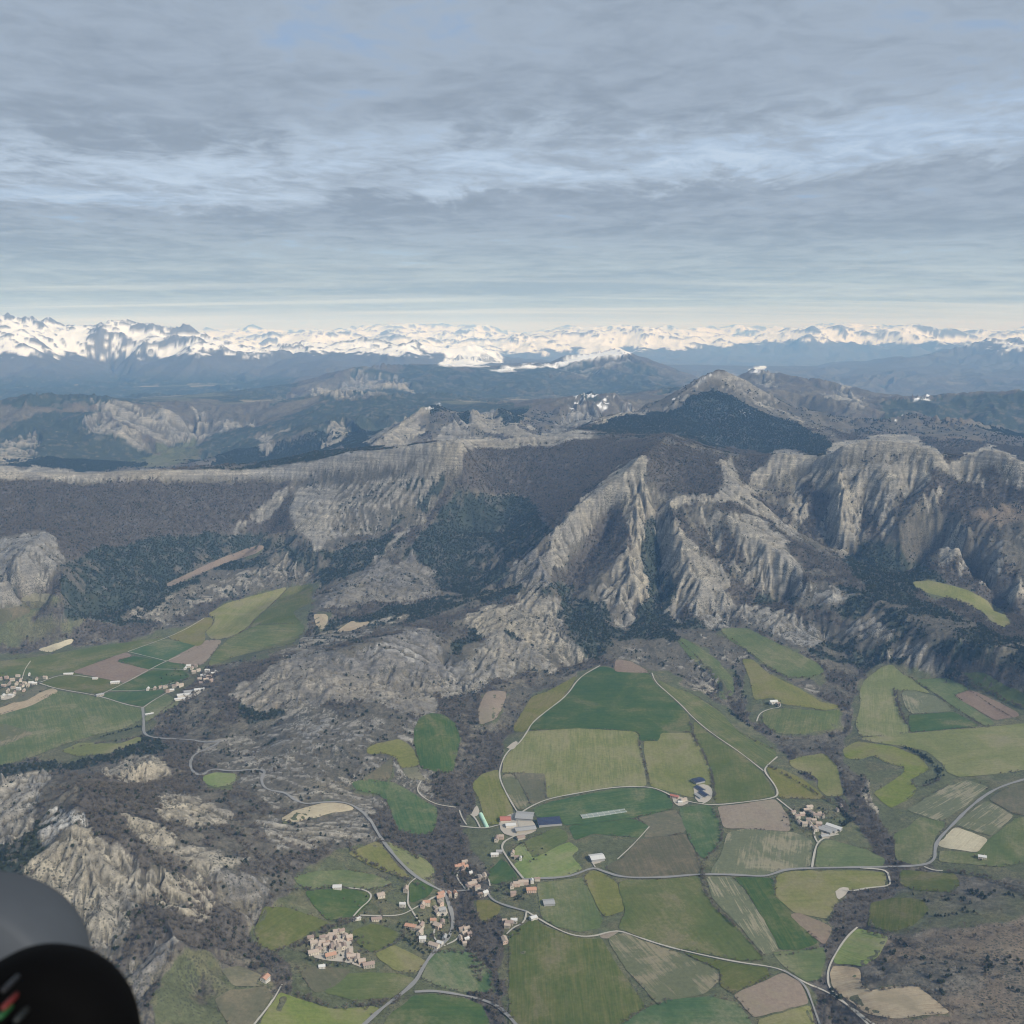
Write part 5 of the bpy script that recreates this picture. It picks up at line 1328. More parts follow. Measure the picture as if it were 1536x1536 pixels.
MR = {'r': road_mat('worn_tarmac', (.185, .185, .18), (.27, .265, .25)), 't': road_mat('pale_gravel', (.30, .285, .245), (.46, .44, .38)),
      'k': road_mat('bare_yard', (.33, .30, .25), (.46, .42, .36))}
ROAD_MASK = np.zeros((MW, MW), np.float32)


def smooth_line(P, n=2):
    P = np.array(P, float)
    for _ in range(n):
        Q = [P[0]]
        for a, b in zip(P[:-1], P[1:]):
            Q += [a * .75 + b * .25, a * .25 + b * .75]
        Q.append(P[-1])
        P = np.array(Q)
    return P


def mark(mask, px, py, rad):
    i0 = ((np.asarray(py) + MO) * MS).astype(int); j0 = ((np.asarray(px) + MO) * MS).astype(int)
    for di in range(-rad, rad + 1):
        for dj in range(-rad, rad + 1):
            ii = np.clip(i0 + di, 0, MW - 1); jj = np.clip(j0 + dj, 0, MW - 1)
            mask[ii, jj] = 1


def strip(name, pts_world, width, mat, lift, label):
    P = np.array(pts_world, float)
    d = np.r_[0, np.cumsum(np.hypot(*np.diff(P, axis=0).T))]
    n = max(3, int(d[-1] / 7.0))
    t = np.linspace(0, d[-1], n)
    x = np.interp(t, d, P[:, 0]); y = np.interp(t, d, P[:, 1])
    tx = np.gradient(x); ty = np.gradient(y)
    L = np.hypot(tx, ty) + 1e-6
    nx, ny = -ty / L, tx / L
    vs = []
    bx, by, bz = x[0], y[0], float(hgt(x[0], y[0]))
    wv = width * (1 + .16 * np.sin(t / 19.0) + .10 * np.sin(t / 7.3))
    for s_ in (-.5, 0, .5):
        X_ = x + nx * wv * s_; Y_ = y + ny * wv * s_
        zz_ = hgt(X_, Y_)
        vs.append(np.stack([X_ - bx, Y_ - by, zz_ - bz + lift], -1))
    zc = np.maximum(np.maximum(vs[0][:, 2], vs[1][:, 2]), vs[2][:, 2])
    for a in vs:
        a[:, 2] = 0.5 * a[:, 2] + 0.5 * zc
    Vv = np.stack(vs, 1).reshape(-1, 3)
    idx = np.arange(n * 3).reshape(n, 3)
    Q = np.stack([idx[:-1, :-1], idx[:-1, 1:], idx[1:, 1:], idx[1:, :-1]], -1).reshape(-1, 4)[:, ::-1]
    me = mesh_np(name, Vv, Q)
    if me.polygons[0].normal.z < 0:
        me.flip_normals()
    me.materials.append(mat)
    o = link(bpy.data.objects.new(name, me), kind='structure', label=label)
    o.location = (bx, by, bz)
    return o


ROADW = []
for k_, (w, kind, pl, lab) in enumerate(ROADS):
    Pp = smooth_line(pl, 2)
    # step finely so that the line follows the relief
    seg = np.r_[0, np.cumsum(np.hypot(*np.diff(Pp, axis=0).T))]
    tt = np.linspace(0, seg[-1], max(3, int(seg[-1] / 3)))
    ppx = np.interp(tt, seg, Pp[:, 0]); ppy = np.interp(tt, seg, Pp[:, 1])
    mark(ROAD_MASK, ppx, ppy, 1)
    x, y, z = ground(ppx, ppy)
    # drop jumps where the sight line skips over a rise
    P = np.stack([x, y], -1)
    strip('road' if kind == 'r' else 'track', P, w * (.86 if kind == 'r' else .74), MR[kind], 1.6 + 0.05 * (k_ % 7), lab)

# ================================================================ trees
def leaf_mat(name, c0, c1, rough=0.9):
    m = bpy.data.materials.new(name)
    t, b = bsdf(m, rough, 0.1)
    oi = N(t, 'ShaderNodeObjectInfo')
    g = N(t, 'ShaderNodeNewGeometry')
    f = noise(t, 0.02, 3, 0.6, g.outputs['Position'])
    c = MIX(t, M(t, 'ADD', M(t, 'MULTIPLY', oi.outputs['Random'], .7), M(t, 'MULTIPLY', f, .3)), c0, c1)
    t.links.new(c, b.inputs['Base Color'])
    return m


M_BARK = leaf_mat('grey_bark', (.10, .088, .075), (.15, .135, .115))
M_TWIG = leaf_mat('bare_twigs', (.100, .086, .066), (.185, .162, .124))
M_PINE = leaf_mat('pine_needles', (.026, .035, .020), (.054, .064, .032))


def tri_cloud(rs, n, shape, size, flat=0.0):
    V_, F_ = [], []
    for i in range(n):
        while True:
            p = np.array([rs.uniform(-1, 1), rs.uniform(-1, 1), rs.uniform(0, 1)])
            if shape(p):
                break
        a = rs.uniform(0, 6.283, 3)
        out_ = np.array([p[0], p[1], (p[2] - .4) * 1.2]); out_ /= np.linalg.norm(out_) + 1e-6
        nrm = out_ + rs.normal(0, .55, 3); nrm /= np.linalg.norm(nrm)
        t1 = np.cross(nrm, [0.3, .2, 1.0]); t1 /= np.linalg.norm(t1) + 1e-6
        t2 = np.cross(nrm, t1)
        s = size * rs.uniform(.6, 1.3)
        k = len(V_)
        q = a[0]
        for w in range(3):
            ang = q + w * 2.094 + rs.uniform(-.4, .4)
            V_.append(p * SC + (t1 * math.cos(ang) + t2 * math.sin(ang)) * s)
        F_.append((k, k + 1, k + 2))
    return V_, F_


def cone(V_, F_, a, b, r0, r1, n=5):
    a = np.array(a, float); b = np.array(b, float)
    ax = (b - a) / np.linalg.norm(b - a)
    t1 = np.cross(ax, [.31, .9, .2]); t1 /= np.linalg.norm(t1); t2 = np.cross(ax, t1)
    k = len(V_)
    for c_, r_ in ((a, r0), (b, r1)):
        for i in range(n):
            an = 6.2832 * i / n
            V_.append(c_ + (t1 * math.cos(an) + t2 * math.sin(an)) * r_)
    for i in range(n):
        j = (i + 1) % n
        F_.append((k + i, k + j, k + n + j, k + n + i))


def mk(name, V_, F_, mat, smooth=False):
    me = bpy.data.meshes.new(name)
    me.from_pydata([tuple(map(float, v_)) for v_ in V_], [], F_)
    me.materials.append(mat)
    me.update()
    return me


BARE, PINE = [], []
for s_ in range(3):
    rs = np.random.default_rng(40 + s_)
    SC = np.array([3.6, 3.6, 1.0])
    TV, TF = [], []
    cone(TV, TF, (0, 0, -1.5), (0.15, 0.1, 3.2), .34, .20, 6)
    SC = np.array([1, 1, 1.0])
    cv, cf = [], []
    tips = []
    for i in range(7):
        a = i * .9 + rs.uniform(-.3, .3); h = rs.uniform(2.2, 4.0); r_ = rs.uniform(1.6, 3.1); z_ = rs.uniform(5.0, 8.6)
        tip = (math.cos(a) * r_, math.sin(a) * r_, z_)
        cone(TV, TF, (0.1, .05, h), tip, .13, .03, 3)
        tips.append(tip)
    for i in range(84):
        tp = np.array(tips[i % 7]); base_ = np.array([0, 0, 4.2])
        c_ = base_ + (tp - base_) * rs.uniform(.35, 1.12) + rs.normal(0, .75, 3)
        d_ = c_ - np.array([0, 0, 2.5]); d_ /= np.linalg.norm(d_)
        d_ = d_ + rs.normal(0, .35, 3); d_ /= np.linalg.norm(d_)
        sd = np.cross(d_, rs.normal(0, 1, 3)); sd /= np.linalg.norm(sd)
        L = rs.uniform(1.0, 2.0); w = rs.uniform(.28, .58)
        k = len(cv)
        cv += [c_ - d_ * L * .5 - sd * w * .5, c_ - d_ * L * .3 + sd * w, c_ + d_ * L * .6]
        cf.append((k, k + 1, k + 2))
    BARE.append((mk('trunk', TV, TF, M_BARK), mk('crown', cv, cf, M_TWIG)))
    rs = np.random.default_rng(80 + s_)
    TV, TF = [], []
    cone(TV, TF, (0, 0, -1.5), (0, 0, 2.6), .30, .2, 6)
    SC = np.array([2.7, 2.7, 6.4])
    if s_ == 0:
        cv, cf = tri_cloud(rs, 96, lambda p: math.hypot(p[0], p[1]) < 1.02 - p[2] * .93 and math.hypot(p[0], p[1]) > .55 - p[2] * .6, .85)
    else:
        SC = np.array([2.9, 2.9, 5.0])
        cv, cf = tri_cloud(rs, 96, lambda p: .55 < math.sqrt(p[0] ** 2 + p[1] ** 2 + (p[2] * 2 - .8) ** 2 * .75) < 1.0, .9)
    cv = [v_ + np.array([0, 0, 1.3]) for v_ in cv]
    PINE.append((mk('trunk', TV, TF, M_BARK), mk('crown', cv, cf, M_PINE)))

rs = np.random.default_rng(99)
NCAND = 800000
d_ = np.sqrt(rs.uniform(1180 ** 2, 6900 ** 2, NCAND)); a_ = rs.uniform(R(-31), R(31), NCAND)
tx_, ty_ = d_ * np.sin(a_), d_ * np.cos(a_)
tz_ = hgt(tx_, ty_)
qx, qy = proj(tx_, ty_, tz_)
iy_ = np.clip(((qy + MO) * MS).astype(int), 0, MW - 1); ix_ = np.clip(((qx + MO) * MS).astype(int), 0, MW - 1)
free = (FIELD_MASK[iy_, ix_] < .5) & (ROAD_MASK[iy_, ix_] < .5) & (at(vis.astype(np.float32), tx_, ty_) > .3) & (qx > -60) & (qx < 1600) & (qy < 1640)
e_, w_, r_, g_, rd_ = (at(q, tx_, ty_) for q in (ever, wood, rock, grass, red))
u1 = rs.uniform(0, 1, NCAND)
clump = fbm(tx_ / 34, ty_ / 34, 3, 71)
pe = 0.07 * w_ * (1 - r_) + 0.66 * e_ * (1 - .85 * r_) + .05 * r_ * (clump > .45) + np.clip((clump - .60) * 5, 0, 1) * .35 * (1 - e_) * (1 - g_) * (1 - r_)
pw = 0.85 * w_ * (1 - .9 * r_) * (1 - .72 * e_) * (1 - .9 * g_) * (1 - .6 * rd_) * np.clip(1.6 - (clump < .42) * 1.0, 0, 1) * .8
pw = pw + .05 * (1 - g_) * (1 - r_)
far_thin = np.interp(d_, [1200, 4500, 6900], [1, 1, .8])
take_e = free & (u1 < pe * far_thin)
take_w = free & ~take_e & (u1 < (pe + pw) * far_thin) & (d_ < 6000)
small = r_ > .5
PT_E = [np.stack([tx_[take_e], ty_[take_e], tz_[take_e], rs.uniform(.62, 1.15, take_e.sum()) * np.interp(d_[take_e], [5000, 6900], [1, 1.35]) * np.where(small[take_e], .5, 1.0)], -1)]
PT_W = [np.stack([tx_[take_w], ty_[take_w], tz_[take_w], rs.uniform(.55, 1.10, take_w.sum())], -1)]
# hedges and stream-side rows: (kind, spacing m, spread m, scale, pixel line)
HEDGES = [
 ('w', 6, 2, .7, [(958, 1112), (963, 1135), (970, 1160), (978, 1180)]), ('w', 6, 3, .75, [(1036, 1085), (1042, 1112), (1056, 1132), (1068, 1165), (1070, 1180), (1072, 1200)]),
 ('w', 7, 3, .8, [(1068, 1212), (1085, 1245), (1078, 1272), (1056, 1290), (1054, 1312), (1058, 1340), (1072, 1362), (1100, 1388), (1150, 1440)]),
 ('w', 8, 2, .6, [(1032, 1252), (1048, 1285), (1054, 1310)]), ('w', 7, 2, .6, [(1152, 1438), (1190, 1432), (1225, 1424)]),
 ('w', 6, 2, .75, [(1340, 1032), (1346, 1060), (1360, 1088)]), ('w', 6, 5, .9, [(1341, 1035), (1348, 1062), (1358, 1086)]),
 ('e', 6, 6, .9, [(1356, 1122), (1380, 1130), (1400, 1145), (1412, 1160)]), ('e', 6, 6, .9, [(1380, 1132), (1402, 1148), (1414, 1165), (1388, 1176)]),
 ('w', 6, 5, .8, [(1366, 1173), (1380, 1185), (1410, 1170)]), ('w', 5, 2, .5, [(1425, 1012), (1460, 1040), (1500, 1068), (1536, 1085)]),
 ('w', 5, 6, .9, [(1425, 1012), (1475, 1036), (1536, 1064), (1600, 1090)]), ('w', 6, 2, .6, [(1368, 1018), (1400, 1040), (1436, 1068), (1480, 1092)]),
 ('w', 5, 3, .8, [(1153, 1150), (1190, 1170), (1230, 1195), (1265, 1215)]), ('w', 5, 3, .8, [(1235, 1128), (1262, 1150), (1270, 1195)]),
 ('w', 6, 2, .6, [(1110, 1100), (1160, 1128), (1200, 1128)]), ('e', 7, 4, .9, [(1090, 1062), (1110, 1082), (1140, 1095), (1170, 1108)]),
 ('w', 6, 2, .6, [(1015, 958), (1060, 1000), (1085, 1048)]), ('w', 6, 2, .6, [(1095, 957), (1150, 1000), (1185, 1020), (1235, 1012)]),
 ('e', 6, 5, .9, [(1100, 1000), (1112, 1030), (1118, 1048)]), ('w', 7, 3, .7, [(438, 1336), (500, 1331), (560, 1336), (590, 1328)]),
 ('w', 5, 6, .9, [(410, 1430), (440, 1425), (465, 1410), (500, 1392), (520, 1388)]), ('w', 5, 6, .9, [(500, 1388), (530, 1380), (555, 1385)]),
 ('w', 5, 7, .9, [(425, 1482), (460, 1500), (500, 1515), (560, 1508), (600, 1500)]), ('w', 6, 2, .7, [(540, 1428), (560, 1432), (590, 1418), (606, 1404)]),
 ('w', 5, 5, .8, [(520, 1262), (540, 1290), (600, 1316), (640, 1335)]), ('w', 5, 4, .8, [(562, 1260), (590, 1268), (630, 1290)]),
 ('w', 6, 3, .7, [(1262, 1505), (1290, 1520), (1320, 1545)]), ('w', 7, 3, .8, [(1300, 1400), (1345, 1412), (1400, 1430), (1450, 1445), (1500, 1452)]),
 ('e', 6, 6, .9, [(1335, 1408), (1350, 1415), (1360, 1420)]), ('w', 6, 3, .7, [(1290, 1480), (1306, 1490), (1340, 1484), (1385, 1478), (1430, 1518)]),
 ('e', 8, 7, .9, [(1465, 1345), (1500, 1340), (1536, 1348), (1580, 1350)]), ('e', 7, 7, .9, [(1415, 1350), (1432, 1345), (1445, 1352)]), ('e', 8, 5, .8, [(1410, 1375), (1440, 1372), (1460, 1368)]),
 ('w', 5, 6, .9, [(1420, 1310), (1460, 1312), (1500, 1325), (1540, 1345)]), ('e', 9, 3, 1.3, [(1258, 1500), (1250, 1490), (1245, 1478)]),
 ('e', 6, 8, 1.0, [(1262, 1215), (1275, 1232), (1262, 1240)]), ('e', 5, 5, .7, [(600, 1400), (612, 1410), (625, 1425), (645, 1430)]), ('e', 6, 6, .7, [(630, 1402), (640, 1412), (648, 1402), (655, 1405)]),
 ('w', 6, 2, .6, [(384, 1420), (420, 1445), (450, 1455)]), ('w', 5, 5, .7, [(700, 1490), (740, 1505), (770, 1530)]), ('w', 6, 2, .7, [(640, 1432), (700, 1428), (735, 1458), (738, 1490)]),
 ('w', 6, 2, .6, [(95, 1128), (130, 1118), (200, 1108), (215, 1104)]), ('e', 6, 4, .8, [(150, 1107), (180, 1098), (212, 1090)]), ('w', 6, 2, .6, [(270, 1048), (250, 1062), (222, 1085)]),
 ('w', 6, 2, .55, [(309, 948), (320, 938), (322, 925)]), ('w', 6, 2, .55, [(313, 962), (345, 958), (372, 943), (386, 926), (412, 904), (435, 880)]),
 ('w', 6, 4, .7, [(0, 1022), (30, 1020), (60, 1024)]), ('w', 5, 6, .7, [(660, 1290), (690, 1300), (700, 1325)]), ('w', 5, 8, .9, [(700, 1345), (712, 1370), (705, 1400), (715, 1440), (722, 1480)]),
 ('e', 7, 7, .8, [(1198, 1212), (1206, 1218), (1215, 1228), (1228, 1232)]), ('w', 6, 6, .7, [(1190, 1225), (1200, 1240), (1225, 1250)]), ('w', 6, 4, .5, [(470, 1440), (500, 1448), (530, 1452)]),
 ('w', 5, 7, .6, [(245, 1030), (280, 1020), (310, 1005), (325, 1000)]), ('w', 5, 7, .6, [(0, 1030), (40, 1035), (60, 1025)]),
]
for cxp, cyp, rp, n in ((505, 1425, 52, 90), (640, 1395, 45, 110), (700, 1320, 35, 60), (775, 1335, 30, 35), (1215, 1232, 42, 85), (28, 1030, 42, 40), (285, 1022, 48, 50), (760, 1395, 25, 15), (560, 1360, 50, 20), (790, 1280, 30, 12), (1470, 1288, 10, 8), (1165, 1056, 12, 8)):
    for kk, dst in (('e', PT_E), ('w', PT_W)):
        m_ = int(n * (.4 if kk == 'e' else .6)) + 1
        aa = rs.uniform(0, 6.283, m_); rr_ = rp * np.sqrt(rs.uniform(.05, 1, m_))
        qx_, qy_ = cxp + rr_ * np.cos(aa), cyp + rr_ * np.sin(aa) * .55
        x, y, z = ground(qx_, qy_)
        dst.append(np.stack([x, y, z, rs.uniform(.45, .85, m_)], -1))
# bushes and small trees standing here and there along the field edges
for (ox, oy) in OUTLINES:
    dd = np.r_[0, np.cumsum(np.hypot(np.diff(ox), np.diff(oy)))]
    t = np.arange(0, dd[-1], 6.5) + rs.uniform(-2, 2, len(np.arange(0, dd[-1], 6.5)))
    xx = np.interp(t, dd, ox); yy = np.interp(t, dd, oy)
    sel = (vnoise(xx / 55.0, yy / 55.0, 303) > .56) & (rs.uniform(0, 1, len(t)) < .75)
    xx = xx[sel] + rs.normal(0, 1.6, sel.sum()); yy = yy[sel] + rs.normal(0, 1.6, sel.sum())
    px_e, py_e = proj(xx, yy, hgt(xx, yy))
    rd = ROAD_MASK[np.clip(((py_e + MO) * MS).astype(int), 0, MW - 1), np.clip(((px_e + MO) * MS).astype(int), 0, MW - 1)] < .5
    xx, yy = xx[rd], yy[rd]
    if len(xx):
        PT_W.append(np.stack([xx, yy, hgt(xx, yy), rs.uniform(.28, .62, len(xx))], -1))
for kind, sp_, spread, sc_, pl in HEDGES:
    Pp = smooth_line(pl, 2)
    seg = np.r_[0, np.cumsum(np.hypot(*np.diff(Pp, axis=0).T))]
    tt = np.linspace(0, seg[-1], max(3, int(seg[-1] / 2)))
    x, y, z = ground(np.interp(tt, seg, Pp[:, 0]), np.interp(tt, seg, Pp[:, 1]))
    dd = np.r_[0, np.cumsum(np.hypot(np.diff(x), np.diff(y)))]
    n = max(2, int(dd[-1] / sp_ * (1 + spread / 8)))
    t = rs.uniform(0, dd[-1], n)
    xx = np.interp(t, dd, x) + rs.normal(0, spread * .6, n); yy = np.interp(t, dd, y) + rs.normal(0, spread * .6, n)
    pts = np.stack([xx, yy, hgt(xx, yy), sc_ * rs.uniform(.6, 1.15, n)], -1)
    (PT_E if kind == 'e' else PT_W).append(pts)
PT_E = np.concatenate(PT_E); PT_W = np.concatenate(PT_W)
print('pines', len(PT_E), 'bare', len(PT_W))


LAND = [(60, 1190, 'below the pale crag on the left hill'), (150, 1240, 'on the dark top of the left hill'), (250, 1290, 'on the right flank of the left hill'), (230, 1400, 'beside the bare knob on the left hill'), (290, 1350, 'above the grey gullies of the left hill'),
        (330, 1440, 'at the dark foot of the left hill'), (250, 1500, 'on the green slope at the bottom left'), (400, 1450, 'near the lone orange roofed house'), (400, 1370, 'at the left edge of the hamlet pasture'), (440, 1440, 'left of the old hamlet'),
        (520, 1385, 'behind the old hamlet'), (560, 1450, 'right of the old hamlet'), (470, 1500, 'in the wood under the old hamlet'), (570, 1505, 'in the hedge above the yellow green field'), (630, 1420, 'in the gardens left of the main road'),
        (690, 1350, 'at the top bend of the village road'), (710, 1400, 'in the stream wood right of the village'), (720, 1460, 'in the stream wood beside the dark green field'), (700, 1510, 'along the road fork at the foot'), (740, 1530, 'where the stream wood meets the bottom edge'),
        (620, 1260, 'in the ravine beside the striped green field'), (560, 1300, 'along the hedge by the winding road'), (640, 1300, 'between the main road and the ravine'), (700, 1310, 'on the wooded knoll above the village'), (780, 1360, 'beside the village lane'),
        (800, 1440, 'at the edge of the big bottom field'), (1080, 1370, 'in the ditch by the pale striped field'), (1070, 1280, 'in the ditch beside the tapering field'), (1180, 1440, 'in the hedge above the bottom ploughed field'), (1215, 1400, 'beside the small tapering brown field'),
        (1240, 1450, 'in the stream wood left of the pale tan field'), (1230, 1520, 'where the right stream reaches the bottom edge'), (1280, 1360, 'in the broad wood below the gravel pit'), (1330, 1310, 'by the stream bridge'), (1340, 1410, 'at the corner of the mown green field'),
        (1300, 1480, 'in the bend of the pale tan field'), (1380, 1460, 'on the heath above the pale tan field'), (1440, 1360, 'in the dark clump at the top of the heath'), (1500, 1350, 'along the top edge of the heath'), (1480, 1430, 'in the middle of the brown heath'),
        (1500, 1500, 'at the bottom of the brown heath'), (1400, 1520, 'below the pale tan field'), (1440, 1310, 'in the tree belt over the heath'), (1260, 1240, 'beside the right hamlet')]


def place_of(qx, qy):
    return min(LAND, key=lambda l: (l[0] - qx) ** 2 + (l[1] - qy) ** 2)[2]


def forest(pts, kinds, nm, sp_label, cat, massname, mlabel):
    d = np.hypot(pts[:, 0], pts[:, 1])
    X_, Y_, Z_ = pts[:, 0], pts[:, 1], pts[:, 2]
    ax_, ay_ = proj(X_, Y_, Z_ + 2)
    hid = (ax_ < 225) & (ay_ > 1390 - (ax_ < 120) * 80)
    inv = (ax_ > 8) & (ax_ < 1528) & (ay_ < 1530) & ~hid & (pts[:, 3] > .55) & (at(vis.astype(np.float32), X_, Y_) > .6)
    order = np.argsort(np.where(inv, d / pts[:, 3], 1e9))
    near = order[:298]
    rest = np.ones(len(pts), bool); rest[near] = False
    for i in near:
        v = i % 3
        lab = ('tall' if pts[i, 3] > .82 else 'low') + ' ' + sp_label + ' ' + place_of(ax_[i], ay_[i])
        e = bpy.data.objects.new(nm, None)
        link(e, label=lab, cat=cat, group=lab.replace(' tree ', ' trees ').replace(' pine ', ' pines '))
        e.empty_display_size = 1
        e.location = (X_[i], Y_[i], Z_[i]); e.rotation_euler = (0, 0, float(i) % 6.28); e.scale = (pts[i, 3],) * 3
        for me in kinds[v]:
            link(bpy.data.objects.new(me.name.split('.')[0], me), parent=e)
    R_ = pts[rest]
    var = rs.integers(0, 3, len(R_))
    for v in range(3):
        q = R_[var == v]
        bmj = bmesh.new()
        for me in kinds[v]:
            bmj.from_mesh(me)
        jm = bpy.data.meshes.new(nm)
        nt_ = len(kinds[v][0].polygons)
        bmj.faces.ensure_lookup_table()
        for k, f in enumerate(bmj.faces):
            f.material_index = 0 if k < nt_ else 1
        bmj.to_mesh(jm); bmj.free()
        jm.materials.append(kinds[v][0].materials[0]); jm.materials.append(kinds[v][1].materials[0])
        proto = bpy.data.objects.new('source_' + nm, jm)       # only a source for the instances; not in the scene
        me = bpy.data.meshes.new(massname)
        me.vertices.add(len(q)); me.vertices.foreach_set('co', q[:, :3].astype(np.float32).ravel())
        me.attributes.new('sc', 'FLOAT', 'POINT').data.foreach_set('value', q[:, 3].astype(np.float32))
        o = link(bpy.data.objects.new(massname, me), kind='stuff', label=mlabel)
        ng = bpy.data.node_groups.new('scatter', 'GeometryNodeTree')
        ng.interface.new_socket('Geometry', in_out='INPUT', socket_type='NodeSocketGeometry')
        ng.interface.new_socket('Geometry', in_out='OUTPUT', socket_type='NodeSocketGeometry')
        gi = ng.nodes.new('NodeGroupInput'); go = ng.nodes.new('NodeGroupOutput')
        ip = ng.nodes.new('GeometryNodeInstanceOnPoints')
        oi = ng.nodes.new('GeometryNodeObjectInfo'); oi.inputs['Object'].default_value = proto; oi.inputs['As Instance'].default_value = True
        na = ng.nodes.new('GeometryNodeInputNamedAttribute'); na.data_type = 'FLOAT'; na.inputs['Name'].default_value = 'sc'
        rv = ng.nodes.new('FunctionNodeRandomValue'); rv.data_type = 'FLOAT_VECTOR'
        rv.inputs[0].default_value = (-.06, -.06, 0); rv.inputs[1].default_value = (.06, .06, 6.28)
        ng.links.new(gi.outputs[0], ip.inputs['Points']); ng.links.new(oi.outputs['Geometry'], ip.inputs['Instance'])
        ng.links.new(na.outputs['Attribute'], ip.inputs['Scale']); ng.links.new(rv.outputs[0], ip.inputs['Rotation'])
        ng.links.new(ip.outputs[0], go.inputs[0])
        md = o.modifiers.new('scatter', 'NODES'); md.node_group = ng


forest(PT_E, PINE, 'pine_tree', 'dark green pine', 'tree', 'pine_forest', 'dark evergreen woods on the slopes and beside the streams')
forest(PT_W, BARE, 'bare_tree', 'leafless grey tree', 'tree', 'bare_forest', 'leafless grey brown woods covering the slopes and stream banks')

# ================================================================ buildings
def plain_mat(name, c, c2=None, rough=.85, sc=.6, spec=.2):
    m = bpy.data.materials.new(name)
    t, b = bsdf(m, rough, spec)
    g = N(t, 'ShaderNodeTexCoord')
    oi = N(t, 'ShaderNodeObjectInfo')
    f = noise(t, sc * 10, 4, .6, g.outputs['Object'])
    c2 = c2 or tuple(x * .7 for x in c)
    mx = MIX(t, M(t, 'ADD', M(t, 'MULTIPLY', f, .6), M(t, 'MULTIPLY', oi.outputs['Random'], .4)), c, c2)
    t.links.new(mx, b.inputs['Base Color'])
    return m


WM = {'cream': plain_mat('cream_render', (.66, .60, .50), (.50, .45, .36)), 'stone': plain_mat('pale_stone', (.42, .38, .31), (.30, .27, .22)),
      'white': plain_mat('white_render', (.66, .64, .58), (.52, .49, .43)), 'grey': plain_mat('grey_cladding', (.34, .34, .33), (.26, .26, .25)), 'pink': plain_mat('pink_render', (.60, .46, .38), (.5, .38, .3))}
RM = {'salmon': plain_mat('salmon_tiles', (.45, .375, .31), (.33, .27, .22)), 'orange': plain_mat('orange_tiles', (.47, .27, .18), (.36, .22, .16)), 'brown': plain_mat('weathered_tiles', (.33, .25, .21), (.24, .19, .16)),
      'grey': plain_mat('grey_sheet_roof', (.36, .36, .35), (.26, .26, .26)), 'white': plain_mat('white_sheet_roof', (.60, .60, .58), (.46, .46, .45)), 'red': plain_mat('red_tiles', (.42, .16, .12), (.34, .14, .11)),
      'solar': plain_mat('dark_blue_panels', (.018, .026, .06), (.030, .038, .075), .28, .2, .5), 'green': plain_mat('pale_green_film', (.42, .66, .50), (.50, .72, .56), .4), 'dull': plain_mat('grey_green_film', (.17, .21, .19), (.24, .27, .25), .5)}
M_GLASS = plain_mat('dark_window', (.03, .033, .038), (.05, .05, .055), .3)
M_CHIM = plain_mat('chimney_render', (.48, .40, .33))


def mesh_parts(name, V_, F_, mats, mi=None):
    me = bpy.data.meshes.new(name)
    me.from_pydata(V_, [], F_)
    for m in mats:
        me.materials.append(m)
    if mi:
        for p, k in zip(me.polygons, mi):
            p.material_index = k
    me.update()
    return me


def unit_walls(wmat, windows):
    """walls of a gabled house, 1 x 1 x 1 to the eaves, gable to 1.42"""
    g = 1.42
    V_ = [(-.5, -.5, -.6), (.5, -.5, -.6), (.5, .5, -.6), (-.5, .5, -.6), (-.5, -.5, 1), (.5, -.5, 1), (.5, .5, 1), (-.5, .5, 1), (-.5, 0, g), (.5, 0, g)]
    F_ = [(0, 1, 5, 4), (2, 3, 7, 6), (1, 2, 6, 9, 5), (3, 0, 4, 8, 7)]
    mi = [0] * 4
    if windows:
        for sgn in (-1, 1):
            y = sgn * .503
            for fx in (-.33, -.11, .11, .33):
                for fz in (.22, .66):
                    k = len(V_)
                    q = [(fx - .04, y, fz - .1), (fx + .04, y, fz - .1), (fx + .04, y, fz + .12), (fx - .04, y, fz + .12)]
                    V_ += q if sgn < 0 else q[::-1]
                    F_.append((k, k + 1, k + 2, k + 3)); mi.append(1)
        for sgn in (-1, 1):
            x = sgn * .503
            for fy in (-.2, .2):
                k = len(V_)
                q = [(x, fy - .06, .5), (x, fy + .06, .5), (x, fy + .06, .75), (x, fy - .06, .75)]
                V_ += q if sgn > 0 else q[::-1]
                F_.append((k, k + 1, k + 2, k + 3)); mi.append(1)
    return mesh_parts('wall', V_, F_, [wmat, M_GLASS], mi)


def unit_roof(rmat, over=.05):
    e, g, t = .5 + over, 1.46, .07
    V_, F_ = [], []
    for s in (-1, 1):
        k = len(V_)
        V_ += [(-e, s * e, .97), (e, s * e, .97), (e, 0, g), (-e, 0, g), (-e, s * e, .97 + t), (e, s * e, .97 + t), (e, 0, g + t), (-e, 0, g + t)]
        fs = [(4, 5, 6, 7), (0, 3, 2, 1), (0, 1, 5, 4), (1, 2, 6, 5), (3, 0, 4, 7)]
        for f in fs:
            f = tuple(k + i for i in f)
            F_.append(f if s < 0 else f[::-1])
    return mesh_parts('roof', V_, F_, [rmat])


def unit_tunnel(rmat):
    V_, F_ = [], []
    n = 9
    for x in (-.5, .5):
        for i in range(n):
            a = math.pi * i / (n - 1)
            V_.append((x, .5 * math.cos(a), math.sin(a)))
    for i in range(n - 1):
        F_.append((i, n + i, n + i + 1, i + 1))
    F_.append(tuple(range(n))); F_.append(tuple(range(2 * n - 1, n - 1, -1)))
    me = mesh_parts('cover', V_, F_, [rmat])
    return me


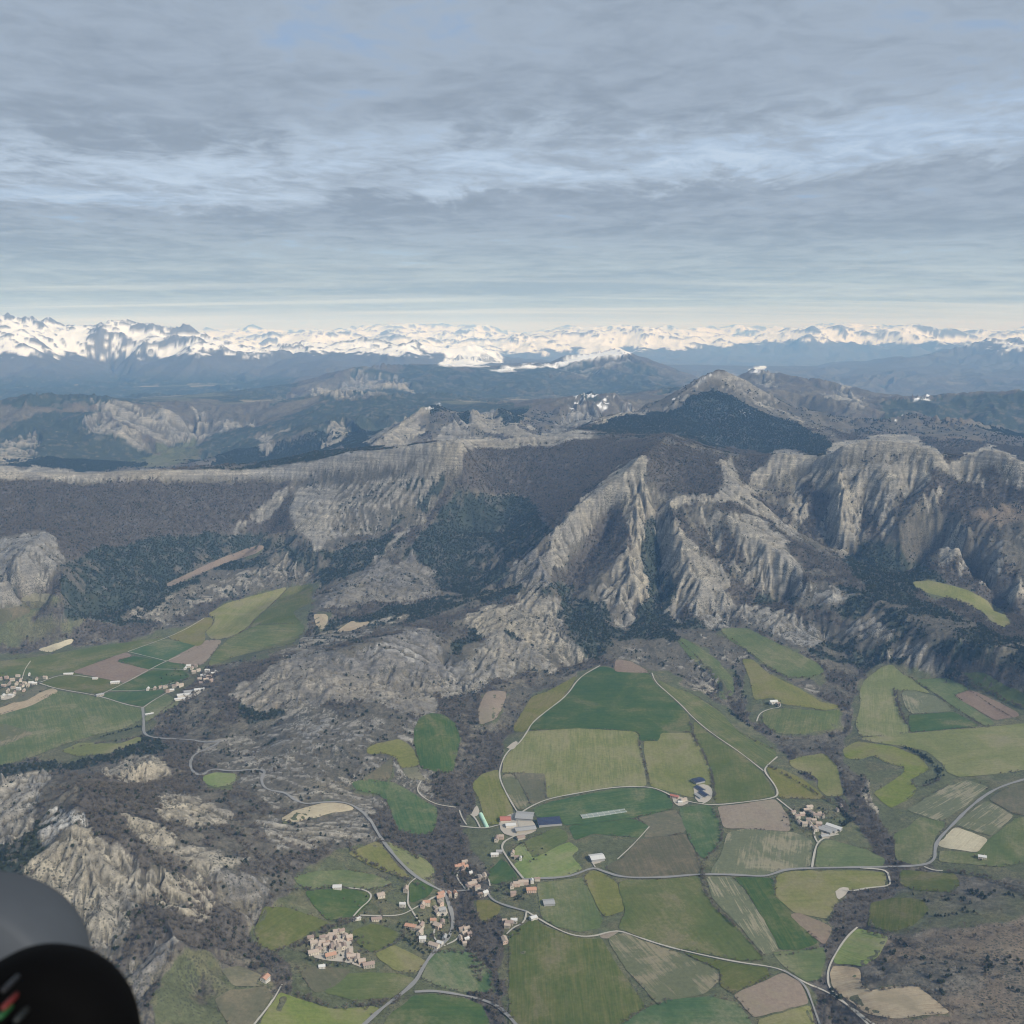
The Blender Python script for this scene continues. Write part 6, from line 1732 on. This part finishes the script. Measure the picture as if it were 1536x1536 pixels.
CH = mesh_parts('chimney', [(x, y, z) for z in (0, 1) for x, y in ((-.5, -.5), (.5, -.5), (.5, .5), (-.5, .5))],
                [(0, 1, 5, 4), (1, 2, 6, 5), (2, 3, 7, 6), (3, 0, 4, 7), (4, 5, 6, 7)], [M_CHIM])
WU = {k: unit_walls(m, True) for k, m in WM.items()}
WB = {k: unit_walls(m, False) for k, m in WM.items()}
RU = {k: unit_roof(m) for k, m in RM.items()}


def house(px, py, L, Wd, H, rot, roof, wall, label, cat='house', name='house', group=None, chim=True, barn=False):
    x, y, z = ground(px, py)
    x, y, z = float(x[0]), float(y[0]), float(z[0])
    e = bpy.data.objects.new(name, None)
    link(e, label=label, cat=cat, group=group)
    e.location = (x, y, z + .2); e.rotation_euler = (0, 0, rot)
    w = link(bpy.data.objects.new('wall', (WB if barn else WU)[wall]), parent=e)
    w.scale = (L, Wd, H)
    r = link(bpy.data.objects.new('roof', RU[roof]), parent=e)
    r.scale = (L, Wd, H)
    if chim and not barn:
        c = link(bpy.data.objects.new('chimney', CH), parent=r)
        c.location = (.28, .12, 1.3); c.scale = (.9 / L, .8 / Wd, 2.0 / H)
    i0 = int((py + MO) * MS); j0 = int((px + MO) * MS)
    return e


ORD = ['leftmost', 'second from the left', 'third from the left', 'fourth from the left', 'fifth from the left', 'sixth from the left', 'seventh from the left', 'eighth from the left', 'ninth from the left', 'tenth from the left',
       'eleventh from the left', 'twelfth from the left', 'thirteenth from the left', 'fourteenth from the left', 'fifteenth from the left', 'sixteenth from the left', 'seventeenth from the left', 'eighteenth from the left',
       'nineteenth from the left', 'twentieth from the left', '21st from the left', '22nd from the left', '23rd from the left', '24th from the left', '25th from the left', '26th from the left', '27th from the left', '28th from the left', '29th from the left', '30th from the left', '31st from the left', '32nd from the left', '33rd from the left', '34th from the left']
CLUSTERS = [
 # (place, group, base size, jitter angle, houses (x, y, size factor, roof))
 ('in the tightly packed old hamlet', 'houses of the old hamlet', 13, .45, [(466, 1411, .8, 'brown'), (471, 1417, 1, 'salmon'), (470, 1431, 1.2, 'salmon'), (478, 1421, 1.1, 'salmon'), (478, 1427, 1, 'brown'), (484, 1411, .9, 'brown'), (484, 1416, .8, 'salmon'), (489, 1408, 1, 'salmon'), (490, 1420, 1, 'salmon'), (494, 1413, 1.1, 'salmon'), (499, 1406, 1.1, 'salmon'), (497, 1426, 1, 'brown'), (501, 1420, .9, 'salmon'), (505, 1400, 1, 'salmon'), (504, 1412, .8, 'brown'), (508, 1424, 1, 'salmon'), (510, 1416, .9, 'salmon'), (513, 1401, .9, 'brown'), (496, 1437, 1.3, 'orange'), (518, 1407, 1, 'salmon'), (516, 1423, 1, 'brown'), (524, 1410, 1, 'salmon'), (524, 1431, 1.2, 'salmon'), (527, 1437, 1, 'salmon'), (536, 1440, 1.2, 'salmon'), (543, 1445, 1.1, 'salmon'), (553, 1450, 1.3, 'brown')]),
 ('in the hedged gardens left of the main road', 'houses in the gardens left of the main road', 13, .7, [(609, 1337, 1, 'salmon'), (604, 1360, .8, 'white'), (634, 1361, .9, 'salmon'), (640, 1357, 1, 'orange'), (616, 1392, 1.3, 'orange'), (626, 1395, 1, 'salmon'), (632, 1392, .9, 'brown'), (630, 1402, 1, 'salmon'), (634, 1411, 1.1, 'white'), (650, 1384, 1, 'orange'), (656, 1391, 1.2, 'salmon'), (664, 1386, 1, 'brown'), (651, 1421, 1.4, 'salmon'), (660, 1417, .9, 'white'), (667, 1409, .8, 'grey')]),
 ('beside the top bend of the village road', 'houses at the top bend of the village road', 12, .3, [(661, 1343, 1.1, 'orange'), (660, 1350, 1.1, 'orange'), (661, 1357, 1, 'salmon'), (654, 1365, .9, 'salmon'), (663, 1367, 1.2, 'grey'), (655, 1372, .9, 'salmon'), (674, 1343, .9, 'orange'), (683, 1343, 1, 'orange')]),
 ('right of the main road in the village', 'houses right of the main road', 12, .7, [(691, 1412, 1, 'salmon'), (693, 1396, 1, 'brown'), (697, 1403, 1, 'salmon'), (700, 1396, .9, 'salmon'), (700, 1412, 1, 'white'), (704, 1404, .9, 'brown'), (697, 1418, .8, 'salmon')]),
 ('on the wooded knoll above the village', 'houses on the wooded knoll', 12, .5, [(687, 1303, 1, 'orange'), (692, 1300, 1.1, 'orange'), (697, 1297, .9, 'salmon'), (699, 1304, .9, 'orange'), (694, 1307, .8, 'brown'), (703, 1332, 1.2, 'brown'), (708, 1328, 1.3, 'salmon'), (714, 1324, 1.2, 'salmon'), (721, 1320, 1.2, 'salmon'), (727, 1317, 1, 'salmon'), (716, 1334, .9, 'brown'), (722, 1344, 1.1, 'brown'), (728, 1342, 1, 'white'), (706, 1313, .7, 'white')]),
 ('in the row below the bright lime field', 'houses below the lime field', 12, .12, [(768, 1331, 1.1, 'salmon'), (775, 1329, 1.1, 'salmon'), (782, 1327, 1.1, 'salmon'), (789, 1326, 1, 'salmon'), (798, 1324, .8, 'white'), (806, 1321, .8, 'brown'), (770, 1343, 1.1, 'brown'), (797, 1337, 1.7, 'orange')]),
 ('by the stream below the grey barn', 'houses by the stream', 12, .6, [(757, 1384, .9, 'salmon'), (764, 1387, 1.1, 'brown'), (771, 1384, .9, 'white'), (761, 1391, 1, 'salmon'), (757, 1413, 1.3, 'salmon')]),
 ('on the lane below the big farm', 'houses on the lane below the farm', 12, .4, [(745, 1261, 1.2, 'brown'), (752, 1258, .9, 'salmon'), (742, 1284, 1.2, 'white'), (749, 1280, 1, 'grey'), (769, 1283, 1.0, 'salmon'), (775, 1288, 1.0, 'brown'), (781, 1291, .7, 'white')]),
 ('in the hamlet beside the ploughed field', 'houses of the right hamlet', 13, .6, [(1190, 1221, .7, 'brown'), (1196, 1228, .8, 'brown'), (1200, 1236, 1, 'salmon'), (1203, 1223, .8, 'salmon'), (1207, 1239, 1, 'salmon'), (1209, 1217, .9, 'salmon'), (1213, 1232, .9, 'brown'), (1214, 1213, 1, 'salmon'), (1216, 1240, 1.1, 'salmon'), (1218, 1222, 1, 'salmon'), (1221, 1233, .9, 'salmon'), (1223, 1245, 1.1, 'salmon'), (1225, 1226, 1, 'brown'), (1229, 1223, .8, 'salmon'), (1228, 1239, .9, 'salmon'), (1235, 1227, .7, 'brown'), (1256, 1217, .8, 'brown'), (1262, 1212, .7, 'brown')]),
 ('in the far left village', 'houses of the far left village', 13, .8, [(1, 1020, 1, 'brown'), (6, 1030, 1, 'salmon'), (5, 1046, 1.2, 'white'), (10, 1018, 1, 'brown'), (12, 1038, 1, 'salmon'), (14, 1027, 1, 'brown'), (17, 1045, 1.2, 'white'), (19, 1021, 1, 'salmon'), (20, 1033, 1, 'salmon'), (22, 1041, 1, 'brown'), (25, 1027, 1, 'salmon'), (27, 1015, .9, 'salmon'), (28, 1035, 1, 'white'), (31, 1022, 1, 'salmon'), (33, 1030, 1, 'brown'), (36, 1037, .9, 'salmon'), (37, 1026, 1, 'salmon'), (42, 1030, .9, 'salmon'), (44, 1013, .9, 'white'), (47, 1026, 1.2, 'white'), (52, 1027, 1, 'white'), (55, 1020, 1, 'brown'), (68, 1018, .9, 'salmon')]),
 ('in the village by the left woods', 'houses of the village by the left woods', 13, .8, [(222, 1035, .9, 'white'), (232, 1034, .9, 'salmon'), (241, 1032, .9, 'brown'), (248, 1032, 1, 'salmon'), (252, 1039, 1, 'brown'), (258, 1037, 1, 'white'), (262, 1031, 1, 'brown'), (266, 1028, 1, 'salmon'), (272, 1030, 1, 'salmon'), (278, 1004, .9, 'white'), (283, 1001, 1, 'white'), (288, 1004, 1, 'brown'), (291, 1010, 1, 'salmon'), (294, 1001, .9, 'brown'), (298, 1007, 1, 'salmon'), (300, 1020, 1, 'salmon'), (302, 1026, 1, 'brown'), (305, 1015, 1, 'white'), (309, 1021, 1, 'salmon'), (311, 1008, 1, 'white'), (314, 1016, 1, 'salmon'), (317, 1023, 1, 'brown'), (320, 1012, 1, 'white'), (324, 1010, 1, 'white')]),
]
rh = random.Random(5)
SIZEW = lambda s: 'small' if s < .95 else ('large' if s >= 1.2 else 'medium sized')
COLW = {'salmon': 'salmon roofed', 'orange': 'orange roofed', 'brown': 'brown roofed', 'white': 'white roofed', 'grey': 'grey roofed'}
for place, grp, bs, ja, hs in CLUSTERS:
    hs = sorted(hs)
    ang0 = rh.uniform(-.3, .5)
    place = place.replace('in the hedged gardens', 'in the gardens')
    for i, (hx, hy, s, roof) in enumerate(hs):
        L = bs * s * rh.uniform(.72, 1.08); Wd = bs * s * rh.uniform(.5, .68); H = rh.uniform(4.6, 6.6)
        rot = ang0 + rh.choice((0, math.pi / 2, 0)) + rh.uniform(-ja, ja) * .5
        wall = {'white': 'white', 'grey': 'grey'}.get(roof, rh.choice(('cream', 'cream', 'stone', 'pink')))
        house(hx, hy, L, Wd, H, rot, roof, wall, '%s house, %s %s' % (COLW[roof] if s < 1.2 else 'large ' + COLW[roof], ORD[i], place), group=grp)
SINGLE = [
 (506, 1333, 15, 11, 5, .1, 'white', 'white', 'white villa alone in the meadow above the old hamlet'), (571, 1345, 13, 12, 5, .4, 'salmon', 'cream', 'square pale house inside the bend of the drive'),
 (535, 1380, 14, 5, 3.4, .5, 'white', 'white', 'long white hut left of the low beige house'), (565, 1380, 17, 9, 3.6, .15, 'brown', 'cream', 'low beige house below the hamlet lane'),
 (398, 1471, 12, 10, 6, 1.2, 'orange', 'white', 'lone house with bright orange roof at the lower left'), (483, 1452, 10, 7, 4, .2, 'white', 'white', 'small white house in the meadow under the old hamlet'),
 (800, 1379, 12, 9, 4.5, .5, 'white', 'white', 'white house at the corner of the big bottom field'), (1473, 1288, 14, 9, 5, -.3, 'white', 'cream', 'lone white farmhouse in the pastures on the far right'),
 (1160, 1055, 20, 11, 6, .2, 'white', 'white', 'lonely white farmhouse on the scrubby rise'), (1167, 1057, 10, 8, 4, .6, 'brown', 'stone', 'stone outbuilding beside the lonely white farmhouse'),
 (1025, 1202, 14, 9, 5, .5, 'salmon', 'cream', 'cream farmhouse beside the white track bend'), (1012, 1197, 18, 8, 5, -.5, 'red', 'pink', 'long red roofed house by the bend of the white track'), (1020, 1205, 9, 7, 4, 0, 'white', 'white', 'small white shed between the track bend farmhouses'),
 (173, 1025, 24, 14, 5, .2, 'white', 'white', 'white farm shed below the ploughed field on the left'), (150, 1044, 20, 12, 5, .6, 'grey', 'stone', 'grey farm building at the left track junction'),
 (103, 1012, 26, 10, 4, .1, 'white', 'white', 'long white shed beside the straight track'), (143, 1019, 14, 9, 4, 0, 'white', 'cream', 'small white building at the end of the straight track'),
 (224, 1072, 20, 7, 3, .5, 'white', 'grey', 'narrow white shed beside the road to the pass'),
]
for hx, hy, L, Wd, H, rot, roof, wall, lab in SINGLE:
    house(hx, hy, L, Wd, H, rot, roof, wall, lab)
BARNS = [
 (758, 1231, 21, 19, 5, .05, 'red', 'cream', 'square farm building with dark red roof'), (787, 1227, 34, 30, 6, -.15, 'grey', 'grey', 'big grey barn with broad roof at the farm'),
 (788, 1246, 40, 16, 5, .22, 'grey', 'stone', 'long low grey barn below the big grey barn'), (766, 1240, 20, 12, 5, .1, 'white', 'white', 'white roofed barn in the farm yard'), (781, 1258, 16, 10, 4.5, .4, 'brown', 'stone', 'small brown roofed shed at the farm gate'),
 (895, 1289, 26, 20, 5.5, .25, 'white', 'grey', 'white roofed barn alone between lime and brown fields'), (823, 1356, 19, 16, 4.5, .15, 'grey', 'grey', 'square grey roofed barn below the lime field'),
 (276, 1044, 34, 16, 5, .35, 'white', 'white', 'front white shed of the left village works'), (286, 1039, 34, 16, 5, .35, 'grey', 'grey', 'grey shed behind the front white shed'), (299, 1036, 26, 14, 5, .35, 'white', 'white', 'right white shed of the left village works'), (270, 1050, 26, 12, 4.5, .3, 'white', 'white', 'lowest white shed of the left village works'),
 (1238, 1248, 26, 12, 5, -.75, 'grey', 'grey', 'left grey barn below the right hamlet'), (1244, 1246, 28, 12, 5, -.75, 'grey', 'grey', 'middle grey barn below the right hamlet'), (1251, 1243, 30, 12, 5, -.75, 'white', 'grey', 'right pale barn below the right hamlet'), (1237, 1256, 16, 9, 4, .2, 'grey', 'stone', 'small grey shed at the fork under the right hamlet'),
 (1047, 1173, 24, 20, 5, .45, 'solar', 'grey', 'barn with dark blue roof behind the dark farm sheds'), (1050, 1185, 24, 11, 4, -1.1, 'solar', 'grey', 'upper dark shed in the pale yard'), (1056, 1193, 24, 11, 4, -1.1, 'solar', 'grey', 'lower dark shed in the pale yard'), (1048, 1196, 20, 8, 3.6, -1.1, 'grey', 'grey', 'grey lean shed at the edge of the pale yard'),
]
for hx, hy, L, Wd, H, rot, roof, wall, lab in BARNS:
    house(hx, hy, L, Wd, H, rot, roof, wall, lab, cat='barn', name='barn', barn=True)


def solar_roof():
    """a wide low shed whose whole roof is panels in rows, each row its own part"""
    x, y, z = (float(v_[0]) for v_ in ground(824, 1235))
    e = bpy.data.objects.new('solar_shed', None)
    link(e, label='large shed roofed with rows of dark blue solar panels', cat='shed')
    e.location = (x, y, z); e.rotation_euler = (0, 0, .16)
    Lx, Ly = 48.0, 27.0
    V_ = [(sx * Lx / 2, sy * Ly / 2, zz_) for zz_ in (-2, None) for sx, sy in ((-1, -1), (1, -1), (1, 1), (-1, 1))]
    V_ = [(a, b, (c if c is not None else (4.0 if b < 0 else 7.5))) for a, b, c in V_]
    me = mesh_parts('wall', V_, [(0, 1, 5, 4), (1, 2, 6, 5), (2, 3, 7, 6), (3, 0, 4, 7), (4, 5, 6, 7)], [WM['grey']])
    link(bpy.data.objects.new('wall', me), parent=e)
    rows_ = 6
    pme = None
    for r in range(rows_):
        y0 = -Ly / 2 + (r + .04) * Ly / rows_; y1 = -Ly / 2 + (r + .94) * Ly / rows_
        f = lambda yy: 4.0 + (yy + Ly / 2) / Ly * 3.5 + .25
        if pme is None:
            base_y = (y0 + y1) / 2
            h0, h1 = f(y0) - f(base_y), f(y1) - f(base_y)
            w_ = Lx / 2 + .6
            vv = [(-w_, y0 - base_y, h0), (w_, y0 - base_y, h0), (w_, y1 - base_y, h1), (-w_, y1 - base_y, h1)]
            vv += [(a, b, c - .18) for a, b, c in vv]
            pme = mesh_parts('solar_panel', vv, [(0, 1, 2, 3), (7, 6, 5, 4), (0, 4, 5, 1), (1, 5, 6, 2), (2, 6, 7, 3), (3, 7, 4, 0)], [RM['solar']])
        o = link(bpy.data.objects.new('solar_panel', pme), parent=e)
        o.location = (0, (y0 + y1) / 2, f((y0 + y1) / 2))


solar_roof()


def tunnel(pxa, pya, pxb, pyb, w, h, mat, name, label, bays=1):
    (xa, ya, za), (xb, yb, zb) = [[float(v_[0]) for v_ in ground(*p)] for p in ((pxa, pya), (pxb, pyb))]
    L = math.hypot(xb - xa, yb - ya)
    rot = math.atan2(yb - ya, xb - xa)
    e = bpy.data.objects.new(name, None)
    link(e, label=label, cat='greenhouse')
    e.location = ((xa + xb) / 2, (ya + yb) / 2, (za + zb) / 2); e.rotation_euler = (0, 0, rot)
    me = unit_tunnel(RM[mat])
    for i in range(bays):
        o = link(bpy.data.objects.new('cover', me), parent=e)
        o.location = (0, (i - (bays - 1) / 2) * w, -.2); o.scale = (L, w * .94, h)
    hoop = []
    Vv, Ff = [], []
    for k in range(9):
        xk = -L / 2 + L * k / 8
        for i in range(7):
            a = math.pi * i / 6
            for dxk in (-.25, .25):
                Vv.append((xk + dxk, w * .485 * math.cos(a), h * 1.02 * math.sin(a) - .2))
        b = k * 14
        for i in range(6):
            Ff.append((b + 2 * i, b + 2 * i + 1, b + 2 * i + 3, b + 2 * i + 2))
    for i in range(bays):
        o = link(bpy.data.objects.new('hoop', mesh_parts('hoop', Vv, Ff, [WM['white']])), parent=e)
        o.location = (0, (i - (bays - 1) / 2) * w, 0)


tunnel(721, 1221, 731, 1242, 9.5, 4.0, 'green', 'greenhouse', 'long pale green greenhouse tunnel at the farm')
tunnel(872, 1226, 938, 1216, 9.0, 3.2, 'dull', 'greenhouse', 'very long grey green tunnels in the dark striped field', 2)

# yards: bare trodden ground between the buildings
YARDS = [
 [(748, 1232), (768, 1220), (782, 1220), (800, 1232), (806, 1245), (795, 1252), (770, 1256), (752, 1250)], [(1040, 1182), (1052, 1176), (1066, 1180), (1070, 1192), (1060, 1204), (1044, 1204)],
 [(1008, 1195), (1024, 1196), (1036, 1204), (1020, 1211), (1010, 1205)], [(1232, 1246), (1252, 1240), (1262, 1246), (1246, 1256), (1232, 1257)], [(1253, 1338), (1262, 1331), (1276, 1333), (1266, 1346), (1256, 1351)],
 [(884, 1286), (902, 1286), (904, 1294), (888, 1298)], [(466, 1412), (500, 1400), (522, 1402), (530, 1420), (530, 1432), (552, 1446), (548, 1454), (520, 1444), (490, 1442), (466, 1436)],
 [(712, 1212), (716, 1208), (720, 1220), (714, 1226), (706, 1224)], [(760, 1122), (772, 1112), (778, 1114), (770, 1126)], [(266, 1044), (290, 1034), (306, 1034), (296, 1044), (272, 1054)], [(655, 1362), (668, 1358), (673, 1374), (656, 1376)], [(0, 1044), (22, 1038), (24, 1046), (2, 1052)],
]
for poly in YARDS:
    P = smooth_line(poly + [poly[0]], 1)[:-1]
    x, y, z = ground(P[:, 0], P[:, 1])
    c = (x.mean(), y.mean(), float(hgt(x.mean(), y.mean())))
    vb = [Vector((float(a - c[0]), float(b - c[1]))) for a, b in zip(x, y)]
    gx_, gy_ = np.meshgrid(np.arange(x.min(), x.max(), 9), np.arange(y.min(), y.max(), 9))
    vo_, ed, fa, *_r = geometry.delaunay_2d_cdt(vb + [Vector((float(a - c[0]), float(b - c[1]))) for a, b in zip(gx_.ravel(), gy_.ravel())], [], [list(range(len(vb)))], 1, .05)
    vx = np.array([v_[0] for v_ in vo_]); vy = np.array([v_[1] for v_ in vo_])
    me = bpy.data.meshes.new('yard')
    me.from_pydata([(float(a), float(b), float(q)) for a, b, q in zip(vx, vy, hgt(vx + c[0], vy + c[1]) - c[2] + 1.25)], [], [list(f) for f in fa])
    if me.polygons and me.polygons[0].normal.z < 0:
        me.flip_normals()
    me.materials.append(MR['k'])
    o = link(bpy.data.objects.new('yard', me), kind='structure', label='bare pale yard between buildings')
    o.location = c

# ================================================================ the aircraft fitting close to the lens
def cam_point(px, py, depth):
    xc, yc = (px - 768.0) / F * depth, -(py - 768.0) / F * depth
    return cam.matrix_basis @ Vector((xc, yc, -depth))


def lathe(name, prof, mat, n=64, sx=1.0, sy=1.0):
    V_, F_ = [], []
    for r_, z_ in prof:
        for i in range(n):
            a = 2 * math.pi * i / n
            V_.append((r_ * math.cos(a) * sx, r_ * math.sin(a) * sy, z_))
    for k in range(len(prof) - 1):
        for i in range(n):
            j = (i + 1) % n
            F_.append((k * n + i, k * n + j, (k + 1) * n + j, (k + 1) * n + i))
    F_.append(tuple(range(n))[::-1]); F_.append(tuple((len(prof) - 1) * n + i for i in range(n)))
    me = mesh_parts(name, V_, F_, [mat])
    for p in me.polygons:
        p.use_smooth = True
    return me


m_grey = bpy.data.materials.new('satin_grey_paint')
t_, b_ = bsdf(m_grey, .65, .25)
tcg = N(t_, 'ShaderNodeTexCoord')
t_.links.new(MIX(t_, noise(t_, 30, 3, .6, tcg.outputs['Object']), (.046, .053, .062), (.058, .066, .076)), b_.inputs['Base Color'])
m_blk = bpy.data.materials.new('matt_black_rubber')
t_, b_ = bsdf(m_blk, .8, .05)
tcg = N(t_, 'ShaderNodeTexCoord')
t_.links.new(MIX(t_, noise(t_, 60, 3, .6, tcg.outputs['Object']), (.0012, .0012, .0013), (.002, .002, .0022)), b_.inputs['Base Color'])
K_ = 1 / F
pod = bpy.data.objects.new('wing_fitting', None)
link(pod, label='out of focus grey tube with rounded black housing at the lower left corner', cat='aircraft part')
D1, D2 = .45, .56
pod.location = cam_point(60, 1580, D1)
pod.rotation_euler = cam.rotation_euler
inv = (Matrix.LocRotScale(pod.location, pod.rotation_euler, None)).inverted()


def put(me, name, px, py, depth, parent=pod):
    o = link(bpy.data.objects.new(name, me), parent=parent)
    if parent is pod:
        o.location = inv @ cam_point(px, py, depth)
    return o


rb = 142 * K_ * D1
prof = [(rb * .3, -.030), (rb * .62, -.028), (rb * .84, -.020), (rb * .96, -.009), (rb, .003), (rb * .985, .012), (rb * .93, .020), (rb * .8, .026), (rb * .5, .030), (rb * .1, .031)]
put(lathe('housing', prof, m_blk, 64, 1.0, 1.06), 'housing', 66, 1572, D1)
rg = 186 * K_ * D2
prof = [(rg * .3, -.060), (rg * .62, -.055), (rg * .84, -.042), (rg * .95, -.026), (rg, -.008), (rg * .995, .006), (rg * .96, .018), (rg * .9, .024), (rg * .3, .027)]
put(lathe('tube', prof, m_grey, 64, 1.0, .865), 'tube', -66, 1482, D2)
for nm, px, py, c, r_ in (('red_reflection', 9, 1508, (.10, .014, .012), 4.5), ('green_reflection', 3, 1522, (.012, .06, .02), 5), ('pale_reflection', 9, 1482, (.014, .014, .016), 4), ('pale_reflection', 28, 1527, (.012, .014, .014), 5)):  # small coloured discs standing in for reflections on the black housing
    m = bpy.data.materials.new(nm + '_tint')
    t_, b_ = bsdf(m, .5, .3)
    b_.inputs['Base Color'].default_value = (c[0], c[1], c[2], 1)
    rr_ = r_ * K_ * D1
    put(lathe(nm, [(rr_, -.01), (rr_, 0), (rr_ * .8, .003), (rr_ * .3, .0035)], m, 20), nm, px, py, D1 - .034)
